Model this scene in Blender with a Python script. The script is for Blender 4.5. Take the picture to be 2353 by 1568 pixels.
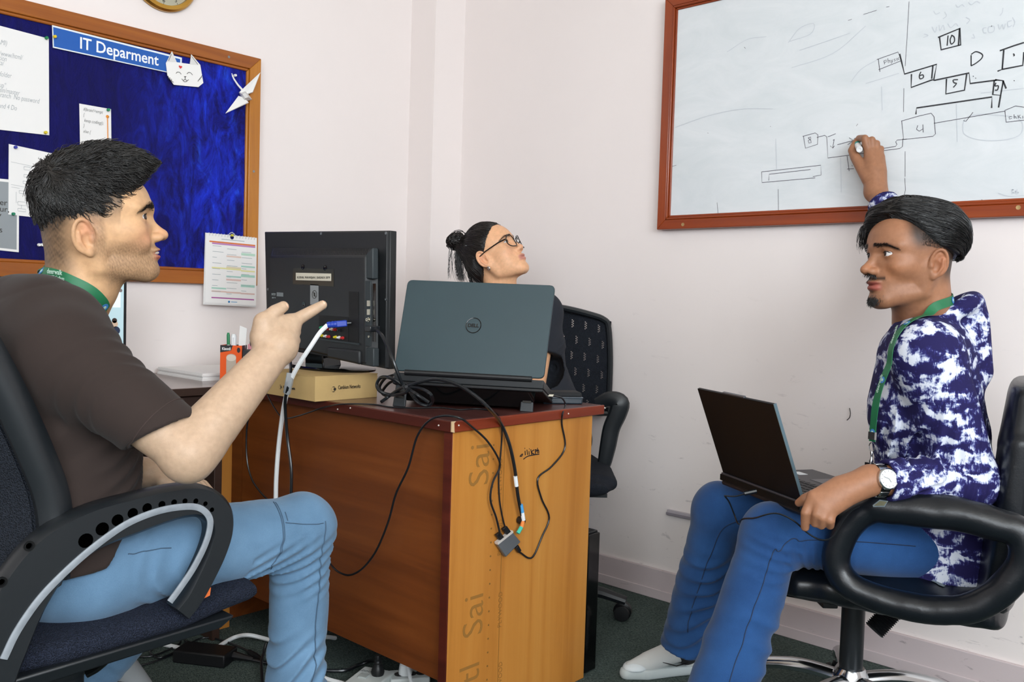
import bpy, math, random
import numpy as np
from mathutils import Vector, Matrix

for _o in list(bpy.data.objects): bpy.data.objects.remove(_o)
sc = bpy.context.scene
col = sc.collection
rng = np.random.default_rng(7)
random.seed(7)

# ------------------------------------------------------------------ camera
FPX, CX, CY, HC = 2044.54, 1176.5, 784.0, 1.04          # focal length in pixels, image centre, eye height
PITCH, ROLL, YAW = map(math.radians, (2.60127, 1.70975, 42.49441))
FW = np.array([math.cos(YAW)*math.cos(PITCH), math.sin(YAW)*math.cos(PITCH), -math.sin(PITCH)])
_r = np.array([math.sin(YAW), -math.cos(YAW), 0.0]); _u = np.cross(_r, FW)
RT = math.cos(ROLL)*_r + math.sin(ROLL)*_u
UP = -math.sin(ROLL)*_r + math.cos(ROLL)*_u
CAM = np.array([0, 0, HC])
cd = bpy.data.cameras.new('camera'); cd.sensor_width = 36.0; cd.lens = 36.0*FPX/2353.0; cd.clip_start = .05
camera = bpy.data.objects.new('camera', cd); col.objects.link(camera)
camera.matrix_world = Matrix(((RT[0], UP[0], -FW[0], 0), (RT[1], UP[1], -FW[1], 0), (RT[2], UP[2], -FW[2], HC), (0, 0, 0, 1)))
sc.camera = camera
sc.view_settings.view_transform = 'Standard'; sc.view_settings.look = 'None'
sc.view_settings.gamma = 1.0; sc.view_settings.use_curve_mapping = False
sc.view_settings.exposure = 0.06

# pixel -> world, the distance coming from the plane the thing touches or its depth
def ray(x, y): return (x-CX)*RT - (y-CY)*UP + FPX*FW
def onz(x, y, z): d = ray(x, y); return CAM + d*((z-HC)/d[2])
def onx(x, y, X): d = ray(x, y); return CAM + d*(X/d[0])
def ony(x, y, Y): d = ray(x, y); return CAM + d*(Y/d[1])
def dep(x, y, D): return CAM + ray(x, y)*(D/FPX)
def onp(x, y, p0, n): d = ray(x, y); return CAM + d*(np.dot(np.array(p0)-CAM, n)/np.dot(d, n))
def V(*a): return np.array(a, float)
def nrm(v): v = np.asarray(v, float); return v/max(np.linalg.norm(v), 1e-9)

# ------------------------------------------------------------------ light: daylight through the windows behind the camera
XB, YA, ZC = 2.668, 2.92, 2.75           # right wall, left wall, ceiling
X0, Y0 = -1.9, -2.1                      # the two walls behind the camera
w = bpy.data.worlds.new('world'); sc.world = w; w.use_nodes = True
w.node_tree.nodes['Background'].inputs[0].default_value = (.80, .90, 1.0, 1)
w.node_tree.nodes['Background'].inputs[1].default_value = 1.2
WIN = [('y', Y0, -1.6, .9, 1.3, 2.6, 150), ('x', X0, -1.9, .1, 1.3, 2.6, 75)]   # wall, position, from, to, sill, head, watts
for ax, p, a, b, z0, z1, watts in WIN:
    l = bpy.data.lights.new('window_daylight', 'AREA'); l.shape = 'RECTANGLE'
    l.size, l.size_y, l.energy, l.color = b-a, z1-z0, watts, (.87, .945, 1.0)
    o = bpy.data.objects.new('window_daylight', l); col.objects.link(o)
    m = .12
    if ax == 'y':
        o.location = ((a+b)/2, p-m, (z0+z1)/2); o.rotation_euler = (math.radians(90), 0, 0)
    else:
        o.location = (p-m, (a+b)/2, (z0+z1)/2); o.rotation_euler = (math.radians(90), 0, math.radians(-90))

# ------------------------------------------------------------------ materials
def lin(h):
    if not isinstance(h, str): return tuple(h)
    h = h.lstrip('#'); c = [int(h[i:i+2], 16)/255 for i in (0, 2, 4)]
    return tuple(v/12.92 if v <= .04045 else ((v+.055)/1.055)**2.4 for v in c)
MATS = {}
class NT:
    def __init__(s, name):
        s.m = bpy.data.materials.new(name); s.m.use_nodes = True; s.t = s.m.node_tree; s.n = s.t.nodes; s.l = s.t.links
        s.b = s.n['Principled BSDF']
    def node(s, ty, **kw):
        n = s.n.new(ty)
        for k, v in kw.items():
            if k.startswith('i_'): n.inputs[k[2:].replace('_', ' ')].default_value = v
            else: setattr(n, k, v)
        return n
    def link(s, a, b): s.l.new(a, b)
    def coord(s, scale=(1, 1, 1), rot=(0, 0, 0), loc=(0, 0, 0)):
        c = s.node('ShaderNodeTexCoord'); m = s.node('ShaderNodeMapping')
        m.inputs['Scale'].default_value = scale; m.inputs['Rotation'].default_value = rot; m.inputs['Location'].default_value = loc
        s.link(c.outputs['Object'], m.inputs['Vector']); return m.outputs['Vector']
    def noise(s, vec, scale=5, detail=4, rough=.55, dist=0):
        n = s.node('ShaderNodeTexNoise'); n.inputs['Scale'].default_value = scale; n.inputs['Detail'].default_value = detail
        n.inputs['Roughness'].default_value = rough; n.inputs['Distortion'].default_value = dist
        s.link(vec, n.inputs['Vector']); return n.outputs['Fac']
    def ramp(s, fac, stops):
        r = s.node('ShaderNodeValToRGB'); e = r.color_ramp.elements
        while len(e) < len(stops): e.new(.5)
        for q, (p, c) in zip(e, stops): q.position = p; q.color = (*lin(c), 1)
        s.link(fac, r.inputs['Fac']); return r.outputs['Color']
    def mix(s, fac, a, b, mode='MIX'):
        n = s.node('ShaderNodeMix', data_type='RGBA', blend_type=mode)
        for v, i in ((fac, 0), (a, 6), (b, 7)):
            if hasattr(v, 'is_output'): s.link(v, n.inputs[i])
            elif i == 0: n.inputs[0].default_value = v
            else: n.inputs[i].default_value = (*lin(v), 1)
        return n.outputs[2]
    def math(s, op, a, b=0.0, clamp=False):
        n = s.node('ShaderNodeMath', operation=op, use_clamp=clamp)
        for v, i in ((a, 0), (b, 1)):
            if hasattr(v, 'is_output'): s.link(v, n.inputs[i])
            else: n.inputs[i].default_value = v
        return n.outputs[0]
    def bump(s, h, strength=.3, dist=.002):
        n = s.node('ShaderNodeBump'); n.inputs['Strength'].default_value = strength; n.inputs['Distance'].default_value = dist
        s.link(h, n.inputs['Height']); s.link(n.outputs['Normal'], s.b.inputs['Normal'])
    def color(s, c):
        if hasattr(c, 'is_output'): s.link(c, s.b.inputs['Base Color'])
        else: s.b.inputs['Base Color'].default_value = (*lin(c), 1)
    def set(s, rough=.5, metal=0., spec=.5, **kw):
        s.b.inputs['Roughness'].default_value = rough; s.b.inputs['Metallic'].default_value = metal
        s.b.inputs['Specular IOR Level'].default_value = spec
        for k, v in kw.items(): s.b.inputs[k.replace('_', ' ')].default_value = v
def mat(name, c, rough=.5, metal=0., spec=.5, vary=0., vscale=30, bump=0., bscale=200, bdist=.001, **kw):
    if name in MATS: return MATS[name]
    t = NT(name); t.set(rough, metal, spec, **kw)
    if vary:
        n = t.noise(t.coord(), vscale, 4)
        a = np.array(lin(c)); t.color(t.ramp(n, [(.3, tuple(a*(1-vary))), (.7, tuple(np.minimum(a*(1+vary), 1)))]))
    else: t.color(c)
    if bump: t.bump(t.noise(t.coord(), bscale, 3), bump, bdist)
    MATS[name] = t.m; return t.m
def wood(name, stops, grain='x', scale=1.0, rough=.4, coat=0.0, bump=.08):
    if name in MATS: return MATS[name]
    t = NT(name); t.set(rough, 0, .4)
    sv = {'x': (1.2, 22, 22), 'y': (22, 1.2, 22), 'z': (22, 22, 1.2)}[grain]
    vec = t.coord(tuple(v*scale for v in sv))
    n1 = t.noise(vec, 1.0, 6, .6, .8)
    big = t.noise(t.coord(tuple(v*scale*.12 for v in sv)), 1.0, 3, .5, .3)
    f = t.math('ADD', t.math('MULTIPLY', n1, .6), t.math('MULTIPLY', big, .4))
    t.color(t.ramp(f, stops)); t.bump(n1, bump, .001)
    if coat: t.b.inputs['Coat Weight'].default_value = coat; t.b.inputs['Coat Roughness'].default_value = .25
    MATS[name] = t.m; return t.m

# ------------------------------------------------------------------ meshes and objects
def frame_from(d, up=(0, 0, 1)):
    d = nrm(d); up = np.asarray(up, float)
    if abs(np.dot(d, up)) > .97: up = V(1, 0, 0) if abs(d[0]) < .9 else V(0, 1, 0)
    s = nrm(np.cross(up, d)); return s, np.cross(d, s)
class MB:
    def __init__(s): s.v = []; s.f = []
    def _add(s, vs, fs):
        b = len(s.v); s.v += [tuple(map(float, q)) for q in vs]; s.f += [tuple(i+b for i in q) for q in fs]; return s
    def hexa(s, p):      # 8 points: bottom ring 0-3, top ring 4-7
        return s._add(p, [(3, 2, 1, 0), (4, 5, 6, 7), (0, 1, 5, 4), (1, 2, 6, 5), (2, 3, 7, 6), (3, 0, 4, 7)])
    def box(s, a, b):
        x0, y0, z0 = np.minimum(a, b); x1, y1, z1 = np.maximum(a, b)
        return s.hexa([(x0, y0, z0), (x1, y0, z0), (x1, y1, z0), (x0, y1, z0), (x0, y0, z1), (x1, y0, z1), (x1, y1, z1), (x0, y1, z1)])
    def obox(s, c, ex, ey, ez):   # centre and three half-extent vectors
        c, ex, ey, ez = map(np.asarray, (c, ex, ey, ez))
        if np.dot(np.cross(ex, ey), ez) < 0: ex = -ex
        return s.hexa([c+i*ex+j*ey+k*ez for k in (-1, 1) for i, j in ((-1, -1), (1, -1), (1, 1), (-1, 1))])
    def prism(s, poly, vec):      # planar polygon extruded along vec
        n = len(poly); poly = [np.asarray(q, float) for q in poly]; vec = np.asarray(vec, float)
        nn = sum((np.cross(poly[i]-poly[0], poly[(i+1) % n]-poly[0]) for i in range(n)), V(0, 0, 0))
        if np.dot(nn, vec) < 0: poly = poly[::-1]
        return s._add(poly+[q+vec for q in poly], [tuple(range(n-1, -1, -1)), tuple(range(n, 2*n))]+[(i, (i+1) % n, n+(i+1) % n, n+i) for i in range(n)])
    def rings(s, rings, closed=False, caps=True):
        n = len(rings[0]); vs = [q for r in rings for q in r]; fs = []
        m = len(rings)
        for i in range(m if closed else m-1):
            a, b = i*n, ((i+1) % m)*n
            fs += [(a+j, a+(j+1) % n, b+(j+1) % n, b+j) for j in range(n)]
        if caps and not closed: fs += [tuple(range(n-1, -1, -1)), tuple(range((m-1)*n, m*n))]
        return s._add(vs, fs)
    def tube(s, pts, r, n=8, closed=False, caps=True, flat=1.0, up=None):
        pts = [np.asarray(q, float) for q in pts]; m = len(pts)
        rr = [r]*m if np.isscalar(r) else list(r)
        out = []; pu = None
        for i in range(m):
            if closed: d = pts[(i+1) % m]-pts[i-1]
            else: d = pts[min(i+1, m-1)]-pts[max(i-1, 0)]
            d = nrm(d)
            if up is not None: a, b = frame_from(d, up)
            elif pu is None: a, b = frame_from(d)
            else:
                b = pu-np.dot(pu, d)*d
                if np.linalg.norm(b) < 1e-6: a, b = frame_from(d)
                b = nrm(b); a = np.cross(b, d)
            pu = b
            out.append([pts[i]+rr[i]*(math.cos(2*math.pi*k/n)*a+flat*math.sin(2*math.pi*k/n)*b) for k in range(n)])
        return s.rings(out, closed, caps)
    def lathe(s, c, axis, prof, n=24, caps=True):      # prof: (radius, height along the axis)
        a, b = frame_from(axis); d = nrm(axis); c = np.asarray(c, float)
        return s.rings([[c+h*d+r*(math.cos(2*math.pi*k/n)*a+math.sin(2*math.pi*k/n)*b) for k in range(n)] for r, h in prof], False, caps)
    def cyl(s, a, b, r, n=16, r2=None):
        a, b = np.asarray(a, float), np.asarray(b, float); L = np.linalg.norm(b-a)
        return s.lathe(a, b-a, [(r, 0), (r if r2 is None else r2, L)], n)
    def ball(s, c, r, n=12, m=8, R=None):
        r = np.array([r, r, r]) if np.isscalar(r) else np.asarray(r); R = np.eye(3) if R is None else np.asarray(R)
        c = np.asarray(c, float); vs = []; fs = []
        for i in range(1, m):
            t = math.pi*i/m
            vs += [c+R@(r*V(math.sin(t)*math.cos(2*math.pi*k/n), math.sin(t)*math.sin(2*math.pi*k/n), math.cos(t))) for k in range(n)]
        for i in range(m-2): fs += [(i*n+k, (i+1)*n+k, (i+1)*n+(k+1) % n, i*n+(k+1) % n) for k in range(n)]
        vs += [c+R@(r*V(0, 0, 1)), c+R@(r*V(0, 0, -1))]; t0 = (m-1)*n
        fs += [(t0, k, (k+1) % n) for k in range(n)]+[(t0+1, (m-2)*n+(k+1) % n, (m-2)*n+k) for k in range(n)]
        return s._add(vs, fs)
    def ribbon(s, pts, width, nvec, lift=.0006, cap=True):   # flat stroke lying on a plane with normal nvec
        pts = [np.asarray(q, float) for q in pts]; nvec = nrm(nvec); m = len(pts); L = []; Rr = []
        for i in range(m):
            d = nrm(pts[min(i+1, m-1)]-pts[max(i-1, 0)]); sd = nrm(np.cross(nvec, d))*width/2
            L.append(pts[i]+sd+nvec*lift); Rr.append(pts[i]-sd+nvec*lift)
        return s._add(L+Rr, [(i, m+i, m+i+1, i+1) for i in range(m-1)])
def tag(o, label=None, cat=None, group=None, kind=None):
    for k, v in (('label', label), ('category', cat), ('group', group), ('kind', kind)):
        if v: o[k] = v
    return o
def wloc(o): return np.array(o.matrix_world.translation) if o.parent is None else np.array(o.location)+wloc(o.parent)
def thing(name, loc, label, cat, group=None, kind=None):
    o = bpy.data.objects.new(name, None); col.objects.link(o); o.location = tuple(map(float, loc)); o.empty_display_size = .05
    o['wl'] = [float(q) for q in loc]
    return tag(o, label, cat, group, kind)
def finish(name, me, m, parent, smooth=True, angle=35, bevel=0., bseg=2, **tags):
    # vertices are in world space: shift them so that the object's origin sits at its parent's origin or at its own base
    n = len(me.vertices); co = np.empty(n*3, np.float32); me.vertices.foreach_get('co', co); co = co.reshape(-1, 3)
    wl = np.array(parent['wl']) if parent is not None else np.append((co.min(0)[:2]+co.max(0)[:2])/2, co.min(0)[2])
    me.vertices.foreach_set('co', (co-wl.astype(np.float32)).ravel())
    if smooth:
        me.polygons.foreach_set('use_smooth', [True]*len(me.polygons))
        if angle: me.set_sharp_from_angle(angle=math.radians(angle))
    me.update()
    for q in (m if isinstance(m, (list, tuple)) else [m]): me.materials.append(q)
    o = bpy.data.objects.new(name, me); col.objects.link(o)
    o['wl'] = [float(q) for q in wl]
    if parent is not None: o.parent = parent
    else: o.location = tuple(map(float, wl))
    if bevel:
        b = o.modifiers.new('bevel', 'BEVEL'); b.width = bevel; b.segments = bseg; b.limit_method = 'ANGLE'; b.angle_limit = math.radians(40); b.harden_normals = False
    return tag(o, **tags)
def add(name, mb, m, parent=None, **kw):
    me = bpy.data.meshes.new(name); me.from_pydata(mb.v, [], mb.f)
    return finish(name, me, m, parent, **kw)
def smooth_path(pts, sub=6):      # Catmull-Rom through the points
    P = [np.asarray(q, float) for q in pts]; P = [2*P[0]-P[1]]+P+[2*P[-1]-P[-2]]; out = []
    for i in range(1, len(P)-2):
        a, b, c, d = P[i-1:i+3]
        for k in range(sub):
            t = k/sub; out.append(.5*((2*b)+(-a+c)*t+(2*a-5*b+4*c-d)*t*t+(-a+3*b-3*c+d)*t**3))
    return out+[P[-2]]
def text(s, size, o, rt, up, m, parent, name='lettering', align='LEFT', ext=.0004, sx=1.0, shear=0., bold=0., width=None):
    cu = bpy.data.curves.new('t', 'FONT'); cu.body = s; cu.size = size; cu.align_x = align; cu.extrude = ext; cu.shear = shear; cu.offset = bold; cu.resolution_u = 3
    t = bpy.data.objects.new('t', cu); me = bpy.data.meshes.new_from_object(t)
    bpy.data.objects.remove(t); bpy.data.curves.remove(cu)
    n = len(me.vertices); co = np.empty(n*3, np.float32); me.vertices.foreach_get('co', co); co = co.reshape(-1, 3)
    rt, up = nrm(rt), nrm(up); nn = np.cross(rt, up)
    if width: sx = width/float(np.ptp(co[:, 0])); co[:, 0] -= co[:, 0].min()
    W = np.asarray(o, float)+co[:, :1]*sx*rt+co[:, 1:2]*up+(co[:, 2:]+ext)*nn
    me.vertices.foreach_set('co', W.astype(np.float32).ravel()); me.materials.clear()
    return finish(name, me, m, parent, smooth=False)
# ------------------------------------------------------------------ the room
def wall_mat(name, base, scuff):
    t = NT(name); t.set(.55, 0, .35)
    v = t.coord()
    n = t.noise(v, 1.3, 5, .6); c = t.ramp(n, [(.3, base), (.75, tuple(np.array(lin(base))*1.04))])
    # faint scuffs and grime that belong to the paint
    s = t.noise(t.coord((1, 3.0, 9.0)), 4.0, 6, .65, .6); s = t.ramp(s, [(.63, (0, 0, 0)), (.72, (1, 1, 1))])
    z = t.node('ShaderNodeSeparateXYZ'); t.link(v, z.inputs[0])
    low = t.math('MULTIPLY', t.math('SUBTRACT', 1.15, z.outputs['Z'], clamp=True), scuff, clamp=True)
    c = t.mix(t.math('MULTIPLY', s, low), c, '8d8284')
    t.color(c); t.bump(t.noise(v, 60, 3), .06, .002); MATS[name] = t.m; return t.m
m_wall = wall_mat('pink_wall_paint', 'eee5e2', .6)
m_ceil = mat('ceiling_paint', 'f0e6d8', .7)
def carpet():
    t = NT('green_carpet'); t.set(.95, 0, .1)
    v = t.coord((1, 1, 1), (0, 0, .5)); a = t.noise(t.coord((1, .35, 1), (0, 0, .5)), 420, 2); b = t.noise(v, 7, 4)
    c = t.mix(t.ramp(a, [(.35, (0, 0, 0)), (.65, (1, 1, 1))]), '35403e', '6c7a74'); c = t.mix(t.math('MULTIPLY', b, .55), c, '2b3433')
    t.color(c); t.bump(a, .8, .004); MATS['carpet'] = t.m; return t.m
m_carpet = carpet()
add('floor', MB().box((X0-.2, Y0-.2, -.06), (XB+.12, YA+.12, 0)), m_carpet, kind='structure', label='dark green-grey ribbed carpet floor')
add('ceiling', MB().box((X0-.2, Y0-.2, ZC), (XB+.12, YA+.12, ZC+.1)), m_ceil, kind='structure', label='white painted ceiling')
add('wall_left', MB().box((X0-.2, YA, 0), (XB+.12, YA+.12, ZC)), m_wall, kind='structure', label='pale pink painted wall behind the notice board')
add('wall_right', MB().box((XB, Y0-.2, 0), (XB+.12, YA, ZC)), m_wall, kind='structure', label='pale pink painted wall behind the whiteboard')
add('wall_column', MB().box((2.50, 2.769, 0), (XB, YA, ZC)), m_wall, kind='structure', label='square pink column in the room corner')
for ax, p, a, b, z0, z1, _w in WIN:
    m = MB(); lo, hi = (X0-.2, XB+.12) if ax == 'y' else (Y0-.2, YA+.12)
    def bb(u0, u1, w0, w1, t0=-.12, t1=0.):
        if ax == 'y': m.box((u0, p+t0, w0), (u1, p+t1, w1))
        else: m.box((p+t0, u0, w0), (p+t1, u1, w1))
    bb(lo, a, 0, ZC); bb(b, hi, 0, ZC); bb(a, b, 0, z0); bb(a, b, z1, ZC)
    add('wall_back' if ax == 'y' else 'wall_near', m, m_wall, kind='structure', label='pink wall with a wide window behind the viewer')
    m = MB(); k = 4
    for i in range(k+1): u = a+(b-a)*i/k; bb(u-.02, u+.02, z0, z1, -.08, -.04)
    bb(a, b, z0, z0+.04, -.08, -.04); bb(a, b, z1-.04, z1, -.08, -.04)
    add('window_1' if ax == 'y' else 'window_2', m, mat('white_upvc', 'e4e4e2', .4), kind='structure', label='white window frame behind the viewer')
# low painted skirting along the right wall
m = MB().box((XB-.013, Y0, 0), (XB, 2.76, .105)).box((XB-.018, Y0, .0), (XB-.013, 2.76, .035))
add('baseboard_right', m, wall_mat('skirting_paint', 'cdbfc0', .8), kind='structure', bevel=.003, label='low pink painted skirting along the floor')
# grey cable trunking end on the right wall, behind the man's knee
q0 = onx(1536, 1175, XB); q1 = onx(1600, 1190, XB)
t = thing('cable_trunking', (XB, q0[1], q0[2]-.01), 'short grey plastic cable trunking low on the pink wall behind the jeans', 'cable trunking')
add('duct', MB().box((XB-.012, q1[1]-.25, q0[2]-.012), (XB, q0[1], q0[2]+.008)), mat('grey_trunking', 'b5aeb4', .5), t, bevel=.002)
add('lid', MB().box((XB-.016, q1[1]-.25, q0[2]-.009), (XB-.012, q0[1], q0[2]-.001)), mat('grey_trunking_dark', '8f8890', .5), t)
# pencil hook mark on the wall: a loose black wire stub
pts = [onx(x, y, XB-.004) for x, y in [(1952, 938), (1954, 950), (1952, 960), (1946, 966)]]
add('wire_stub', MB().tube(smooth_path(pts), .0012, 6), mat('black_plastic', '101114', .45), label='tiny curled black wire stub sticking out of the pink wall', cat='wire')
# ------------------------------------------------------------------ desks
m_top = wood('red_brown_desk_top', [(.3, '3c1d1a'), (.5, '54302c'), (.72, '6b4540')], 'y', 1.0, .28, .25)
m_edge = wood('red_brown_edge', [(.3, '4a160c'), (.55, '6d2613'), (.75, '85391f')], 'x', 1.0, .38)
m_edgeY = wood('red_brown_edge_front', [(.3, '3a140c'), (.55, '521d12'), (.75, '6a2c1a')], 'y', 1.0, .38)
m_panel = wood('brown_ply', [(.28, '55270c'), (.5, '743b15'), (.75, '8b4d20')], 'y', .8, .42)
m_end = wood('orange_veneer', [(.25, '985a1e'), (.5, 'b97a34'), (.78, 'cb9046')], 'z', .7, .4)
m_dark = wood('dark_brown_laminate', [(.3, '2b1c17'), (.6, '3d2a22'), (.8, '4d372c')], 'x', .8, .45)
m_greytop = wood('worn_grey_brown_top', [(.3, '6a5650'), (.5, '7c6862'), (.75, '8e7b76')], 'x', .8, .22)
m_chip = mat('bare_wood_chip', 'c9ad86', .8)
m_black = mat('black_plastic', '101114', .45)
DX0, DX1, DY0, DY1, DZ = 1.40, 1.98, 1.46, 2.41, .76
desk = thing('desk', ((DX0+DX1)/2, (DY0+DY1)/2, 0), 'brown wooden desk with an orange veneer end panel in the middle of the room', 'desk')
add('desk_top', MB().box((DX0+.006, DY0+.006, DZ-.025), (DX1-.006, DY1, DZ)), m_top, desk, bevel=.002)
e = add('edge_band', MB().box((DX0+.006, DY0, DZ-.026), (DX1, DY0+.008, DZ-.0005)), m_edge, desk, bevel=.002)
add('edge_band', MB().box((DX0, DY0, DZ-.026), (DX0+.008, DY1, DZ-.0005)), m_edgeY, desk, bevel=.002)
add('front_panel', MB().box((1.432, DY0+.034, .13), (1.448, DY1-.002, DZ-.025)), m_panel, desk)
endp = add('end_panel', MB().box((1.412, DY0+.01, 0), (1.94, DY0+.034, DZ-.025)), m_end, desk, bevel=.0015)
add('panel_lipping', MB().box((1.408, DY0+.01, 0), (1.4125, DY0+.034, DZ-.026)), m_edgeY, desk)
add('back_rail', MB().box((1.92, DY0+.034, .64), (1.94, 2.40, DZ-.025)), m_dark, desk)
add('chipped_corner', MB().prism([(DX0-.0006, DY0-.0006, DZ-.024), (DX0+.008, DY0-.0006, DZ-.026), (DX0+.006, DY0-.0006, DZ-.004), (DX0+.012, DY0-.0006, DZ), (DX0-.0006, DY0-.0006, DZ)], (0, .004, 0)), m_chip, desk)
for x, y in [(1008, 978), (1054, 978), (776, 941), (805, 938), (1306, 951), (1390, 938)]:
    p = ony(x, y, DY0) if x > 1029 else onx(x, y, DX0)
    add('nail', MB().lathe(p+(V(0, -.0015, 0) if x > 1029 else V(-.0015, 0, 0)), (0, 1, 0) if x > 1029 else (1, 0, 0), [(.0016, 0), (.0022, .0015), (.0022, .003)], 8), mat('nail_head', 'd9cfc4', .5), desk)
# faded stencil print on the end panel, running upward
m_print = mat('faded_olive_print', '92652a', .6)
PY = DY0+.01
def ep(x, y): return ony(x, y, PY-.0004)
for s, (x, y), size in [('Sai', (1122, 1116), .098), ('Sai', (1108, 1458), .098), ('artl', (1098, 1640), .098)]:
    text(s, size, ep(x, y), (0, 0, 1), (-1, 0, 0), m_print, endp, 'stencil_print', ext=.0002, bold=-.0006)
m_print2 = mat('faded_brown_print', '7d5724', .6)
for y0 in (1135, 1275, 1440, 1600): text('PLYWOOD', .020, ep(1152, y0), (0, 0, 1), (-1, 0, 0), m_print2, endp, 'stencil_print', ext=.0002, bold=-.0004, width=.088)
x = ep(1147, 1000)[0]
for k in range(20): z = .690-k*.034; add('print_dot', MB().lathe((x-.018, PY-.0003, z), (0, -1, 0), [(.0026, 0), (.0026, .0003)], 8), m_print2, endp)
add('print_rule', MB().box((x+.020, PY-.0005, .71), (x+.0212, PY-.0001, .0)), m_print2, endp)
# scribble in black marker
mb = MB()
zz = lambda pts: [ep(980+a/2.348, 900+b/2.348) for a, b in pts]
for st in [[(503, 352), (510, 342), (518, 338), (514, 348), (507, 350)], [(531, 320), (533, 344)], [(528, 308), (531, 306)], [(541, 314), (545, 342)], [(552, 322), (554, 342)], [(553, 310), (556, 309)],
           [(562, 312), (568, 342)], [(580, 314), (566, 328), (582, 340)], [(586, 312), (588, 338)], [(586, 314), (596, 318), (588, 326)], [(598, 304), (600, 334)], [(599, 320), (604, 316), (606, 332)], [(522, 366), (545, 350), (580, 342), (608, 338)]]:
    mb.ribbon(smooth_path(zz(st), 4) if len(st) > 2 else zz(st), .0026, (0, -1, 0))
add('marker_scribble', mb, mat('marker_ink', '15151a', .6), endp, kind='stuff')

desk2 = thing('side_desk', (.9, 2.66, 0), 'dark brown desk with a worn grey top along the notice board wall', 'desk')
add('desk_top', MB().box((.0, DY1, DZ-.022), (1.99, YA-.003, DZ)), m_greytop, desk2, bevel=.002)
add('edge_band', MB().box((.0, DY1-.006, DZ-.023), (1.40, DY1, DZ-.0005)), m_dark, desk2, bevel=.0015)
add('drawer_front', MB().box((.72, DY1+.012, DZ-.098), (1.345, DY1+.028, DZ-.026)), m_dark, desk2, bevel=.003)
add('drawer_front', MB().box((.05, DY1+.012, DZ-.098), (.70, DY1+.028, DZ-.026)), m_dark, desk2, bevel=.003)
add('leg_panel', MB().box((1.335, DY1-.012, 0), (1.36, YA-.01, DZ-.022)), m_dark, desk2, bevel=.002)
add('infill_panel', MB().box((1.36, 2.468, 0), (1.432, 2.484, DZ-.022)), m_end, desk2)
add('infill_panel', MB().box((1.448, 2.53, 0), (1.97, 2.546, DZ-.022)), m_panel, desk2)
add('return_panel', MB().box((1.432, DY1+.002, .13), (1.448, 2.53, DZ-.024)), m_panel, desk2)
add('back_panel', MB().box((.02, YA-.03, .25), (1.335, YA-.014, DZ-.022)), m_dark, desk2)
add('leg_panel', MB().box((.02, DY1, 0), (.045, YA-.01, DZ-.022)), m_dark, desk2)

# ------------------------------------------------------------------ cardboard box and monitor
m_card = mat('kraft_cardboard', 'bfa06a', .75, vary=.06, vscale=14, bump=.1, bscale=300)
bx = thing('cardboard_box', (1.466, 2.06, DZ), 'flat kraft cardboard box under the monitor stand', 'box')
BZ = DZ+.066
add('box_body', MB().box((1.363, 1.941, DZ), (1.569, 2.18, BZ)), m_card, bx, bevel=.001)
add('lid_flap', MB().box((1.3622, 1.9402, BZ-.0008), (1.5698, 2.1808, BZ+.0008)), m_card, bx)
m_ink = mat('black_ink', '2a241c', .6)
def logo(o, rt, size):
    a = MB(); up = V(0, 0, 1); n = np.cross(rt, up)
    c = o+rt*size*.5+up*size*.4
    def disc(cc, r, k, th0=0, th1=2*math.pi, ri=0):
        pts = [cc+r*(math.cos(t)*rt+math.sin(t)*up)+n*.0006 for t in np.linspace(th0, th1, k)]
        q = [cc+ri*(math.cos(t)*rt+math.sin(t)*up)+n*.0006-(rt*.12*size if ri else 0) for t in np.linspace(th0, th1, k)]
        b = len(a.v); a.v += [tuple(p) for p in pts+q]; a.f += [(b+i, b+i+1, b+k+i+1, b+k+i) for i in range(k-1)]
    disc(c+rt*size*.18, size*.30, 18); 
    disc(c, size*.5, 16, math.radians(60), math.radians(300), size*.40); disc(c-rt*size*.1, size*.55, 16, math.radians(80), math.radians(280), size*.46)
    return a
p = ony(762, 900, 1.941); add('logo_mark', logo(p+V(0, -.0005, 0), V(1, 0, 0), .014), m_ink, bx)
text('Cambium Networks', .0150, ony(777, 895, 1.9405), (1, 0, 0), (0, 0, 1), m_ink, bx, width=.074)
p = onx(643, 893, 1.363); add('logo_mark', logo(p+V(-.0005, 0, 0), V(0, -1, 0), .011), m_ink, bx)
text('Cambium Networks', .0095, onx(651, 892, 1.3625), (0, -1, 0), (0, 0, 1), m_ink, bx, width=.056)

XM = 1.485           # plane of the monitor's back, facing the viewer
m_tv = mat('charcoal_monitor_plastic', '1b1d1f', .5, bump=.12, bscale=900, bdist=.0004)
m_tv2 = mat('slate_monitor_plastic', '2a3134', .55, bump=.2, bscale=1200, bdist=.0004)
m_gloss = mat('gloss_black', '08090a', .08)
def tv(x, y, off=0.): return onx(x, y, XM-off)
mon = thing('monitor', (1.56, 2.12, BZ), 'black monitor seen from behind with sockets and a taped name strip', 'monitor')
def tvpoly(pts, off, th): return MB().prism([tv(x, y, off) for x, y in pts], (th, 0, 0))
add('back_cover', tvpoly([(611, 534), (889, 532), (886, 847), (617, 795)], 0, .012), m_tv, mon, bevel=.002)
add('bezel', MB().prism([tv(x, y, -.012) for x, y in [(608, 533), (897, 530), (893, 849), (614, 796)]], (.022, 0, 0)), mat('monitor_side', '131516', .4), mon, bevel=.002)
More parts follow.
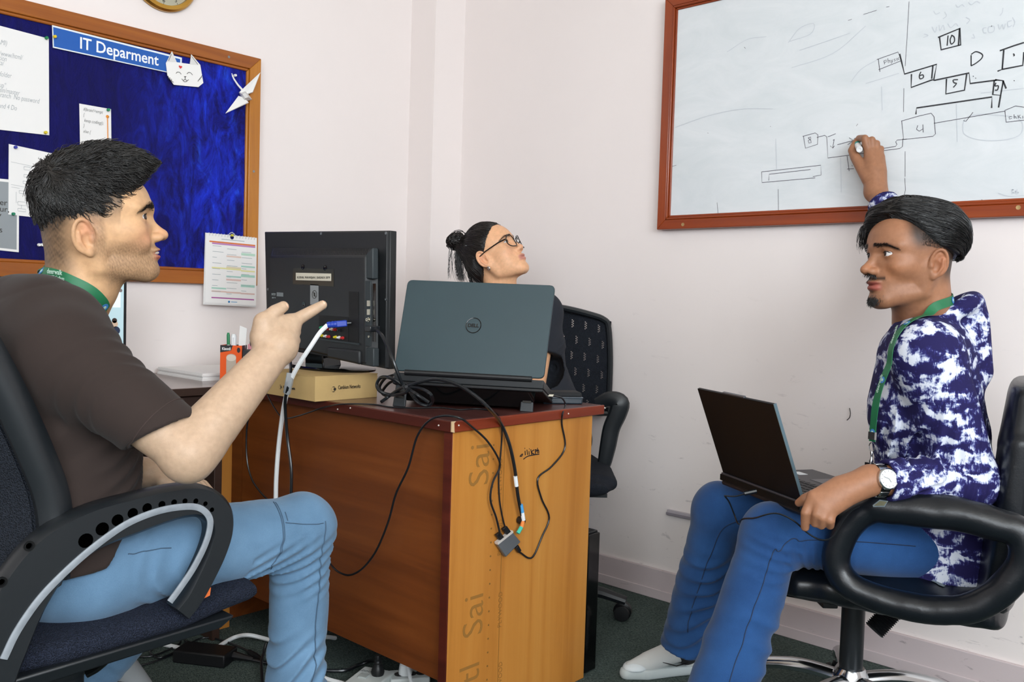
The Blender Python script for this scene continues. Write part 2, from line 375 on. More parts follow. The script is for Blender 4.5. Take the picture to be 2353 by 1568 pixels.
# raised rear housing with sloped top
P0 = [(626, 568), (871, 570), (872, 842), (628, 790)]; P1 = [(621, 590), (838, 589), (838, 836), (622, 787)]
a = [tv(x, y, .0) for x, y in P0]; b = [onx(x, y, XM-.036) for x, y in P1]
hs = add('rear_housing', MB().hexa([a[3], a[2], a[1], a[0], b[3], b[2], b[1], b[0]]), m_tv, mon, bevel=.004)
def hpx(x, y, off=.0365): return onx(x, y, XM-off)
mb = MB()
for j in range(6):                      # vent slots in the sloped top
    for i in range(62):
        f = (j+.5)/6; x = 632+i*3.5-(j*.8); y = 571+15*f
        c = onx(x, y, XM-.0365*(.06+.88*f)-.0006); mb.obox(c, (.0002, 0, 0), (0, .0012, 0), (0, 0, .0011))
add('vent_slot_field', mb, mat('vent_dark', '050505', .8), hs, smooth=False, kind='stuff')
# right-hand socket bay: slate panels
add('corner_block', MB().prism([hpx(x, y, .012) for x, y in [(842, 598), (870, 570), (870, 642), (842, 640)]], (-.02, 0, 0)), m_tv2, mon, bevel=.003)
add('corner_block', MB().prism([hpx(x, y, .012) for x, y in [(840, 798), (872, 800), (872, 843), (841, 838)]], (-.02, 0, 0)), m_tv2, mon, bevel=.003)
bay = add('socket_bay', MB().prism([hpx(x, y, .03) for x, y in [(838, 645), (854, 646), (854, 797), (838, 795)]], (-.004, 0, 0)), m_tv2, mon, bevel=.001)
add('socket_bay_slot', MB().prism([hpx(x, y, .028) for x, y in [(857, 652), (864, 652), (864, 786), (857, 785)]], (-.001, 0, 0)), m_gloss, mon)
m_metal = mat('socket_metal', 'c9c4b4', .3, .9)
for y in (697, 717): add('usb_socket', MB().prism([hpx(x, yy, .034) for x, yy in [(845, y-6), (851, y-6), (851, y+7), (845, y+7)]], (-.003, 0, 0)), m_metal, bay)
c = hpx(848, 735, .034); add('aerial_socket', MB().lathe(c, (-1, 0, 0), [(.006, 0), (.006, .003), (.0045, .003), (.0045, .008), (.002, .008), (.002, .004)], 14), m_metal, bay)
c = hpx(848, 774, .034); add('headphone_socket', MB().lathe(c, (-1, 0, 0), [(.003, 0), (.003, .002), (.0015, .002), (.0015, .0005)], 10), m_metal, bay)
# recessed port field
rec = add('port_recess', MB().prism([hpx(x, y) for x, y in [(733, 724), (801, 729), (801, 788), (735, 778)]], (-.0006, 0, 0)), mat('recess_black', '060607', .6), mon)
add('recess_lip', MB().prism([hpx(x, y) for x, y in [(733, 777), (826, 789), (826, 793), (733, 781)]], (-.006, 0, 0)), m_tv2, mon)
add('recess_slot', MB().prism([hpx(x, y) for x, y in [(802, 670), (824, 671), (824, 789), (802, 786)]], (-.0005, 0, 0)), mat('recess_black', '060607', .6), mon)
for x, y, cc in [(756, 757, '8f1d1d'), (764, 757, 'dcd6ca'), (772, 758, 'b02020'), (782, 759, '222226'), (742, 772, 'd6c524'), (750, 773, 'e6e4df'), (757, 774, 'c03030'), (773, 775, 'd6c524'), (781, 776, 'e6e4df'), (789, 777, 'c03030'), (741, 753, '1b9a6a')]:
    c = hpx(x, y, .037); add('phono_socket', MB().lathe(c, (-1, 0, 0), [(.0042, 0), (.0042, .004), (.0028, .004), (.0028, .0095), (.0012, .0095)], 12), mat('socket_'+cc, cc, .4), rec)
# four mounting screws, name strip under tape, warning strip, rating label
for x, y in [(696, 614), (747, 616), (698, 700), (748, 705)]:
    c = hpx(x, y); add('mount_hole', MB().lathe(c, (-1, 0, 0), [(.0075, 0), (.0075, .0008), (.0055, .0008), (.0035, .0003)], 14), m_gloss, hs)
add('clear_tape', MB().prism([hpx(x, y, .0366) for x, y in [(673, 616), (767, 619), (767, 659), (673, 653)]], (-.0004, 0, 0)), mat('grey_sticky_tape', '3b3c36', .12), hs)
add('name_strip', MB().prism([hpx(x, y, .0371) for x, y in [(680, 627), (761, 629), (761, 646), (680, 644)]], (-.0005, 0, 0)), mat('cream_paper', 'd9d2c0', .7), hs)
text('KUSHAL MAHARJAN | BAISAKH 2079', .0086, hpx(683, 640, .0378), (0, -1, 0), (0, 0, 1), m_ink, hs, ext=.0002, width=hpx(683, 640)[1]-hpx(758, 641)[1])
add('warning_strip', MB().prism([hpx(x, y, .0366) for x, y in [(713, 653), (732, 655), (732, 702), (713, 700)]], (-.0004, 0, 0)), mat('grey_label', '8d9091', .5), hs)
c = hpx(722.5, 677, .0375); mb = MB()
mb.tube([c+.0105*V(0, math.cos(t), 1.05*math.sin(t)) for t in np.linspace(0, 2*math.pi, 25)[:-1]], .0007, 6, closed=True); mb.tube([c+V(0, .007, .0075), c+V(0, -.007, -.0075)], .0007, 6); mb.obox(c, (.0002, 0, 0), (0, .003, 0), (0, 0, .005))
add('warning_mark', mb, m_ink, hs)
m_pw = mat('pale_print', '9aa3a3', .6)
add('rating_label', MB().prism([hpx(x, y, .0366) for x, y in [(636, 672), (651, 673), (651, 682), (636, 681)]], (-.0003, 0, 0)), mat('grey_label2', '7c8284', .6), hs)
text('INTEX', .0095, hpx(624, 679, .0367), (0, -1, 0), (0, 0, 1), m_pw, hs, ext=.0002, sx=.8)
text('LED TV', .0060, hpx(625, 686, .0367), (0, -1, 0), (0, 0, 1), m_pw, hs, ext=.0002)
for x, y in [(738, 537), (891-4, 536), (887, 688), (612+4, 665)]:
    add('screw', MB().lathe(tv(x, y), (-1, 0, 0), [(.004, 0), (.004, .0012), (.0022, .0012), (.0018, .0002)], 12), mat('screw_steel', '8a8f92', .35, .8), mon)
text('=', .01, tv(800, 840), (0, -1, 0), (0, 0, 1), m_pw, mon) if False else None
# speaker bulge, neck and oval foot
add('speaker_bulge', MB().prism([hpx(x, y, .022) for x, y in [(766, 797), (840, 805), (840, 838), (766, 822)]], (-.022, 0, 0)), m_tv, mon, bevel=.006, bseg=3)
nx, ny = 1.525, 2.13
add('neck', MB().hexa([(nx-.035, ny-.045, BZ+.004), (nx+.03, ny-.045, BZ+.004), (nx+.03, ny+.045, BZ+.004), (nx-.035, ny+.045, BZ+.004), (nx-.04, ny-.04, .90), (nx+.02, ny-.04, .90), (nx+.02, ny+.04, .90), (nx-.04, ny+.04, .90)]), m_gloss, mon, bevel=.004)
add('screw', MB().lathe(onx(724, 795, nx-.04), (-1, 0, 0), [(.005, 0), (.005, .0015), (.0025, .0015)], 12), mat('screw_steel', '8a8f92', .35, .8), mon)
ft = MB(); ring = lambda s, z: [(nx+.03+s*.10*math.cos(t), ny+s*.155*math.sin(t), z) for t in np.linspace(0, 2*math.pi, 41)[:-1]]
ft.rings([ring(1, BZ+.001), ring(1.01, BZ+.006), ring(.97, BZ+.010), ring(.5, BZ+.014), ring(.1, BZ+.015)])
add('oval_foot', ft, m_gloss, mon)
add('screen', MB().prism([onx(x, y, XM+.034) for x, y in [(625, 545), (885, 543), (882, 835), (630, 785)]], (.0015, 0, 0)), m_gloss, mon)

# ------------------------------------------------------------------ large laptop on a stand
hl, hr = dep(906, 852, 2.30), dep(1250, 871, 2.235)
tl_, tr_ = dep(938, 644, 2.345), dep(1276, 657, 2.30)
m_lid = mat('slate_laptop_lid', '22383e', .5, bump=.25, bscale=1500, bdist=.0003, vary=.05, vscale=9)
lap = thing('laptop', ((hl+hr)/2)-V(0, 0, .02), 'large open dark slate laptop seen from behind on a stand', 'laptop')
_pn = np.cross(hr-hl, tl_-hl); tr_ = onp(1276, 657, hl, _pn); upv = nrm((tl_+tr_)/2-(hl+hr)/2); rtv = nrm(hr-hl); nv = nrm(np.cross(rtv, upv))       # nv faces the viewer
if np.dot(nv, -FW) < 0: nv = -nv
def roundquad(c, r, k=5):        # four corners in order, rounded
    out = []; n = len(c)
    for i in range(n):
        p, a, b = c[i], nrm(c[i-1]-c[i]), nrm(c[(i+1) % n]-c[i])
        for t in np.linspace(0, 1, k): out.append(p+a*r*(1-t)**2+b*r*t**2)
    return out
lid = add('lid', MB().prism([q+nv*.004 for q in roundquad([hl, hr, tr_, tl_], .014)], -nv*.010), m_lid, lap, bevel=.0015)
cl = (hl+hr+tl_+tr_)/4; cl = dep(1087, 747, np.dot(cl-CAM, FW)-.008)
cl = cl-nv*(np.dot(cl-(hl+nv*.0046), nv))
mb = MB(); mb.tube([cl+.0195*(math.cos(t)*rtv+math.sin(t)*upv) for t in np.linspace(0, 2*math.pi, 33)[:-1]], .0012, 6, closed=True)
add('logo_ring', mb, m_gloss, lid)
text('DELL', .0125, cl-rtv*.0145-upv*.0045, rtv, upv, m_gloss, lid, bold=.0004, width=.029)
# base plate slopes down to the far side
fwd = V(*(nrm(-nv*np.array([1, 1, 0])))); bdir = nrm(fwd*.97+V(0, 0, -.24))
bl, br = hl-upv*.004, hr-upv*.004
base = add('base', MB().hexa([*(q for q in (bl-V(0, 0, .022), br-V(0, 0, .022), br+bdir*.25-V(0, 0, .020), bl+bdir*.25-V(0, 0, .020))), bl, br, br+bdir*.25, bl+bdir*.25]), mat('laptop_base', '1a1d20', .45), lap, bevel=.002)
add('hinge', MB().tube([hl+rtv*.03-upv*.003+nv*.002, hr-rtv*.03-upv*.003+nv*.002], .0075, 10), m_black, lap)
add('screen', MB().prism([q-nv*.0064 for q in roundquad([hl+upv*.015+rtv*.01, hr+upv*.015-rtv*.01, tr_-upv*.01-rtv*.01, tl_-upv*.01+rtv*.01], .002)], -nv*.0006), m_gloss, lap)
add('keyboard', MB().obox((bl+br)/2+bdir*.1+V(0, 0, .001), rtv*.16, bdir*.055, V(0, 0, .0015)), m_black, lap)
st = thing('laptop_stand', ((bl+br)/2)*V(1, 1, 0)+V(0, 0, DZ), 'low black plastic laptop stand with two fold-out feet', 'laptop stand')
sh = V(0, 0, -.024)
add('tray', MB().hexa([*(q for q in (bl+sh-rtv*.0+nv*.012-V(0, 0, .008), br+sh+nv*.012-V(0, 0, .008), br+sh+bdir*.25-V(0, 0, .006), bl+sh+bdir*.25-V(0, 0, .006))), bl+sh+nv*.012, br+sh+nv*.012, br+sh+bdir*.25+V(0, 0, .002), bl+sh+bdir*.25+V(0, 0, .002)]), m_black, st, bevel=.002)
add('tray_skirt', MB().hexa([*(q for q in (bl+sh+fwd*.02+rtv*.03-V(0, 0, .05), br+sh+fwd*.02-rtv*.03-V(0, 0, .05), br+sh+fwd*.03-V(0, 0, .05)-rtv*.03, bl+sh+fwd*.03-V(0, 0, .05)+rtv*.03)), bl+sh+fwd*.0+rtv*.02-V(0, 0, .008), br+sh-rtv*.02-V(0, 0, .008), br+sh+fwd*.02-V(0, 0, .008)-rtv*.02, bl+sh+fwd*.02-V(0, 0, .008)+rtv*.02]), m_gloss, st)
add('front_lip', MB().obox((bl+br)/2+bdir*.255+V(0, 0, -.012), rtv*.2, bdir*.006, V(0, 0, .016)), m_black, st)
for x in (918, 1211):
    f0 = onz(x-2, 935 if x < 1000 else 947, DZ); t0 = f0+V(0, 0, .058)+fwd*.022
    leg = add('foot', MB().hexa([f0-rtv*.017-fwd*.0, f0+rtv*.017, f0+rtv*.017+fwd*.008, f0-rtv*.017+fwd*.008, t0-rtv*.015, t0+rtv*.015, t0+rtv*.015+fwd*.008, t0-rtv*.015+fwd*.008]), mat('slate_plastic', '1d2328', .4), st, bevel=.002)
    mid = f0+(t0-f0)*.55
    add('foot_inset', MB().obox(mid-fwd*.001, rtv*.011, (t0-f0)*.16, fwd*.002), m_gloss, leg)
# black case by the desk end
c0, c1 = onz(1248, 929, DZ), onz(1339, 930, DZ)
cs = thing('hard_case', (c0+c1)/2, 'small black zip case lying beside the laptop stand', 'case')
ex = (c1-c0)/2; ey = nrm(np.cross(V(0, 0, 1), ex))*.035
cen = (c0+c1)/2+ey
add('case_body', MB().obox(cen+V(0, 0, .009), ex, ey, V(0, 0, .009)), mat('blue_black_plastic', '222d36', .4), cs, bevel=.004)
add('case_lid', MB().obox(cen+V(0, 0, .0245), ex*.98, ey*.96, V(0, 0, .0085)), mat('matte_black_fabric', '15171a', .8, bump=.3, bscale=900), cs, bevel=.008, bseg=4)
add('zip_edge', MB().obox(cen+V(0, 0, .0185), ex*1.01, ey*1.01, V(0, 0, .001)), mat('zip_grey', '586068', .5), cs)

# ------------------------------------------------------------------ laptop on the side desk, paper, pen box
lp = thing('laptop', (.99, 2.6, DZ), 'open laptop with a lit white web page on the side desk', 'laptop')
LY = 2.70
def sp(x, y, off=0.): return ony(x, y, LY-off)
q = sp(292, 646); sx0, sx1, sz1, sz0 = .80, q[0], q[2], .79
lidb = add('lid', MB().box((sx0, LY, sz0-.005), (sx1, LY+.008, sz1)), m_black, lp, bevel=.003)
t = NT('lit_screen'); t.set(.25); t.color('e8f0f2'); t.b.inputs['Emission Color'].default_value = (.85, .95, 1, 1); t.b.inputs['Emission Strength'].default_value = .35; m_scr = t.m
t = NT('lit_screen_blue'); t.set(.25); t.color('b9d3da'); t.b.inputs['Emission Color'].default_value = (.55, .75, .82, 1); t.b.inputs['Emission Strength'].default_value = .30; m_scrb = t.m
add('screen', MB().box((sx0+.01, LY-.001, sz0+.012), (sx1-.010, LY, sz1-.009)), m_scrb, lp)
a, b = sp(200, 665, .002), sp(277, 707, .002); add('page_block', MB().box((a[0]-.2, LY-.0016, b[2]), (b[0], LY-.001, a[2]+.008)), m_scr, lidb)
for (x, y, w_, h_, cc) in [(277, 668, 6, 4, '8a7f80'), (263, 737, 9, 6, '3a2a26'), (263, 745, 8, 8, 'e8c9b0'), (266, 760, 12, 10, '2e3a55'), (256, 752, 5, 5, 'e8c9b0'), (270, 657, 10, 2, 'c8554a')]:
    c = sp(x, y, .002); add('picture_detail', MB().lathe(c, (0, -1, 0), [(h_*.0013, 0), (h_*.0013, .0006)], 12), mat('scr_'+cc, cc, .4), lidb)
fr = onz(365, 880, DZ+.012); 
add('base', MB().box((sx0, fr[1], DZ+.004), (fr[0], LY+.004, DZ+.018)), m_black, lp, bevel=.003)
add('keyboard', MB().box((sx0+.03, fr[1]+.1, DZ+.018), (sx1-.03, LY-.02, DZ+.0195)), m_gloss, lp)
add('rubber_feet', MB().box((sx0+.02, fr[1]+.02, DZ), (fr[0]-.02, fr[1]+.04, DZ+.004)).box((sx0+.02, LY-.04, DZ), (sx1-.02, LY-.02, DZ+.004)), m_black, lp)
m_paper = mat('white_paper', 'eceae8', .7)
c = onz(465, 876, DZ)
pr = thing('paper_stack', (c[0]+.2, c[1]+.14, DZ), 'stack of blank white paper on the side desk behind the pen box', 'paper stack')
for k in range(5):
    j = .002*((k*37) % 3-1)
    add('paper_quire', MB().box((c[0]+j, c[1]+j, DZ+.0046*k), (c[0]+.42+j, c[1]+.297-j, DZ+.0046*k+.0044)), m_paper, pr)
# pen box: printed orange carton
m_or = mat('orange_carton', 'e8570c', .5); m_dk = mat('dark_carton', '24262a', .5)
RH, FH = nrm(RT*V(1, 1, 0)), nrm(FW*V(1, 1, 0)); b0 = onz(505, 882, DZ); W, DD, bhh = .066, .05, .118
def PB(u, v, w_): return b0+RH*u+FH*v+V(0, 0, w_)
def pbox(u0, u1, v0, v1, w0, w1): return MB().obox(PB((u0+u1)/2, (v0+v1)/2, (w0+w1)/2), RH*(u1-u0)/2, FH*(v1-v0)/2, V(0, 0, (w1-w0)/2))
pc = thing('pen_box', PB(W/2, DD/2, 0), 'orange and black product carton used as a pen holder', 'pen holder')
for nm, u0, u1, v0, v1, mm in [('front_wall', 0, W, 0, .002, m_or), ('back_wall', 0, W, DD-.002, DD, m_dk), ('side_wall', 0, .002, .002, DD-.002, m_or), ('side_wall', W-.002, W, .002, DD-.002, m_dk)]:
    add(nm, pbox(u0, u1, v0, v1, 0, bhh), mm, pc)
add('floor_flap', pbox(.002, W-.002, .002, DD-.002, 0, .002), m_dk, pc)
def pf(u, w_, o=.0004): return PB(u, -o, w_)
add('dark_corner', MB().prism([pf(0, bhh), pf(.038, bhh), pf(.033, bhh-.016), pf(0, bhh-.022)], -FH*.0004), m_dk, pc)
text('Kisonli', .0120, pf(.006, bhh-.0145, .001), RH, (0, 0, 1), m_paper, pc, bold=.0003, width=.026)
ph = add('product_picture', MB().prism([pf(.034+.0150*math.cos(t), .058+.010*math.sin(t)+(.024 if math.sin(t) > 0 else -.024)) for t in np.linspace(0, 2*math.pi, 29)[:-1]], -FH*.0004), mat('picture_grey', 'b9ab9b', .5), pc)
add('picture_top', MB().prism([pf(.034+.0150*math.cos(t), .080+.010*math.sin(t), .001) for t in np.linspace(0, 2*math.pi, 24)[:-1]], -FH*.0004), mat('picture_beige', 'd8cbbd', .5), ph)
add('round_mark', MB().prism([pf(.056+.005*math.cos(t), bhh-.014+.008*math.sin(t)) for t in np.linspace(0, 2*math.pi, 20)[:-1]], -FH*.0004), m_dk, pc)
for z in (.012, .008): add('small_print', MB().prism([pf(.005, z), pf(.022, z), pf(.022, z+.0015), pf(.005, z+.0015)], -FH*.0003), mat('dk_orange', '9a3a0c', .5), pc)
def pen(name, u, du, h, r, body, cap, label):
    a = PB(u, .025, .004); b = PB(u+du, .030, h); d = nrm(b-a)
    t = thing(name, a, label, 'pen')
    add('barrel', MB().lathe(a, d, [(r*.4, 0), (r, .01), (r, h*.78)], 12), body, t); add('cap', MB().lathe(a+d*h*.76, d, [(r*1.06, 0), (r*1.06, h*.2), (r*.7, h*.25)], 12), cap, t)
    add('pocket_clip', MB().obox(a+d*h*.86-FH*r*1.25, RH*r*.3, d*h*.08, FH*r*.2), cap, t)
m_gr = mat('green_plastic', '0f7d4a', .35); m_wp = mat('white_plastic', 'e8e9ea', .4)
pen('ballpoint_pen', .020, -.006, .150, .0045, m_wp, m_gr, 'slim ballpoint pen with a green cap in the orange carton')
pen('marker_pen', .032, -.001, .146, .0080, m_wp, m_wp, 'thick white marker pen in the orange carton')
add('paper_slip', MB().prism([PB(.042, .03, .01), PB(.060, .03, .01), PB(.070, .034, .170), PB(.048, .034, .178)], FH*.0008), m_paper, label='folded white paper slip standing in the orange carton', cat='paper')
pk = thing('pink_card', PB(.10, .06, 0), 'curved pink printed card leaning behind the orange carton', 'card')
add('card_sheet', MB().prism([PB(.068, .06, 0), PB(.15, .06, 0), PB(.16, .06, .13), PB(.135, .06, .165), PB(.10, .06, .15), PB(.066, .06, .118)], FH*.0012), mat('pink_card_stock', 'e79aa4', .6), pk); text('Asar 20', .020, PB(.074, .0592, .113), nrm(RH*.8+V(0, 0, .5)), nrm(-RH*.5+V(0, 0, .8)), m_ink, pk, ext=.0002)
add('blue_stripe', MB().prism([PB(.085, .059, .085), PB(.15, .059, .12), PB(.15, .059, .10), PB(.085, .059, .065)], FH*.0005), mat('blue_ink', '1b3fae', .5), pk)
dkb = thing('dark_carton', PB(.10, .03, 0), 'small dark grey carton beside the orange pen carton', 'box')
add('carton_body', pbox(W+.003, W+.065, -.004, .045, 0, .105), m_dk, dkb, bevel=.001); add('print_block', MB().prism([PB(W+.006, -.0045, .070), PB(W+.012, -.0045, .070), PB(W+.012, -.0045, .086), PB(W+.006, -.0045, .086)], -FH*.0003), m_paper, dkb)
for x, y, cc, nm, lb in [(707, 829, 'd8327f', 'paper_flag', 'small pink triangular paper flag behind the monitor foot'), (693, 833, '2f9ac4', 'paper_flag', 'small blue triangular paper flag behind the monitor foot')]:
    p = onz(x, y+6, BZ+.03); p = V(1.62, 0, 0)+0; p = onx(x, y+4, 1.70); 
    add(nm, MB().prism([V(1.70, p[1]+.012, DZ), V(1.70, p[1]-.016, DZ), V(1.70, p[1]-.012, p[2]), V(1.70, p[1]+.010, p[2]+.022)], (.0008, 0, 0)), mat('flag_'+cc, cc, .6), label=lb, cat='paper flag')
# dark computer tower behind the desk end
pt = thing('computer_tower', (2.04, 1.60, 0), 'black computer tower standing on the carpet behind the desk end', 'computer')
add('case_body', MB().box((1.955, 1.49, .004), (2.01, 1.70, .40)), m_black, pt, bevel=.003)
add('front_panel', MB().box((1.958, 1.481, .004), (2.008, 1.49, .395)), m_gloss, pt, bevel=.002)
for y in (1.50, 1.66): add('case_foot', MB().box((1.96, y, 0), (2.0, y+.02, .004)), m_black, pt)
# ------------------------------------------------------------------ notice board on the left wall
m_oak = wood('varnished_pine', [(.25, '74390c'), (.5, '9a5416'), (.75, 'b67226')], 'x', 1.3, .32, .3)
m_oakz = wood('varnished_pine_upright', [(.25, '9a5a16'), (.5, 'b87420'), (.75, 'c98a32')], 'z', 1.3, .32, .3)
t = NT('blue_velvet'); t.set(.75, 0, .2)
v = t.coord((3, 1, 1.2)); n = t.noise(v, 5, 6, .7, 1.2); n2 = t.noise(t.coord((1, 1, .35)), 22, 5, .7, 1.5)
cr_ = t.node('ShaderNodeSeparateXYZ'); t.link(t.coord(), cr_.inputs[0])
sheen_mask = t.math('MULTIPLY', t.math('MULTIPLY', t.math('SUBTRACT', cr_.outputs['X'], .22, clamp=True), 3.2, clamp=True), t.ramp(n, [(.38, (0, 0, 0)), (.62, (1, 1, 1))]))      # velvet sheen painted in as brighter blue towards the right-hand side
t.color(t.mix(sheen_mask, t.ramp(n2, [(.35, '0b0848'), (.8, '100f66')]), t.ramp(n2, [(.35, '141690'), (.6, '1a33cc'), (.8, '2c62f0')]))); t.b.inputs['Sheen Weight'].default_value = .5; t.b.inputs['Sheen Roughness'].default_value = .35
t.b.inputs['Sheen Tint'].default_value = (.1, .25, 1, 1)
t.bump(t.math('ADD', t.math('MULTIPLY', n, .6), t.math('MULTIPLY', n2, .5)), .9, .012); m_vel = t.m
NX0, NX1, NZ0, NZ1, NF = .30, 1.768, 1.066, 1.885, .054
nb = thing('notice_board', ((NX0+NX1)/2, YA, NZ0), 'wood framed notice board covered in royal blue velvet', 'notice board')
NYF, NYP = YA-.032, YA-.018
def miter(x0, z0, x1, z1, w, yf, side, depth=.03):
    I = {'top': [(x0, z1), (x1, z1), (x1-w, z1-w), (x0+w, z1-w)], 'bottom': [(x0, z0), (x1, z0), (x1-w, z0+w), (x0+w, z0+w)],
         'left': [(x0, z0), (x0, z1), (x0+w, z1-w), (x0+w, z0+w)], 'right': [(x1, z0), (x1, z1), (x1-w, z1-w), (x1-w, z0+w)]}[side]
    return MB().prism([(x, yf, z) for x, z in I], (0, depth, 0))
for s_ in ('top', 'bottom', 'left', 'right'):
    add('frame_rail', miter(NX0, NZ0, NX1, NZ1, NF-.010, NYF, s_, .031), m_oak if s_ in ('top', 'bottom') else m_oakz, nb, bevel=.002)
    add('frame_bead', miter(NX0+NF-.010, NZ0+NF-.010, NX1-NF+.010, NZ1-NF+.010, .010, NYF+.005, s_, .012), m_oak if s_ in ('top', 'bottom') else m_oakz, nb, bevel=.003)
mb = MB(); K, J = 60, 30
xs = np.linspace(NX0+.04, NX1-.04, K); zs = np.linspace(NZ0+.04, NZ1-.04, J)
def vel(x, z): 
    e = max(0, (x-1.25)/.45); return NYP-.0015-.0022*e*(math.sin(46*x+3*math.sin(7*z))+.6*math.sin(90*x+5*math.sin(11*z)))*(.5+.5*math.sin(5*z+1))
vs = [(x, vel(x, z), z) for z in zs for x in xs]
mb._add(vs, [(j*K+i, j*K+i+1, (j+1)*K+i+1, (j+1)*K+i) for j in range(J-1) for i in range(K-1)])
mb.box((NX0+.03, NYP+.003, NZ0+.03), (NX1-.03, YA-.002, NZ1-.03))
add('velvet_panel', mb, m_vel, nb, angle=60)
m_screw = mat('screw_steel', '8a8f92', .35, .8)
for x, y in [(583, 394), (526, 131)]:
    c = ony(x, y, NYF); add('frame_screw', MB().lathe(c+V(0, .001, 0), (0, -1, 0), [(.0045, 0), (.0045, .0018), (.002, .0014)], 12), m_screw, nb)
def nbp(x, y, off=.0): return ony(x, y, NYP-.004-off)
m_paper = mat('white_paper', 'eceae8', .7); m_pencil = mat('pencil_grey', 'a9adb0', .8); m_ink2 = mat('black_ink', '2a241c', .6)
def sheet(name, corners, label, cat='paper', m=None, off=.001, th=.0006):
    P = [nbp(x, y, off) for x, y in corners]
    t = thing(name, min(P, key=lambda q: q[2]), label, cat); add('sheet', MB().prism(P, (0, -th, 0)), m or m_paper, t); return t
def handline(t, x, y, s, size, m, slope=.245, off=.0022, sx=1.0):
    o = nbp(x, y, off); text(s, size, o, (1, 0, 0), (0, 0, 1), m, t, 'handwriting', ext=.0001, shear=.25, sx=sx, bold=-.0002)
pA = sheet('pinned_note', [(-110, 30), (112, 89), (113, 311), (-110, 286)], 'large white handwritten sheet pinned at the upper left of the notice board')
for i, s in enumerate(['application -', 'y system (AMI)', '', 'behaver /var/www/html/', 'our application', 'folder /data/', '(server)', 'application folder', 'files a', 'edit in "backup"', 'sh origin main/master', 'clone <- branch  No password', '', 'any step 2 and 4 Do', 'move']):
    if s: handline(pA, -60+(i % 3)*6, 78+i*12.4, s, .021, m_pencil, sx=.62)
pB = sheet('pinned_note', [(182, 238), (255, 251), (256, 352), (184, 342)], 'white card with handwritten code lines above the dark haired man', 'note card')
for i, s in enumerate(['if(brain!=empt', '{', ' keep coding();', '}', 'else {']): handline(pB, 191, 254+i*12.7, s, .0145, m_ink2, sx=.72)
pC = sheet('pinned_note', [(20, 331), (190, 368), (190, 512), (19, 493)], 'white sheet with a pencilled flow diagram pinned beside the man')
mb = MB()
def stk(mb, pts, w, off=.0018): mb.ribbon([nbp(x, y, off) for x, y in pts], w, (0, -1, 0))
for (x, y, w_, h_) in [(55, 383, 14, 7), (55, 401, 14, 6), (53, 416, 17, 6), (44, 438, 16, 6), (41, 463, 18, 8), (41, 479, 18, 6), (80, 470, 16, 6)]:
    stk(mb, [(x, y), (x+w_, y+w_*.12), (x+w_, y+h_+w_*.12), (x, y+h_), (x, y)], .0012)
for l in [[(62, 407), (62, 416)], [(37, 441), (37, 466), (41, 466)], [(49, 471), (49, 479)], [(60, 468), (80, 471)], [(25, 372), (120, 392)], [(25, 424), (110, 440)], [(26, 430), (45, 433)]]: stk(mb, l, .0009)
add('pencil_diagram', mb, m_pencil, pC)
pD = sheet('pinned_poster', [(-90, 402), (44, 415), (43, 580), (-90, 566)], 'grey printed poster with a white margin at the left edge of the notice board', 'poster', off=.0004)
add('grey_print', MB().prism([nbp(x, y, .0012) for x, y in [(-86, 408), (39, 421), (38, 574), (-86, 560)]], (0, -.0003, 0)), mat('poster_grey', '8f9599', .6), pD)
for s, x, y in [('er', -1, 471), ('ur,', -1, 486), ('y', -6, 500), ('s', -2, 534)]: text(s, .024, nbp(x, y, .0016), (1, 0, 0), (0, 0, 1), m_ink2, pD, ext=.0001)
# blue sign
sg = sheet('sign_plate', [(119, 58), (417, 133), (416, 174), (121, 110)], 'blue sign plate with white lettering at the top of the notice board', 'sign', mat('sign_white_border', 'e6ecf0', .4), .002, .003)
add('blue_face', MB().prism([nbp(x, y, .0051) for x, y in [(122, 62), (414, 136), (413, 171), (124, 107)]], (0, -.0005, 0)), mat('sign_blue', '1059b0', .35), sg)
o0, o1 = nbp(184, 106, .006), nbp(364, 149, .006)
text('IT Deparment', .050, nbp(184, 111, .0058), (1, 0, 0), (0, 0, 1), mat('sign_letter', 'f2f4f5', .5), sg, ext=.0002, bold=.0007, width=nbp(364, 150)[0]-nbp(184, 111)[0])
# push pins
def pin(x, y, c, label, off=.003, yy=None):
    p = nbp(x, y, off) if yy is None else ony(x, y, yy); m = mat('pin_'+c, c, .3)
    t = thing('push_pin', p, label, 'push pin', 'push pins on the notice board')
    add('pin_head', MB().lathe(p, (0, -1, 0), [(.0035, .003), (.0048, .004), (.0035, .0055), (.0028, .009), (.0045, .0105), (.0042, .012)], 12), m, t)
    add('needle', MB().cyl(p+V(0, .004, 0), p+V(0, -.004, 0), .0006, 6), m_screw, t)
pin(105, 88, '0f7d4a', 'green push pin at the top of the large handwritten sheet')
pin(103, 305, 'd8c21c', 'yellow push pin at the bottom of the large handwritten sheet')
pin(34, 339, '2430a0', 'blue push pin holding the flow diagram sheet')
pin(29, 492, '0f7d5a', 'green push pin at the lower corner of the flow diagram sheet')
pin(124, 85, 'e0c020', 'yellow push pin on the left end of the blue sign', .0065)
pin(247, 253, '1a8a5a', 'green push pin at the corner of the code card')
pin(88, 563, 'e8e8e4', 'white push pin on bare velvet, left one of two', 0)
pin(95, 563, 'e8e8e4', 'white push pin on bare velvet, right one of two', 0)
pin(538, 174, 'eeeeea', 'white push pin beside the head of the paper crane', .001)
p = nbp(247, 268, .003); t = thing('orange_pin', p, 'orange heart pin with a long orange stick on the code card', 'pin')
add('stick', MB().cyl(p, nbp(248, 325, .003), .0016, 8), mat('orange_plastic', 'e08a1e', .4), t); add('heart', MB().ball(p, (.005, .003, .005), 10, 6), mat('orange_plastic', 'e08a1e', .4), t)
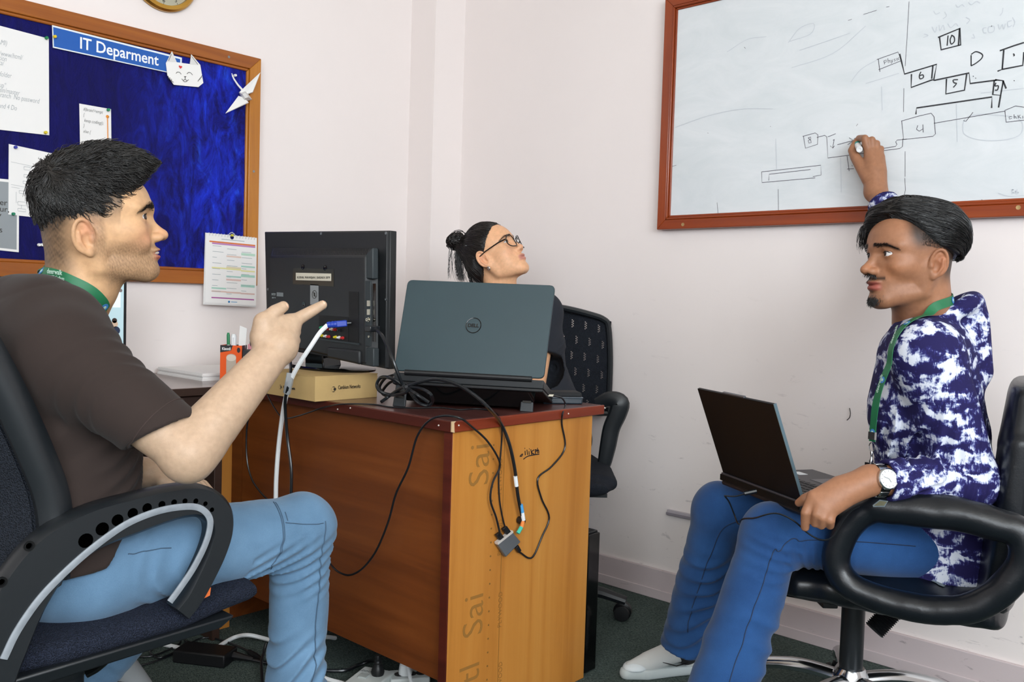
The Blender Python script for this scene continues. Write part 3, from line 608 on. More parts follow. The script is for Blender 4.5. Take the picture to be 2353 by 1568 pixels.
# origami cat head
cat = thing('paper_cat', nbp(425, 200, .007), 'white folded paper cat face with drawn smile on the blue sign', 'paper ornament')
Z = lambda pts, off: [nbp(x/2.306, y/2.306, off) for x, y in pts]
add('head', MB().prism(Z([(910, 272), (935, 330), (1005, 340), (1012, 288), (1060, 345), (1076, 440), (1050, 462), (920, 450), (886, 400), (878, 335)], .0075), (0, -.002, 0)), mat('origami_white', 'f1efec', .6), cat)
add('ear_flap', MB().prism(Z([(910, 272), (933, 328), (884, 326)], .0097), (0, -.001, 0)), mat('origami_white2', 'dcdad8', .6), cat)
add('ear_flap', MB().prism(Z([(1012, 288), (1054, 345), (1007, 340)], .0097), (0, -.001, 0)), mat('origami_white2', 'dcdad8', .6), cat)
mb = MB(); cs = lambda pts, w=.0016: mb.ribbon(smooth_path(Z(pts, .0102), 4), w, (0, -1, 0))
cs([(932, 390), (940, 382), (952, 384), (960, 394)]); cs([(990, 392), (1000, 384), (1012, 388), (1020, 398)])
cs([(962, 418), (972, 426), (981, 420), (990, 428), (1000, 422)]); cs([(981, 408), (981, 420)]); cs([(970, 428), (980, 434), (992, 430)])
for k in range(3): cs([(890+k*9, 402+k*8), (893+k*9, 416+k*8), (902+k*9, 424+k*6)]); cs([(1048+k*9, 432-k*10), (1056+k*6, 420-k*8), (1062+k*4, 416-k*8)])
cs([(893, 322), (908, 288)]); cs([(1016, 300), (1048, 342)])
add('drawn_face', mb, m_ink2, cat, kind='stuff')
mb = MB(); c = Z([(956, 355)], .0104)[0]
add('nose_dot', MB().prism([c+V(.006*math.sin(t)**3, 0, .006*(.8125*math.cos(t)-.3125*math.cos(2*t)-.125*math.cos(3*t))) for t in np.linspace(0, 2*math.pi, 24)[:-1]], (0, -.0004, 0)), mat('red_ink', 'd43030', .5), cat)
add('nose_tip', MB().prism(Z([(974, 405), (988, 405), (981, 412)], .0102), (0, -.0004, 0)), m_ink2, cat)
# origami crane, partly over the frame
cr = thing('paper_crane', ony(560, 262, NYF-.01), 'white folded paper crane hanging over the right frame of the notice board', 'paper ornament')
G = lambda pts, off: [ony(x/2.306, y/2.306, NYF-.004-off) for x, y in pts]
m_or1 = mat('origami_white', 'f1efec', .6)
add('wing', MB().hexa([*G([(1380, 385)], .03), *G([(1340, 490)], .012), *G([(1300, 505)], .004), *G([(1268, 490)], .008), *G([(1379, 384)], .032), *G([(1338, 488)], .016), *G([(1300, 500)], .010), *G([(1270, 486)], .012)]), m_or1, cr, smooth=False)
add('wing', MB().hexa([*G([(1195, 602)], .03), *G([(1262, 510)], .008), *G([(1290, 520)], .004), *G([(1318, 545)], .01), *G([(1195, 600)], .032), *G([(1264, 508)], .012), *G([(1290, 516)], .012), *G([(1315, 540)], .014)]), m_or1, cr, smooth=False)
add('body', MB().hexa([*G([(1265, 490)], .0), *G([(1300, 475)], .0), *G([(1336, 528)], .0), *G([(1290, 540)], .0), *G([(1285, 500)], .03), *G([(1300, 492)], .03), *G([(1316, 515)], .03), *G([(1300, 520)], .03)]), mat('origami_white2', 'dcdad8', .6), cr, smooth=False)
add('neck', MB().tube(G([(1285, 478), (1260, 450), (1240, 420), (1232, 402), (1228, 388)], .012), [.004, .0035, .003, .0026, .0008], 5), m_or1, cr, smooth=False)
# wall calendar hung on the lower right of the board
CYF = NYF-.006
cal = thing('wall_calendar', ony(530, 703, CYF), 'white spiral wall calendar with coloured timetable rows under the notice board', 'calendar')
CC = [(473, 535), (590, 547), (588, 703), (471, 697)]
def cp(u, v, off=0.):      # u, v over the sheet
    a, b, c, d = [ony(x, y, CYF-off) for x, y in CC]; return (a*(1-u)+b*u)*(1-v)+(d*(1-u)+c*u)*v
for k in range(4):
    j = -.012*k
    add('sheet', MB().prism([cp(j*.4, 0, -.0015*k), cp(1, 0, -.0015*k), cp(1-.0*k, 1+.006*k, -.0015*k), cp(j, .99+.01*k, -.0015*k)], (0, -.0008, 0)), m_paper, cal)
rowm = lambda c: mat('cal_'+c, c, .6)
def crow(u0, u1, v0, v1, c): add('printed_row', MB().prism([cp(u0, v0, .001), cp(u1, v0, .001), cp(u1, v1, .001), cp(u0, v1, .001)], (0, -.0002, 0)), rowm(c), cal)
crow(.07, .97, .105, .125, 'd9733a'); crow(.12, .97, .127, .150, 'b97fb5'); crow(.12, .96, .905, .922, 'a8559a')
U = [(.12, .40), (.40, .69), (.69, .97)]
for k, (v0, v1, c) in {2: (.245, .275, 'b8d8c4')}.items(): pass
for i, v0, h, c in [(2, .24, .035, 'b8d8c4'), (1, .295, .022, 'dfc5b8'), (2, .425, .022, 'a3cfc0'), (1, .455, .022, 'ddd0b0'), (0, .475, .02, 'e2dd9c'), (1, .478, .02, 'e2dd9c'), (2, .49, .02, 'e2dd9c'), (2, .555, .035, 'a9d2c2'), (1, .585, .022, 'a8cdc4'), (1, .63, .025, 'dcbcb4'), (2, .70, .036, 'a6cfc0'), (0, .765, .022, 'a8d0c0'), (0, .81, .022, 'dfc4b8'), (1, .815, .022, 'dcbfb4'), (2, .82, .022, 'd8bab2')]:
    crow(*U[i], v0, v0+h, c)
mb = MB(); random.seed(5)
for k in range(26):
    i = k % 3; v0 = .17+.027*k; u0 = U[i][0]+.01; L = .08+.14*random.random()
    mb.prism([cp(u0, v0, .0011), cp(u0+L, v0, .0011), cp(u0+L, v0+.006, .0011), cp(u0, v0+.006, .0011)], (0, -.0002, 0))
for v0 in (.065,): mb.prism([cp(.3, v0, .0011), cp(.75, v0, .0011), cp(.75, v0+.008, .0011), cp(.3, v0+.008, .0011)], (0, -.0002, 0))
add('small_print', mb, mat('calendar_print', '9aa4aa', .7), cal)
add('foot_mark', MB().lathe(cp(.46, .962, .001), (0, -1, 0), [(.004, 0), (.004, .0004)], 12), mat('cal_blue', '2f7fb8', .5), cal); crow(.50, .62, .957, .968, '6fa3c8')
for k in range(16):
    if k in (7, 8): continue
    c = cp(.06+.88*k/15, .012); add('spiral_ring', MB().tube([c+V(0, .006*math.cos(t), .0045*math.sin(t)) for t in np.linspace(0, 2*math.pi, 11)[:-1]], .0008, 5, closed=True), mat('white_wire', 'd8d8da', .4), cal)
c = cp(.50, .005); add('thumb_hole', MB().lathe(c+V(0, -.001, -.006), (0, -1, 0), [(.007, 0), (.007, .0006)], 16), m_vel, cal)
add('hanger', MB().tube([cp(.42, .01), c+V(-.008, 0, .008), c+V(0, 0, .012), c+V(.008, 0, .008), cp(.58, .01)], .0012, 6), mat('white_wire', 'd8d8da', .4), cal)
pin(531, 541, 'cfc63a', 'yellow push pin the wall calendar hangs from', yy=CYF-.002)
# ------------------------------------------------------------------ wall clock above the board
m_gold = mat('brass', 'b58a3c', .25, .85)
cc = ony(373, -56, YA-.002); ck = thing('wall_clock', cc-V(0, 0, .12), 'round brass rimmed wall clock above the notice board', 'clock')
add('rim', MB().lathe(cc, (0, -1, 0), [(.105, 0), (.118, .004), (.118, .014), (.112, .022), (.100, .024), (.098, .016), (.098, .012)], 48, caps=False), m_gold, ck)
add('dial', MB().lathe(cc, (0, -1, 0), [(.099, .010), (.099, .012), (.001, .012)], 48), mat('clock_dial', 'e6e2c8', .5), ck)
for k in range(12):
    t_ = math.radians(90-30*k); p = cc+V(.084*math.cos(t_), -.0125, .084*math.sin(t_)-.006)
    text(str(12 if k == 0 else k), .019, p, (1, 0, 0), (0, 0, 1), m_ink2, ck, 'numeral', 'CENTER', ext=.0002)
    add('tick', MB().obox(cc+V(.095*math.cos(t_), -.0126, .095*math.sin(t_)), .0025*V(math.cos(t_), 0, math.sin(t_)), .0006*V(-math.sin(t_), 0, math.cos(t_)), V(0, .0003, 0)), m_ink2, ck)
for L, t_, w_ in [(.05, 40, .003), (.072, 170, .002)]:
    t_ = math.radians(t_); d = V(math.cos(t_), 0, math.sin(t_)); add('hand', MB().obox(cc+d*L*.45+V(0, -.0145, 0), d*L*.55, np.cross(d, V(0, 1, 0))*w_, V(0, .0005, 0)), m_black, ck)
t = NT('clock_glass'); t.set(.02, 0, .5, Transmission_Weight=1.0, IOR=1.1); add('glass', MB().lathe(cc, (0, -1, 0), [(.099, .0185), (.099, .0195)], 40), t.m, ck)

# ------------------------------------------------------------------ whiteboard on the right wall
m_teak = wood('red_teak_upright', [(.25, '6e2508'), (.5, '8f3a0e'), (.78, 'a64e18')], 'z', 1.2, .3, .35)
m_teaky = wood('red_teak_rail', [(.25, '6e2508'), (.5, '8f3a0e'), (.78, 'a64e18')], 'y', 1.2, .3, .35)
WXF, WXP = XB-.034, XB-.024
WY1 = onx(1509, 528, WXF)[1]; WZ0 = onx(1509, 528, WXF)[2]; ip = onx(1540, 499, WXP); it = onx(1558, 23, WXP)
WW = WY1-ip[1]; WZ1 = it[2]+WW; WY0 = -.25
wb = thing('whiteboard', (XB, (WY0+WY1)/2, WZ0), 'large whiteboard in a reddish wooden frame covered in marker sketches', 'whiteboard')
def wmiter(side, off, w_, xf, depth):
    y0, y1, z0, z1 = WY0+off, WY1-off, WZ0+off, WZ1-off
    I = {'top': [(y0, z1), (y1, z1), (y1-w_, z1-w_), (y0+w_, z1-w_)], 'bottom': [(y0, z0), (y1, z0), (y1-w_, z0+w_), (y0+w_, z0+w_)],
         'far': [(y1, z0), (y1, z1), (y1-w_, z1-w_), (y1-w_, z0+w_)], 'near': [(y0, z0), (y0, z1), (y0+w_, z1-w_), (y0+w_, z0+w_)]}[side]
    return MB().prism([(xf, y, z) for y, z in I], (depth, 0, 0))
for s_ in ('top', 'bottom', 'far', 'near'):
    mm = m_teaky if s_ in ('top', 'bottom') else m_teak
    add('frame_rail', wmiter(s_, 0, WW-.014, WXF, .033), mm, wb, bevel=.002)
    add('frame_bead', wmiter(s_, WW-.014, .008, WXF-.001, .02), mm, wb, bevel=.003); add('frame_bead', wmiter(s_, WW-.006, .007, WXF+.005, .012), mm, wb, bevel=.002)
t = NT('whiteboard_enamel'); t.set(.18, 0, .5); sm = t.noise(t.coord((1, 2, 5), (.5, 0, 0)), 2.2, 6, .65, .8)
t.color(t.ramp(sm, [(.3, 'd4dadd'), (.6, 'dee2e5'), (.8, 'e4e7ea')])); m_enam = t.m
board = add('board_panel', MB().box((WXP, WY0+WW-.01, WZ0+WW-.01), (XB-.004, WY1-WW+.01, WZ1-WW+.01)), m_enam, wb)
for x, y in [(1569, 516), (2340, 477)]:
    c = onx(x, y, WXF); add('frame_screw', MB().lathe(c+V(.001, 0, 0), (-1, 0, 0), [(.006, 0), (.006, .0016), (.003, .0012)], 12), mat('brass_dull', 'b79a6a', .4, .6), wb)
ink = {'k': mat('marker_black', '2a2b30', .6), 'g': mat('marker_grey_smear', 'c6cbd1', .7), 't': mat('marker_thin', '4a4450', .6)}
lay = {k: MB() for k in ink}
def Wp(pts): return [onx(1500+x/2.7585, y/2.7585, WXP-.0002) for x, y in pts]
def S(k, w_, *strokes, sm=False):
    w_ = w_*(.75 if k == 't' else .9)
    for s in strokes: lay[k].ribbon(smooth_path(Wp(s), 5) if sm and len(s) > 2 else Wp(s), w_, (-1, 0, 0), .0004)
# bold upper right sketch
S('k', .0045, [(1808, 238), (1948, 180), (1952, 285), (1828, 316), (1818, 238)], [(1945, 180), (1938, 290)], [(1565, 342), (1578, 395), (1596, 470), (1800, 408), (1780, 512)], [(1776, 415), (1768, 500)],
  [(1640, 470), (1638, 555), (1775, 505)], [(1784, 510), (2005, 463), (2012, 530), (2180, 508)], [(1862, 500), (1858, 596), (1976, 572), (1990, 470)], [(2165, 510), (2155, 600), (2205, 605), (2222, 512), (2170, 506)], [(2220, 512), (2240, 562)],
  [(1668, 725), (1672, 685), (2150, 615), (2148, 685)], [(2205, 605), (2192, 682)], [(2200, 322), (2290, 290), (2353, 270)], [(2225, 318), (2215, 440), (2185, 452)], [(2215, 440), (2345, 415), (2353, 330)])
S('k', .0035, [(2018, 350), (2018, 418)], [(1872, 225), (1866, 290)]); S('k', .0035, [(2018, 345), (2050, 328), (2088, 345), (2085, 370), (2050, 400), (2018, 418)], [(1895, 225), (1885, 255), (1893, 280), (1912, 262), (1910, 235), (1893, 222)], [(1700, 455), (1690, 480), (1695, 500), (1715, 492), (1712, 475), (1692, 480)],
  [(1935, 505), (1905, 508), (1910, 525), (1925, 530), (1905, 555)], [(2175, 525), (2170, 545), (2190, 545), (2185, 570), (2168, 572)], [(2285, 340), (2292, 350), (2286, 356)], sm=True)
S('k', .002, [(2030, 482), (2034, 486)], [(2045, 494), (2049, 498)], [(2288, 510), (2294, 514)])
# thinner lower sketch
S('t', .0022, [(1420, 378), (1555, 330), (1575, 385), (1432, 442)], [(1430, 375), (1440, 455)], [(1575, 768), (1690, 735), (1765, 718), (1783, 740), (1792, 850), (1775, 865), (1590, 885), (1578, 768)], [(1585, 880), (1583, 930), (1565, 942), (1110, 1002), (1103, 868), (1090, 858), (1040, 872)],
  [(1612, 882), (1550, 888), (1540, 900), (1548, 915), (1540, 928), (1440, 945)], [(950, 865), (1030, 843), (1047, 855), (1045, 915), (968, 940), (955, 862)], [(1782, 782), (2230, 705)], [(1970, 765), (1985, 770), (2030, 712)], [(2232, 700), (2240, 775), (2353, 762)], [(2232, 700), (2300, 672), (2353, 680)],
  [(690, 1090), (1065, 1048), (1067, 1110), (1015, 1120)], [(690, 1090), (692, 1158), (1030, 1128)], [(735, 1145), (738, 1105), (1000, 1075)], [(1150, 885), (1140, 940), (1126, 925)], [(1140, 940), (1152, 925)], [(1170, 918), (1275, 890), (1245, 874)], [(1275, 890), (1235, 918)], [(1142, 890), (1152, 884)],
  [(1232, 990), (1245, 1085)], [(1232, 1072), (1275, 1070)], [(1262, 1050), (1266, 1053)], [(1110, 868), (1160, 848)], [(1680, 795), (1672, 820), (1690, 832), (1712, 818)], [(1712, 790), (1715, 840)], [(985, 875), (1000, 868), (1002, 882), (985, 892), (990, 908), (1005, 905), (1002, 890), (985, 875)])
S('t', .0018, [(1465, 385), (1470, 408)], [(1467, 385), (1480, 380), (1482, 392), (1470, 396)], [(1490, 370), (1493, 400)], [(1493, 385), (1502, 382), (1505, 398)], [(1510, 380), (1515, 392), (1522, 378)], [(1520, 388), (1512, 404)], [(1538, 372), (1530, 376), (1538, 384), (1530, 390)], [(1548, 368), (1550, 385)], [(1562, 362), (1554, 372), (1562, 380)],
  [(2275, 738), (2258, 742), (2262, 755), (2276, 750)], [(2290, 725), (2292, 752)], [(2292, 740), (2300, 738), (2304, 750)], [(2315, 730), (2318, 750)], [(2330, 728), (2320, 740), (2334, 750)], [(2345, 735), (2346, 752)])
S('t', .0016, [(1335, 92), (1420, 65)], [(1480, 45), (1500, 41)], [(1238, 130), (1262, 122)], [(122, 1055), (150, 1048)], [(408, 1285), (414, 1355)], [(380, 1360), (420, 1356)], [(795, 1200), (797, 1335)], [(580, 298), (588, 308)], [(1598, 1130), (1602, 1205), (1593, 1243)], [(1625, 10), (1612, 240), (1600, 420)], [(1592, 560), (1590, 710)], [(1600, 960), (1600, 1120)], [(1300, 785), (1290, 800)], [(745, 800), (748, 804)], [(348, 842), (352, 846)], [(2086, 1265), (2090, 1272)])
S('g', .0022, [(142, 808), (350, 735), (560, 692), (760, 690)], [(1255, 520), (1320, 440), (1420, 380)], [(1350, 530), (1560, 465)], [(930, 320), (1250, 210)], [(470, 330), (600, 250), (720, 232)], [(860, 270), (930, 180), (1020, 150), (1000, 215), (870, 262)], [(880, 430), (1140, 340), (1350, 165)], [(1190, 1000), (1195, 1220)], [(780, 880), (785, 1080)], [(1450, 550), (1455, 700)], [(1925, 660), (1930, 900)], [(2080, 590), (2353, 560)], sm=True)
S('g', .0026, [(1965, 790), (1985, 750), (2060, 725), (2180, 730), (2300, 745), (2345, 790), (2320, 860), (2200, 890), (2060, 885), (1975, 850), (1965, 790)], [(1780, 70), (1795, 90), (1820, 80)], [(1850, 75), (1862, 100), (1840, 120)], [(1920, 30), (1935, 45), (1960, 30), (1975, 42)], [(2000, 15), (2020, 30), (2050, 10), (2075, 20)], [(1985, 110), (2010, 125), (1990, 150)], [(1720, 215), (1745, 225), (1715, 238)], [(1770, 170), (1790, 205), (1800, 170)], [(1815, 160), (1820, 195), (1840, 160), (1850, 190)], [(1870, 150), (1890, 175), (1920, 150), (1935, 165)], [(2220, 50), (2215, 80), (2200, 100)],
  [(2115, 175), (2095, 180), (2098, 205), (2115, 208)], [(2150, 165), (2128, 172), (2130, 205), (2160, 200), (2165, 170), (2145, 165)], [(2190, 155), (2200, 185), (2215, 155), (2225, 185), (2235, 150)], [(2275, 130), (2250, 140), (2255, 170), (2278, 160)], [(2280, 110), (2295, 140), (2285, 170)], [(2030, 215), (2040, 240), (2020, 240)], [(2190, 1225), (2260, 1245), (2353, 1240)], sm=True)
S('g', .0035, [(2270, 1205), (2285, 1202), (2275, 1215), (2288, 1222), (2272, 1230)], [(2312, 1203), (2298, 1215), (2305, 1230), (2318, 1220), (2300, 1216)], sm=True)
for k in lay: add('marker_drawing', lay[k], ink[k], board, smooth=False, kind='stuff')
# ------------------------------------------------------------------ smooth implicit surfaces for bodies and clothing
def rotm(ax, ang):
    return np.array(Matrix.Rotation(math.radians(ang), 3, Vector(ax)))
class Frame:
    def __init__(s, o, f, u, sc_=1.0):
        s.o = np.asarray(o, float); f = nrm(f); u = np.asarray(u, float); l = nrm(np.cross(u, f)); s.R = np.stack([f, l, np.cross(f, l)], 1); s.s = sc_
    def pt(s, p): return s.o+s.R@(np.asarray(p, float)*s.s)
    def loc(s, P): return ((P-s.o)@s.R)/s.s
    ear = 0.
    face = (0., 0., 1., 0.)          # forward and up shift of the face, lower-face length, extra forehead
    def fp(s, p):
        x, y, z = p; fx, fz, low, fb = s.face; z = z if z > -.03 else -.03+(z+.03)*low; return (x+fx, y, z+fz)
    def floc(s, P):
        q = s.loc(P).copy(); fx, fz, low, fb = s.face; q[:, 0] -= fx; q[:, 2] -= fz; q[:, 2] = np.where(q[:, 2] > -.03, q[:, 2], -.03+(q[:, 2]+.03)/low); return q
WORLD = Frame((0, 0, 0), (1, 0, 0), (0, 0, 1))
class SDF:
    def __init__(s, fr=WORLD): s.ops = []; s.fr = fr
    def _put(s, fn, c, r, k, op): s.ops.append((fn, None if c is None else np.asarray(c, np.float32), r, k, op)); return s
    def chain(s, pts, rad, k=.01, op='u'):
        P = np.array([s.fr.pt(p) for p in pts], np.float32); r = np.array(rad, np.float32)*s.fr.s
        if r.ndim == 0: r = np.full(len(P), r, np.float32)
        c = (P.max(0)+P.min(0))/2; R = float(np.max(np.linalg.norm(P-c, axis=1)+r))
        def fn(X):
            d = None
            for i in range(len(P)-1):
                a, ab = P[i], P[i+1]-P[i]; q = X-a; t = np.clip((q@ab)/max(float(ab@ab), 1e-12), 0, 1)
                e = np.sqrt(((q-t[..., None]*ab)**2).sum(-1))-(r[i]+(r[i+1]-r[i])*t); d = e if d is None else np.minimum(d, e)
            return d
        return s._put(fn, c, R, k*s.fr.s, op)
    def ell(s, c, r, k=.01, op='u', R=None):
        C = s.fr.pt(c).astype(np.float32); M = (s.fr.R if R is None else s.fr.R@R).astype(np.float32); r = (np.array([r]*3 if np.isscalar(r) else r)*s.fr.s).astype(np.float32)
        def fn(X):
            q = (X-C)@M; k0 = np.sqrt(((q/r)**2).sum(-1)); k1 = np.sqrt(((q/(r*r))**2).sum(-1)); return k0*(k0-1)/np.maximum(k1, 1e-6)
        return s._put(fn, C, float(r.max()), k*s.fr.s, op)
    def box(s, c, h, rd=.005, k=.005, op='u', R=None):
        C = s.fr.pt(c).astype(np.float32); M = (s.fr.R if R is None else s.fr.R@R).astype(np.float32); h = np.array(h, np.float32)*s.fr.s
        def fn(X):
            q = np.abs((X-C)@M)-(h-rd); return np.sqrt((np.maximum(q, 0)**2).sum(-1))+np.minimum(q.max(-1), 0)-rd
        return s._put(fn, C, float(np.linalg.norm(h)), k*s.fr.s, op)
    def loft(s, pts, side, front, rs, rf, k=.02, op='u', ex=2.3):
        P = np.array(pts, np.float32); sd, fr = nrm(side).astype(np.float32), nrm(front).astype(np.float32); rs = np.array(rs, np.float32); rf = np.array(rf, np.float32)
        c = (P.max(0)+P.min(0))/2; R = float(np.max(np.linalg.norm(P-c, axis=1)+np.maximum(rs, rf)))
        def fn(X):
            d = None
            for i in range(len(P)-1):
                a, ab = P[i], P[i+1]-P[i]; q = X-a; L2 = max(float(ab@ab), 1e-12); t = (q@ab)/L2; tc = np.clip(t, 0, 1)
                v = q-tc[..., None]*ab; A = rs[i]+(rs[i+1]-rs[i])*tc; B = rf[i]+(rf[i+1]-rf[i])*tc
                axl = (t-tc)*math.sqrt(L2); qs = v@sd; qf = v@fr; m = np.minimum(A, B)
                e = ((np.abs(qs/A)**ex+np.abs(qf/B)**ex+np.abs(axl/m)**ex)**(1/ex)-1)*m; d = e if d is None else np.minimum(d, e)
            return d
        return s._put(fn, c, R, k, op)
    def cut(s, p, n, k=.002, local=None):       # keep the side the normal does not point to; local=(centre, radius) limits it
        p = np.asarray(p, np.float32); n = nrm(n).astype(np.float32)
        def fn(X):
            d = (X-p)@n
            if local is not None: d = np.where(((X-np.asarray(local[0], np.float32))**2).sum(-1) < local[1]**2, d, -1.0)
            return d
        return s._put(fn, None, 0, k, 'i')
    def disp(s, f): s.ops.append((f, None, 0, 0, 'd')); return s
    def val(s, X, cen=None, brad=0.):
        shp = X.shape[:-1]; d = np.full(shp, .5, np.float32)
        for fn, c, r, k, op in s.ops:
            if op == 'd': d = d+fn(X).astype(np.float32); continue
            if cen is not None and c is not None:
                act = ((cen-c)**2).sum(-1) < (r*1.04+brad+1.6*k+.012)**2
                if not act.any(): continue
                Xa = X[act]; da = d[act]
            else: act = None; Xa = X; da = d
            b = fn(Xa).astype(np.float32)
            if op == 'u': h = np.clip(.5+.5*(b-da)/k, 0, 1); n = b+(da-b)*h-k*h*(1-h)
            elif op == 's': b = -b; h = np.clip(.5-.5*(b-da)/k, 0, 1); n = b+(da-b)*h+k*h*(1-h)
            else: h = np.clip(.5-.5*(b-da)/k, 0, 1); n = b+(da-b)*h+k*h*(1-h)
            if act is None: d = n
            else: d[act] = n
        return d
    def grad(s, P, e=.0015):
        return np.stack([(s.val(P+dv)-s.val(P-dv)) for dv in np.eye(3, dtype=np.float32)*e], -1)/(2*e)
    def project(s, P, off=0., it=6):
        P = np.atleast_2d(np.asarray(P, np.float32)).copy()
        for _ in range(it):
            d = s.val(P)-off; g = s.grad(P); P -= np.clip(d, -.05, .05)[:, None]*g/np.maximum((g*g).sum(-1), .2)[:, None]
        return P
    def mesh(s, h, pad=.012, B=12):
        lo = np.min([c-r for fn, c, r, k, op in s.ops if c is not None and op == 'u'], 0)-pad; hi = np.max([c+r for fn, c, r, k, op in s.ops if c is not None and op == 'u'], 0)+pad
        nb = np.ceil((hi-lo)/(B*h)).astype(int); N = nb*B+2
        g = np.stack(np.meshgrid(*[np.arange(n) for n in nb], indexing='ij'), -1).reshape(-1, 3)
        cen = (lo+(g+.5)*B*h).astype(np.float32); rad = B*h*.5*1.7321
        dc = s.val(cen); keep = np.abs(dc) < rad*2.4+.006; g = g[keep]; cen = cen[keep]
        off = np.stack(np.meshgrid(*[np.arange(B+1)]*3, indexing='ij'), -1).reshape(-1, 3)
        D = np.empty((len(g), (B+1)**3), np.float32); CH = 400
        for i in range(0, len(g), CH):
            X = (lo+((g[i:i+CH, None]*B+off[None])*h)).astype(np.float32); D[i:i+CH] = s.val(X, cen[i:i+CH], rad)
        D = D.reshape(-1, B+1, B+1, B+1); ins = D < 0
        mx = np.zeros((len(g), B, B, B), np.int8)
        cr = [(i, j, k) for i in (0, 1) for j in (0, 1) for k in (0, 1)]
        sl = lambda A, i, j, k: A[:, i:i+B, j:j+B, k:k+B]
        for c in cr: mx += sl(ins, *c)
        act = (mx > 0) & (mx < 8); bi, ci, cj, ck = np.nonzero(act)
        vals = np.stack([D[bi, ci+i, cj+j, ck+k] for i, j, k in cr], 1)
        pos = np.zeros((len(bi), 3), np.float32); cnt = np.zeros(len(bi), np.float32); crn = np.array(cr, np.float32)
        for a in range(8):
            for b in range(a+1, 8):
                if np.abs(crn[a]-crn[b]).sum() != 1: continue
                va, vb = vals[:, a], vals[:, b]; x = (va < 0) != (vb < 0)
                t = np.where(x, va/np.where(x, va-vb, 1), 0); pos += np.where(x[:, None], crn[a]+(crn[b]-crn[a])*t[:, None], 0); cnt += x
        cell = g[bi]*B+np.stack([ci, cj, ck], 1); verts = lo+(cell+pos/cnt[:, None])*h
        key = (cell[:, 0]*N[1]+cell[:, 1])*N[2]+cell[:, 2]; order = np.argsort(key); skey = key[order]
        faces = []
        for ax in range(3):
            d1 = [0, 0, 0]; d1[ax] = 1; a0 = sl(ins, 0, 0, 0); a1 = sl(ins, *d1); e = np.nonzero(a0 != a1)
            cc = g[e[0]]*B+np.stack(e[1:], 1); flip = a0[e]
            u_, w_ = (ax+1) % 3, (ax+2) % 3; quad = []
            for du, dw in ((0, 0), (-1, 0), (-1, -1), (0, -1)):
                q = cc.copy(); q[:, u_] += du; q[:, w_] += dw
                kq = (q[:, 0]*N[1]+q[:, 1])*N[2]+q[:, 2]; ix = np.clip(np.searchsorted(skey, kq), 0, len(skey)-1)
                quad.append(np.where(skey[ix] == kq, order[ix], -1))
            Q = np.stack(quad, 1); Q[~flip] = Q[~flip][:, ::-1]; faces.append(Q[(Q >= 0).all(1)])
        return verts.astype(np.float64), np.concatenate(faces)
def add_np(name, V_, F_, m, parent=None, cols=None, **kw):
    me = bpy.data.meshes.new(name); n, k = F_.shape
    me.vertices.add(len(V_)); me.vertices.foreach_set('co', np.asarray(V_, np.float32).ravel())
    me.loops.add(n*k); me.loops.foreach_set('vertex_index', F_.astype(np.int32).ravel())
    me.polygons.add(n); me.polygons.foreach_set('loop_start', np.arange(0, n*k, k, dtype=np.int32))
    try: me.polygons.foreach_set('loop_total', np.full(n, k, np.int32))
    except Exception: pass
    me.update(calc_edges=True)
    if cols is not None:
        a = me.color_attributes.new('Col', 'FLOAT_COLOR', 'POINT'); c4 = np.ones((len(V_), 4), np.float32); c4[:, :3] = cols; a.data.foreach_set('color', c4.ravel())
    kw.setdefault('angle', 0)
    return finish(name, me, m, parent, **kw)
_wd = np.random.default_rng(11).normal(size=(24, 3)).astype(np.float32); _wd /= np.linalg.norm(_wd, axis=1)[:, None]; _wp = np.random.default_rng(12).uniform(0, 6.28, 24).astype(np.float32)
def wn(P, f, seed=0, n=5):       # smooth pseudo noise in [-1, 1]
    o = 0
    for i in range(n):
        a, b = _wd[(seed*3+i) % 24], _wd[(seed*3+i+7) % 24]
        o = o+np.sin((P@a)*f*(1+.35*i)+_wp[(i+seed) % 24]+1.7*np.sin((P@b)*f*.6+_wp[(i+5+seed) % 24]))
    return o/n*1.4
def ss(x, a, b): t = np.clip((x-a)/(b-a), 0, 1); return t*t*(3-2*t)
def folds(P, a, b, s0, s1, lam, amp, seed=0, skew=0., wob=1.2):   # creases across the limb a-b, between fractions s0 and s1
    a, b = np.asarray(a, np.float32), np.asarray(b, np.float32); L = np.linalg.norm(b-a); d = (b-a)/L; s = (P-a)@d
    e = np.cross(d, [0, 0, 1]) if abs(d[2]) < .9 else V(1, 0, 0); s2 = s+skew*(P@nrm(e).astype(np.float32))
    m = ss(s/L, s0-.08, s0+.08)*(1-ss(s/L, s1-.08, s1+.08)); r2 = ((P-a-np.clip(s, 0, L)[..., None]*d)**2).sum(-1); m = m*(r2 < .16**2)
    ph = wn(P, 11, seed); w_ = np.sin(s2*6.283/lam+wob*2.6*ph+seed); w_ = .5-1.5*np.abs(w_)**1.3
    return -amp*m*w_*ss(wn(P*np.array((1, 1, .8), np.float32), 10, seed+3), -.25, .75)

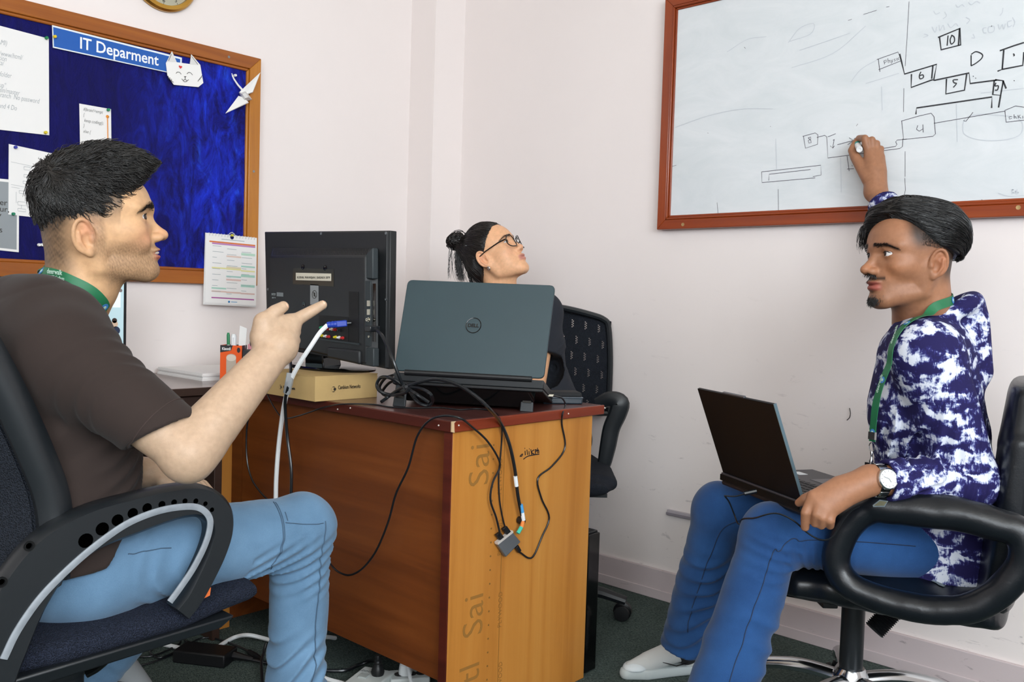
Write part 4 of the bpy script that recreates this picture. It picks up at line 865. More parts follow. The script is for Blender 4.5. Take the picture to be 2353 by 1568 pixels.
def attr_mat(name, rough=.5, spec=.4, sss=0., bump=0., bscale=400, vary=0., coat=0.):
    t = NT(name); t.set(rough, 0, spec); a = t.node('ShaderNodeAttribute'); a.attribute_name = 'Col'; c = a.outputs['Color']
    if vary:
        n = t.noise(t.coord(), 90, 4); c = t.mix(vary, c, t.mix(1.0, c, t.ramp(n, [(.3, (.72, .66, .62)), (.7, (1.18, 1.12, 1.1))]), 'MULTIPLY'))
    t.color(c)
    if sss: t.b.inputs['Subsurface Weight'].default_value = sss; t.b.inputs['Subsurface Radius'].default_value = (.010, .004, .002); t.b.inputs['Subsurface Scale'].default_value = .5
    if bump: t.bump(t.noise(t.coord(), bscale, 3), bump, .0006)
    return t.m
def place(fr, depth, pairs):      # move a head frame sideways and up so that its features fall where the photograph shows them
    for _ in range(6):
        e = np.zeros(3)
        for lp_, (px, py) in pairs:
            q = fr.pt(lp_)-CAM; z = q@FW; e += ((px-CX)-FPX*(q@RT)/z)*z/FPX*RT - ((py-CY)+FPX*(q@UP)/z)*z/FPX*UP
        fr.o = fr.o+e/len(pairs); fr.o = fr.o+FW*(depth-(fr.o-CAM)@FW)
    return fr
m_skin = attr_mat('skin', .48, .35, .12, .25, 500, .35)
m_eye = attr_mat('eye', .08, .5)
def hair_mat(name, c, rough=.38):
    t = NT(name); t.set(rough, 0, .6); t.color(t.ramp(t.noise(t.coord(), 60, 3), [(.35, tuple(np.array(lin(c))*.7)), (.7, tuple(np.array(lin(c))*1.5))])); t.b.inputs['Anisotropic'].default_value = .5; return t.m

# ------------------------------------------------------------------ head
def head_sdf(S, fr, female=False, smile=0., P=None):
    P = dict(nose=.0, chin=.0, brow=1., lip=1., jaw=1., open=1.) | (P or {})
    b = SDF(fr); b.ops = S.ops; jw = P['jaw']; fb = fr.face[3]
    class G:
        def ell(s, c, r, k=.01, op='u'): b.ell(fr.fp(c), r, k, op)
        def chain(s, p, r, k=.01): b.chain([fr.fp(q) for q in p], r, k)
    g = G()
    b.ell((.008, 0, .045), (.086, .075, .087), .02)
    g.ell((.040+fb, 0, .048), (.053, .064, .056), .02)
    g.ell((.033, 0, -.006), (.060, .061*jw, .056), .02)
    g.ell((.060, 0, -.038), (.037, .034, .032), .018)
    g.ell((.035, 0, -.058), (.050, .040*jw, .026), .02)
    g.ell((.079, 0, -.077+P['chin']*.0), (.017+P['chin'], .021, .015), .014)
    for s in (1, -1):
        g.chain([(.072, s*.016, -.076), (.010-fr.face[0]+fr.ear*.7, s*.049*jw, -.058), (-fr.face[0]+fr.ear*.7, s*.060, -.012)], [.0155, .0155, .015], .022)
        g.ell((.054, s*.045, -.003+smile*.003), (.027, .018, .019), .016)
        g.chain([(.085+fb, s*.008, .037), (.064+fb, s*.052, .039)], [.0105*P['brow'], .009*P['brow']], .012)
        if female: g.ell((.040, s*.036, -.034), (.034, .022, .030), .03)
        if smile: g.ell((.066, s*.036, -.022), (.020, .014, .016), .012)
    n = P['nose']
    g.chain([(.083, 0, .027), (.097+n*.5, 0, .006), (.107+n, 0, -.009)], [.0085, .0085, .0098], .010)
    g.ell((.109+n, 0, -.0105), (.0098, .0105, .0088), .005)
    for s in (1, -1):
        g.ell((.099+n*.6, s*.0125, -.0145), (.0115, .0072, .0075), .006)
        g.ell((.104+n, s*.0065, -.0205), (.0055, .003, .0045), .002, 's')
        g.ell((.097, s*.035, .021), (.017, .020, .0105), .012, 's')
        g.ell((.0735, s*.0325, .0225), (.0152, .0162, .0150), .005)
        g.ell((.087, s*.0350, .0222), (.0150, .0140, .0048*P['open']), .0016, 's')
        g.chain([(.0865, s*.021, .0290), (.0885, s*.031, .0325), (.0800, s*.0455, .0285)], .0016, .003)     # upper lid fold
    L = P['lip']; w = .0225+.006*smile
    g.ell((.0925, 0, -.0372), (.0125, w, .0058*L), .005); g.ell((.0912, 0, -.0498), (.0125, w*.86, .0070*L), .006)
    if smile:
        g.ell((.104, 0, -.0435), (.016, w*.98, .0042*smile+.001), .002, 's')
    else: g.ell((.107, 0, -.0432), (.0125, w*1.05, .0011), .0025, 's')
    for s in (1, -1):
        E = Frame(fr.pt((-.006+fr.ear, s*.0715, .004)), fr.R@V(.93, -s*.34, .10), fr.R@V(-.16, s*.22, 1), fr.s)
        e = SDF(E); e.ops = S.ops
        e.ell((0, s*.006, .002), (.016, .0055, .028), .006)
        e.ell((.004, s*.0115, -.003), (.0085, .0060, .0135), .004, 's'); e.ell((-.001, s*.0125, .015), (.0075, .0045, .0085), .003, 's')
        an = np.radians(np.linspace(-15, 262, 16)); rx, rz = .0172, .0295
        e.chain([(rx*math.cos(t)*.95, s*(.0085+.002*math.sin(t)), .003+rz*math.sin(t)*(1. if math.sin(t) > 0 else .82)) for t in an], [.0034]*16, .003)
        e.ell((.0055, s*.008, -.0235), (.0068, .0045, .0078), .005); e.ell((.0125, s*.0085, -.003), (.0035, .0035, .006), .003)
        e.chain([(-.007, s*.010, .013), (-.0085, s*.0105, -.002), (-.002, s*.0095, -.016)], .0024, .003)
def head_cols(fr, V_, base, lip, ear, stubble=None, stub_w=0., cheek=None, brow=None, under=None):
    q = fr.floc(V_); x, y, z = q.T; ay = np.abs(y); C = np.tile(np.array(lin(base)), (len(V_), 1))
    def mixc(m, c): nonlocal C; m = np.clip(m, 0, 1)[:, None]; C = C*(1-m)+np.array(lin(c))*m
    inhead = (np.linalg.norm(q, axis=1) < .17)
    if cheek: mixc(.5*np.exp(-(((x-.075)/.03)**2+((ay-.042)/.02)**2+((z+.012)/.02)**2)), cheek); mixc(.5*np.exp(-(((x-.112)/.012)**2+(y/.014)**2+((z+.010)/.012)**2)), cheek)
    mixc(.55*np.exp(-(((x+.006)/.02)**2+((ay-.083)/.009)**2+((z-.004)/.03)**2)), ear)
    if under: mixc(.55*np.exp(-(((x-.083)/.015)**2+((ay-.033)/.016)**2+((z-.010)/.008)**2)), under)
    if stubble:
        m = ss(x, -.002, .02)*(1-ss(z, -.032, -.010-.0*ay))*ss(z, -.115, -.085)
        m = np.maximum(m*(1-.75*np.exp(-(((ay-.028)/.02)**2+((z+.018)/.016)**2))), .0)
        must = np.exp(-(((z+.0285)/.006)**2))*(ay < .034)*(x > .07)
        side = ss(x, -.012, .0)*(1-ss(x, .012, .022))*(1-ss(z, .03, .06))*ss(z, -.06, -.03)*(ay > .05)
        mixc(inhead*stub_w*np.clip(np.maximum(np.maximum(m, must*.9), side*.8), 0, 1)*(.72+.28*wn(V_.astype(np.float32), 900, 2)), stubble)
    if brow:
        zb = .0410-.001*(ay-.012)/.03-.007*np.maximum(0, (ay-.040)/.015)**1.3; m = (ay > .009)*(ay < .060)*(x > .05)*np.exp(-((z-zb)/(.0046-.03*np.maximum(0, ay-.04)))**2); mixc(inhead*m*.85, brow)
    ml = inhead*(x > .085)*(ay < .028)*np.where(z > -.0435, np.exp(-np.maximum(0, (z+.0385)/.0026)**2), np.exp(-np.maximum(0, (-.0535-z)/.0028)**2))*(z > -.060)*(z < -.0335)*(1-ss(ay, .017, .027)); mixc(ml*.9, lip)
    mixc(inhead*(x > .1)*np.exp(-(((z+.0205)/.003)**2+((ay-.0065)/.003)**2))*.7, tuple(np.array(lin(base))*.25))
    return C
def eyes(fr, gaze, parent, iris='3a2214'):
    for s in (1, -1):
        c = fr.pt(fr.fp((.0742, s*.0325, .0225))); g = nrm(gaze); a, b = frame_from(g); n, m = 28, 26; V_ = []; C_ = []
        r = .0141*fr.s
        for i in range(m+1):
            t = math.pi*(i/m)**1.4
            for k in range(n):
                V_.append(c+r*(math.cos(t)*g*(1.0)+math.sin(t)*(math.cos(2*math.pi*k/n)*a+math.sin(2*math.pi*k/n)*b)))
                sn = math.sin(t); C_.append((.004, .004, .005) if t < .17 else (np.array(lin(iris))*(1 if t < .40 else .5) if t < .45 else (.68, .64, .62)))
        F_ = np.array([(i*n+k, (i+1)*n+k, (i+1)*n+(k+1) % n, i*n+(k+1) % n) for i in range(m) for k in range(n)])
        add_np('eye', np.array(V_), F_, m_eye, parent, np.array(C_))
# ------------------------------------------------------------------ hair made of fine tapered strands
def strands_mesh(paths, radii, n=3):
    paths = np.asarray(paths, np.float32); S_, K, _ = paths.shape; radii = np.asarray(radii, np.float32)
    if radii.ndim == 1: radii = np.tile(radii[None], (S_, 1))
    d = np.empty_like(paths); d[:, 1:-1] = paths[:, 2:]-paths[:, :-2]; d[:, 0] = paths[:, 1]-paths[:, 0]; d[:, -1] = paths[:, -1]-paths[:, -2]
    d /= np.maximum(np.linalg.norm(d, axis=-1, keepdims=True), 1e-9); ref = np.random.default_rng(3).normal(size=(S_, 1, 3)).astype(np.float32)
    a = np.cross(d, ref); a /= np.maximum(np.linalg.norm(a, axis=-1, keepdims=True), 1e-9); b = np.cross(d, a)
    an = np.arange(n)*2*math.pi/n
    V_ = paths[:, :, None]+radii[:, :, None, None]*(np.cos(an)[None, None, :, None]*a[:, :, None]+np.sin(an)[None, None, :, None]*b[:, :, None])
    base = (np.arange(S_)*K*n)[:, None, None]; i = np.arange(K-1)[None, :, None]*n; k = np.arange(n)[None, None]; k2 = (k+1) % n
    F_ = np.stack([base+i+k, base+i+k2, base+i+n+k2, base+i+n+k], -1).reshape(-1, 4)
    return V_.reshape(-1, 3).astype(np.float64), F_
def grow(fr, root, d0, K, step, flow, lift, curl=0., cf=60, jitter=.1, seed=1, scal=None, minoff=.002):
    # root positions in head space; flow(q, t) gives a direction; kept outside the skull ellipsoid
    r = np.random.default_rng(seed); q = np.asarray(root, float).copy(); N = len(q); out = [q.copy()]; jit = r.normal(size=(N, 3))*jitter; ph = 3.0*wn(q.astype(np.float32), 38, seed)[:, None]+r.normal(size=(N, 1))*.35
    d = np.asarray(d0, float).copy(); st = step*r.uniform(.7, 1.25, (N, 1))
    for i in range(1, K):
        t = i/(K-1); f = flow(q, t)+jit; f /= np.maximum(np.linalg.norm(f, axis=1, keepdims=True), 1e-9); d = d*(1-.55)+f*.55; d /= np.maximum(np.linalg.norm(d, axis=1, keepdims=True), 1e-9)
        cv = curl*np.stack([np.sin(cf*.1*i+ph[:, 0]+q[:, 1]*cf), np.cos(cf*.11*i+ph[:, 0]+q[:, 0]*cf), np.sin(cf*.09*i+1.3*ph[:, 0])], 1)
        q = q+st*(d+cv)
        C = np.array((.004, 0, .045)); R = np.array((.088, .075, .087)); e = (q-C)/R; k0 = np.linalg.norm(e, axis=1, keepdims=True); mn = 1+(minoff+lift(q, t).reshape(-1, 1))/.085
        q = np.where(k0 < mn, C+(q-C)/k0*mn, q); out.append(q.copy())
    L = np.stack(out, 1); return fr.o+(L.reshape(-1, 3)*fr.s@fr.R.T).reshape(L.shape)
def scalp(n, test, seed=2):      # random points on the skull where test(q) holds
    r = np.random.default_rng(seed); out = []
    while sum(map(len, out)) < n:
        u = r.normal(size=(4000, 3)); u /= np.linalg.norm(u, axis=1)[:, None]; q = np.array((.004, 0, .045))+u*np.array((.089, .076, .088)); out.append(q[test(q)])
    q = np.concatenate(out)[:n]; nn = (q-np.array((.004, 0, .045)))/np.array((.089, .076, .088))**2; nn /= np.linalg.norm(nn, axis=1)[:, None]; return q, nn
def finger(S, pts, r, k=.004):
    S.chain(pts, r, k)
def nail(pts, r, n, parent, c):  # small plate on the last joint of a finger
    a, b = np.asarray(pts[-2], float), np.asarray(pts[-1], float); d = nrm(b-a); n = nrm(np.asarray(n)-np.dot(n, d)*d); s = np.cross(d, n)
    m = MB(); o = b+n*r*.60-d*r*.25
    m.rings([[o+d*u*r*.75+s*w*r*.52+n*(.30*r-.28*r*w*w) for w in np.linspace(-1, 1, 6)] for u in np.linspace(-1, .95, 5)], caps=False)
    v = m.v; m2 = MB(); m2._add(v, [(i*6+j, i*6+j+1, (i+1)*6+j+1, (i+1)*6+j) for i in range(4) for j in range(5)])
    add('fingernail', m2, mat('nail_'+c, c, .3), parent)

def groom(fr, cap, root, K, step, flow, off=.001, wave=0., wl=.02, jit=.08, seed=1, lift=0., droop=0.):
    # strands that lie on the cap surface; root and flow in head space
    r = np.random.default_rng(seed); P = np.array([fr.pt(q) for q in root], np.float32); N = len(P); P = cap.project(P, off, 5); out = [P.copy()]
    ph = 4*wn(np.asarray(root, np.float32), 30, seed)+r.normal(size=N)*.4; J_ = r.normal(size=(N, 3))*jit; st = (step*r.uniform(.7, 1.3, N))[:, None]; lf = (lift*r.random(N)**3)[:, None]
    for i in range(1, K):
        q = fr.loc(P); g = cap.grad(P); n = g/np.maximum(np.linalg.norm(g, axis=1, keepdims=True), 1e-6)
        d = (flow(q, i/(K-1))+J_)@fr.R.T; d -= (d*n).sum(1, keepdims=True)*n; d /= np.maximum(np.linalg.norm(d, axis=1, keepdims=True), 1e-6); sd = np.cross(n, d)
        a = wave*np.sin(i*step/wl*6.283+ph)[:, None]; b = wave*.6*np.cos(i*step/wl*6.283+ph)[:, None]
        P = (P+st*(d+a*sd)).astype(np.float32); dv = cap.val(P)[:, None]
        P = P-(dv-off-lf*(i/(K-1))-st*np.maximum(b, 0))*n*.9; out.append(P.copy())
    return np.stack(out, 1)

def sneaker(FS, parent, label=None, c='c9cccb'):
    Z_ = FS.R[:, 2]; m_shoe = mat('knit_'+c, c, .8, bump=.3, bscale=700); m_sole = mat('pale_rubber', 'b9c2c2', .6)
    up = SDF(FS); up.chain([(.03, 0, .045), (.03, 0, .085)], [.033, .034], .02); up.chain([(.05, 0, .085), (.12, .002, .070), (.19, .006, .048), (.255, .012, .036)], [.034, .036, .034, .020], .025)
    up.cut(FS.pt((0, 0, .030)), -Z_, .003); up.chain([(.045, 0, .085), (.045, 0, .14)], [.028, .034], .006, 's'); V_, F_ = up.mesh(.003); o = add_np('sneaker', V_, F_, m_shoe, parent)
    if label: o['label'] = label
    so = SDF(FS); so.chain([(.02, 0, .022), (.10, .0, .020), (.20, .006, .018), (.265, .012, .018)], [.030, .034, .040, .026], .02)
    so.cut(FS.pt((0, 0, .034)), Z_, .003); so.cut(FS.pt((0, 0, .0)), -Z_, .003); V_, F_ = so.mesh(.003); add_np('sole', V_, F_, m_sole, o)
    tc_ = SDF(FS); tc_.ell((.238, .011, .034), (.042, .036, .022), .01); tc_.cut(FS.pt((0, 0, .030)), -Z_, .003); V_, F_ = tc_.mesh(.003); add_np('toe_cap', V_, F_, mat('pale_toe', 'd9e2e6', .6), o)
    for i in range(5):
        x = .105+.022*i; z = .108-.0135*i; add('lace', MB().tube([FS.pt(p) for p in [(x, -.026, z-.012), (x+.005, -.010, z), (x+.012, .012, z-.001), (x+.016, .028, z-.014)]], .0026, 6, flat=.5), mat('grey_lace', '9a9490', .8), o)
    for q in (-1, 1): add('side_trim', MB().tube([FS.pt(p) for p in [(.02, q*.034, .075), (.06, q*.037, .05), (.10, q*.037, .042), (.15, q*.0365, .058)]], .003, 6, flat=.4), mat('black_trim', '141416', .5), o)
# ------------------------------------------------------------------ left man: seen from his right, brown T-shirt, pointing
FWH = nrm(FW*V(1, 1, 0)); RTH = nrm(RT*V(1, 1, 0)); ZU = V(0, 0, 1)
pL = thing('person', (.75, 1.6, 0), 'person in a brown T-shirt and light blue jeans pointing with one hand', 'person')
hf = nrm(RTH*math.cos(math.radians(27))+FWH*math.sin(math.radians(27))); hf = nrm(hf*math.cos(math.radians(9))+ZU*math.sin(math.radians(9)))
hL = Frame(dep(214, 556, 1.60), hf, ZU, 1.04); hL.face = (.001, .011, .86, .007); hL.ear = -.013
B = SDF()
head_sdf(B, hL, smile=.8, P=dict(nose=.003, chin=.002, brow=1.0))
shR, elR, wrR = V(.570, 1.505, .935), dep(433, 1040, 1.42), dep(640, 797, 1.555)
shL, elL, wrL = V(.60, 1.83, .935), V(.66, 1.94, .70), dep(338, 1088, 1.80)
nbase = dep(128, 705, 1.63)
nk = SDF(hL); nk.ops = B.ops
B.chain([hL.pt((-.022, 0, -.005)), hL.pt((-.030, 0, -.075)), nbase, nbase+V(0, 0, -.08)], [.056, .057, .066, .075], .02)
B.chain([hL.pt((.0, 0, -.055)), nbase+V(.035, -.02, .0)], [.040, .050], .02)
B.chain([nbase+V(0, 0, -.05), shR+V(0, .05, .0)], [.065, .06], .03); B.chain([nbase+V(0, 0, -.05), shL+V(0, -.05, 0)], [.065, .06], .03)
B.chain([shR, (shR+elR)/2, elR], [.058, .049, .041], .02)
fa = wrR-elR
B.chain([elR, elR+fa*.25, elR+fa*.6, wrR], [.0415, .0435, .037, .0290], .015)
B.chain([elR+V(-.0, -.0, -.012), elR+fa*.15+V(0, 0, -.018)], [.034, .031], .02)
# right hand, back of the hand to the viewer, index finger out
im, ip_, idp, iti = dep(668, 743, 1.578), dep(697, 726, 1.592), dep(722, 712, 1.600), dep(741, 701, 1.606)
mm_, rm_, pm_ = dep(664, 762, 1.582), dep(664, 782, 1.590), dep(657, 801, 1.596)
tc, tm, ti, tt = dep(606, 775, 1.548), dep(606, 741, 1.545), dep(632, 717, 1.556), dep(651, 705, 1.566)
for q, r in ((im, .0145), (mm_, .0150), (rm_, .0145), (pm_, .0130)): B.chain([wrR+(q-wrR)*.1, wrR+(q-wrR)*.55, q], [.025, .021, r], .014)
B.chain([wrR, tc, tm], [.026, .021, .0155], .014); B.chain([tc, (im+mm_)/2], [.019, .014], .016); B.chain([tm, im], [.012, .010], .016)
finger(B, [im, ip_, idp, iti], [.0128, .0112, .0098, .0082], .005)
finger(B, [tm, ti, tt], [.0150, .0125, .0098], .004)
back = FWH
for q, r in ((mm_, .0122), (rm_, .0115), (pm_, .0102)):
    p1 = q+back*.034+RTH*.001-ZU*.002; p2 = p1-RTH*.024+back*.006; p3 = p2-RTH*.010-back*.018
    finger(B, [q, p1, p2, p3], [r*1.08, r, r*.9, r*.8], .004)
# left arm resting on the far thigh
fb = wrL-elL
B.chain([shL, elL], [.060, .045], .02); B.chain([elL, elL+fb*.3, wrL], [.046, .047, .030], .015)
hd = nrm(RTH*.8+FWH*.35-ZU*.25)
for i, o in enumerate((-.024, -.008, .008, .023)):
    k = wrL+hd*.075+FWH*o*1.0+ZU*(.004-.12*abs(o)); B.chain([wrL, k], [.024, .014], .012)
    finger(B, [k, k+hd*.030-ZU*.006, k+hd*.048-ZU*.022, k+hd*.046-ZU*.036], [.0105, .0098, .009, .008], .003)
B.chain([wrL, wrL+hd*.04-FWH*.032, wrL+hd*.075-FWH*.035-ZU*.01], [.020, .014, .0095], .008)
B.ell(nbase+V(0, .03, -.10), (.09, .12, .09), .04)
bodyL = B; V_, F_ = B.mesh(.0020)
SK = 'cda47c'
C_ = head_cols(hL, V_, SK, 'b8625a', 'cf7f62', '3a2c24', .62, 'd68a6c', '17110e', 'a97658')
q = hL.loc(V_)                            # faded sides: stubble on the scalp below the long hair
fade = np.clip(ss(q[:, 2], .010, .075)+.9*ss(-q[:, 0], .02, .055)*ss(q[:, 2], -.085, -.02), 0, 1)*(q[:, 0] < .052-.25*np.maximum(0, .06-q[:, 2]))*(np.linalg.norm(q, axis=1) < .17)*(1-.9*np.exp(-(((q[:, 0]+.004)/.024)**2+((q[:, 2]-.002)/.036)**2)*1.0)*(np.abs(q[:, 1]) > .068))
fade = fade*(.90+.10*wn(V_.astype(np.float32), 700, 3)); C_ = C_*(1-(.96*fade)[:, None])+np.array(lin('181412'))*(.96*fade)[:, None]
ar_ = ss(np.linalg.norm(V_-hL.o, axis=1), .20, .30)[:, None]; C_ = C_*(1-ar_)+np.array(lin('b89d84'))*ar_      # arms paler than the face
bodyo = add_np('body', V_, F_, m_skin, pL, C_)
eyes(hL, nrm(RTH*.95-FWH*.02+ZU*.08), pL)
nail([idp, iti], .0090, -FWH+ZU*.4, pL, 'dcab90'); nail([ti, tt], .0105, RTH*.8-FWH*.5+ZU*.2, pL, 'dcab90')
add('teeth', MB().ball(hL.pt(hL.fp((.0905, 0, -.0425))), (.0125, .019, .0045), 16, 10, hL.R), mat('teeth', 'e8e2d6', .25), pL)
# hair: tousled top, short faded sides
hairm = hair_mat('dark_hair', '14110f', .42)
HC_ = SDF(hL); HC_.ell((.008, 0, .070), (.084, .074, .080), .01); HC_.ell((.045, 0, .113), (.064, .062, .052), .03); HC_.ell((-.020, 0, .085), (.058, .068, .066), .02)
HC_.ell((.090, 0, .112), (.032, .050, .026), .025)
def lump(X):
    q = hL.loc(X).astype(np.float32); return .0035*wn(q*np.array((.6, 1, 1), np.float32), 60, 4)+.0035*np.abs(wn(q, 85, 9))-.001
HC_.disp(lump)
HC_.cut(hL.pt((.0, 0, .036)), hL.R@V(.40, 0, -1), .006); HC_.cut(hL.pt((.082, 0, .090)), hL.R@V(.80, 0, -.80), .006)
V_, F_ = HC_.mesh(.0026)
capo = add_np('hair', V_, F_, hairm, pL)
r0, n0 = scalp(9000, lambda q: (q[:, 2] > .040+.32*q[:, 0]))
r0 = r0+n0*.02+np.array((.02, 0, .012))*ss(r0[:, 0], 0, .08)[:, None]
def flowL(q, t):
    c = np.array((-.045, -.055, .115)); f = q-c; f /= np.maximum(np.linalg.norm(f, axis=1, keepdims=True), 1e-6); f[:, 0] += .35; f[:, 2] -= .45; return f
st_ = groom(hL, HC_, r0, 8, .0055, flowL, .0006, .55, .026, .10, 5, .010)
V_, F_ = strands_mesh(st_, np.array([.0006, .0008, .0008, .0008, .0007, .0006, .0005, .0002])); add_np('hair_strands', V_, F_, hairm, capo, kind='stuff')
r0, n0 = scalp(6000, lambda q: (q[:, 2] > .038+.25*np.maximum(0, q[:, 0])) & (q[:, 2] < .085) & (q[:, 0] < .060) & ~((np.abs(q[:, 1]) > .055) & (np.abs(q[:, 0]+.004) < .026) & (q[:, 2] < .040)), 8)
keep = np.random.default_rng(4).random(len(r0)) < ss(r0[:, 2], .010, .05); r0, n0 = r0[keep], n0[keep]
st_ = grow(hL, r0, n0*.5+np.array((.1, 0, -.6)), 4, .0011, lambda q, t: np.tile(np.array([.15, 0, -.8]), (len(q), 1)), lambda q, t: .0008+.002*ss(q[:, 2], .02, .09), .0, 40, .2, 6, minoff=.001)
V_, F_ = strands_mesh(st_, np.array([.0002, .0002, .00018, .0001])); add_np('short_side_hair', V_, F_, hairm, capo, kind='stuff')
def brows(fr, S, parent, m, n=150, thick=1.0):
    r = np.random.default_rng(9); P = []
    for s in (1, -1):
        u = r.random(n); ay = .010+.047*u; zb = .0410-.001*(ay-.012)/.03-.007*np.maximum(0, (ay-.040)/.015)**1.3+r.normal(size=n)*.0022*(1-.6*u)*thick
        q = np.stack([.086-.018*u**2*1.2, s*ay, zb], 1); P.append(q)
    q = np.concatenate(P); W0 = S.project(np.array([fr.pt(fr.fp(a)) for a in q])+fr.R[:, 0]*.01, .0002, 5); sg = np.sign(q[:, 1]); d = np.stack([np.full(len(q), -.1), sg*.8, .35-.5*(np.abs(q[:, 1]) > .04)], 1)@fr.R.T
    L = np.stack([W0, W0+d*.004+fr.R[:, 0]*.0008, W0+d*.0075+fr.R[:, 0]*.0005], 1); v, f = strands_mesh(L, np.array([.00042, .0004, .00015])); add_np('eyebrow_hair', v, f, m, parent, kind='stuff')
    for s in (1, -1):
        lp_ = [fr.pt(fr.fp((.0735+math.sqrt(max(0, .0150**2-(yy)**2-(.0048*(1-(yy/.0135)**2))**2))+.0006, s*(.0328+yy), .0225+.0048*(1-(yy/.0135)**2)))) for yy in np.linspace(-.0125, .0130, 9)]
        add('lash_line', MB().tube(lp_, [.0004, .0007, .0008, .0009, .001, .001, .001, .0009, .0005], 5), m, parent)
brows(hL, B, pL, hairm, 190, 1.2)

# ---- T-shirt
hip = V(.625, 1.62, .53)
T = SDF()
T.loft([V(.61, 1.63, .47), V(.615, 1.63, .60), V(.61, 1.65, .74), V(.592, 1.665, .86), V(.58, 1.667, .93), V(.585, 1.667, .985)], (0, 1, 0), (1, 0, 0), [.175, .172, .178, .192, .185, .105], [.135, .132, .125, .122, .108, .075], .03)
T.chain([V(.575, 1.60, .985), shR+V(0, .01, -.006)], [.062, .070], .04); T.chain([V(.575, 1.73, .985), shL+V(0, -.01, -.006)], [.062, .070], .04)
slR = shR+(elR-shR)*.80
T.chain([shR+V(.0, .0, -.004), slR], [.073, .057], .035); slL = shL+(elL-shL)*.75; T.chain([shL, slL], [.072, .068], .03)
def tw(X):
    w = folds(X, (.55, 1.5, .88), (.64, 1.50, .50), .25, .95, .075, .006, 2, .5)+folds(X, shR, elR, .1, .5, .07, .003, 5, .4)
    return w+.0016*wn(X, 30, 3)+.004*(np.maximum(0, wn(X*np.array((1, 1, .5), np.float32), 13, 6))-.3)*ss(-X[..., 2], -.9, -.6)
T.disp(tw)
uR, uL = nrm(elR-shR), nrm(elL-shL)
T.cut(slR, nrm(uR-.45*nrm(RTH*.7+ZU*.7)), .003, (slR+uR*.08, .135)); T.cut(slL, uL, .003, (slL+uL*.08, .13))
s2 = SDF(); s2.ops = T.ops
T.chain([slR-uR*.012, slR+uR*.06], [.047, .047], .004, 's')
T.chain([nbase+V(.03, 0, .05), nbase+V(.03, -.0, -.0), nbase+V(.045, 0, -.035)], [.078, .070, .066], .012, 's')
for (xa, ya), (xb, yb) in (((126, 1346), (250, 1308)), ((245, 1312), (352, 1128))):     # hem: low at the seat, rising to the lap
    h0, h1 = ony(xa, ya, 1.46), ony(xb, yb, 1.46); n_ = np.cross(nrm(h1-h0), V(0, 1, 0)); T.cut(h0, n_ if n_[2] < 0 else -n_, .006)
V_, F_ = T.mesh(.0042)
t = NT('brown_cotton'); t.set(.9, 0, .15); t.color('332a27'); t.b.inputs['Sheen Weight'].default_value = .06; t.bump(t.noise(t.coord(), 1400, 2), .25, .0005); m_brown = t.m
shirt = add_np('t_shirt', V_, F_, m_brown, pL)
cpts = T.project(np.array([nbase+V(.03, 0, -.015)+.075*V(math.cos(a), math.sin(a), -.30*math.cos(a)) for a in np.linspace(0, 2*math.pi, 49)[:-1]]), .001, 8)
add('collar', MB().tube(list(cpts), .0075, 8, closed=True, flat=.5), m_brown, shirt)
hem = [slR-uR*.012+.058*(math.cos(a)*frame_from(uR)[0]+math.sin(a)*frame_from(uR)[1]) for a in np.linspace(0, 2*math.pi, 41)[:-1]]
hem = T.project(np.array(hem), .0004, 5); add('sleeve_stitching', MB().tube(list(hem), .0009, 5, closed=True), mat('brown_thread', '3a2c28', .8), shirt)
# ---- lanyard
m_lan = mat('green_ribbon', '1f6b45', .45); m_lb = mat('lanyard_badge', '3f7fc0', .5); m_lw = mat('lanyard_print', 'b8d4c4', .6)
def lanyard(S_list, pts, width, parent, badges, words, off=.0025, cling=1.0):
    P = smooth_path(pts, 8); P = np.array(P, np.float32)
    for _ in range(5):
        d = np.min([s.val(P) for s in S_list], 0)-off; g = np.zeros_like(P)
        vs = np.stack([s.val(P) for s in S_list]); ix = vs.argmin(0)
        gs = [s.grad(P) for s in S_list]
        for i in range(len(S_list)): g[ix == i] = gs[i][ix == i]
        d = np.where((np.linspace(0, 1, len(P)) <= cling) | (d < 0), d, 0)
        P = P-np.clip(d, -.03, .03)[:, None]*g/np.maximum((g*g).sum(-1), .25)[:, None]
    for _ in range(3): P[1:-1] = (P[:-2]+2*P[1:-1]+P[2:])/4
    N_ = g/np.maximum(np.linalg.norm(g, axis=1), 1e-6)[:, None]
    for _ in range(4): N_[1:-1] = (N_[:-2]+2*N_[1:-1]+N_[2:])/4
    L, R_ = [], []; m = MB(); k = len(P); rows = []
    for i in range(k):
        d = nrm(P[min(i+1, k-1)]-P[max(i-1, 0)]); n = nrm(N_[i]-np.dot(N_[i], d)*d); s = np.cross(n, d)
        rows.append((P[i]+n*.0015, d, n, s))
    m.rings([[p-s*width/2, p+s*width/2, p+s*width/2+n*.0012, p-s*width/2+n*.0012] for p, d, n, s in rows])
    ly = add('lanyard', m, m_lan, parent)
    for f in badges:
        p, d, n, s = rows[int(f*(k-1))]; add('badge_mark', MB().lathe(p+n*.0012, n, [(width*.36, 0), (width*.36, .0006)], 16), m_lb, ly); add('badge_core', MB().lathe(p+n*.0018, n, [(width*.16, 0), (width*.16, .0004)], 10), m_lw, ly)
    for f, s1, s2_, sz, fl in words:
        p, d, n, s = rows[int(f*(k-1))]; d = d*fl; s = s*fl
        text(s1, sz, p+n*.0016+(-s if np.dot(np.cross(d, s), n) < 0 else s)*width*.04, d, np.cross(n, d), m_lw, ly, ext=.0001, bold=.0002)
        if s2_: text(s2_, sz*.72, p+n*.0016-np.cross(n, d)*width*.34, d, np.cross(n, d), m_lw, ly, ext=.0001)
    return rows, ly
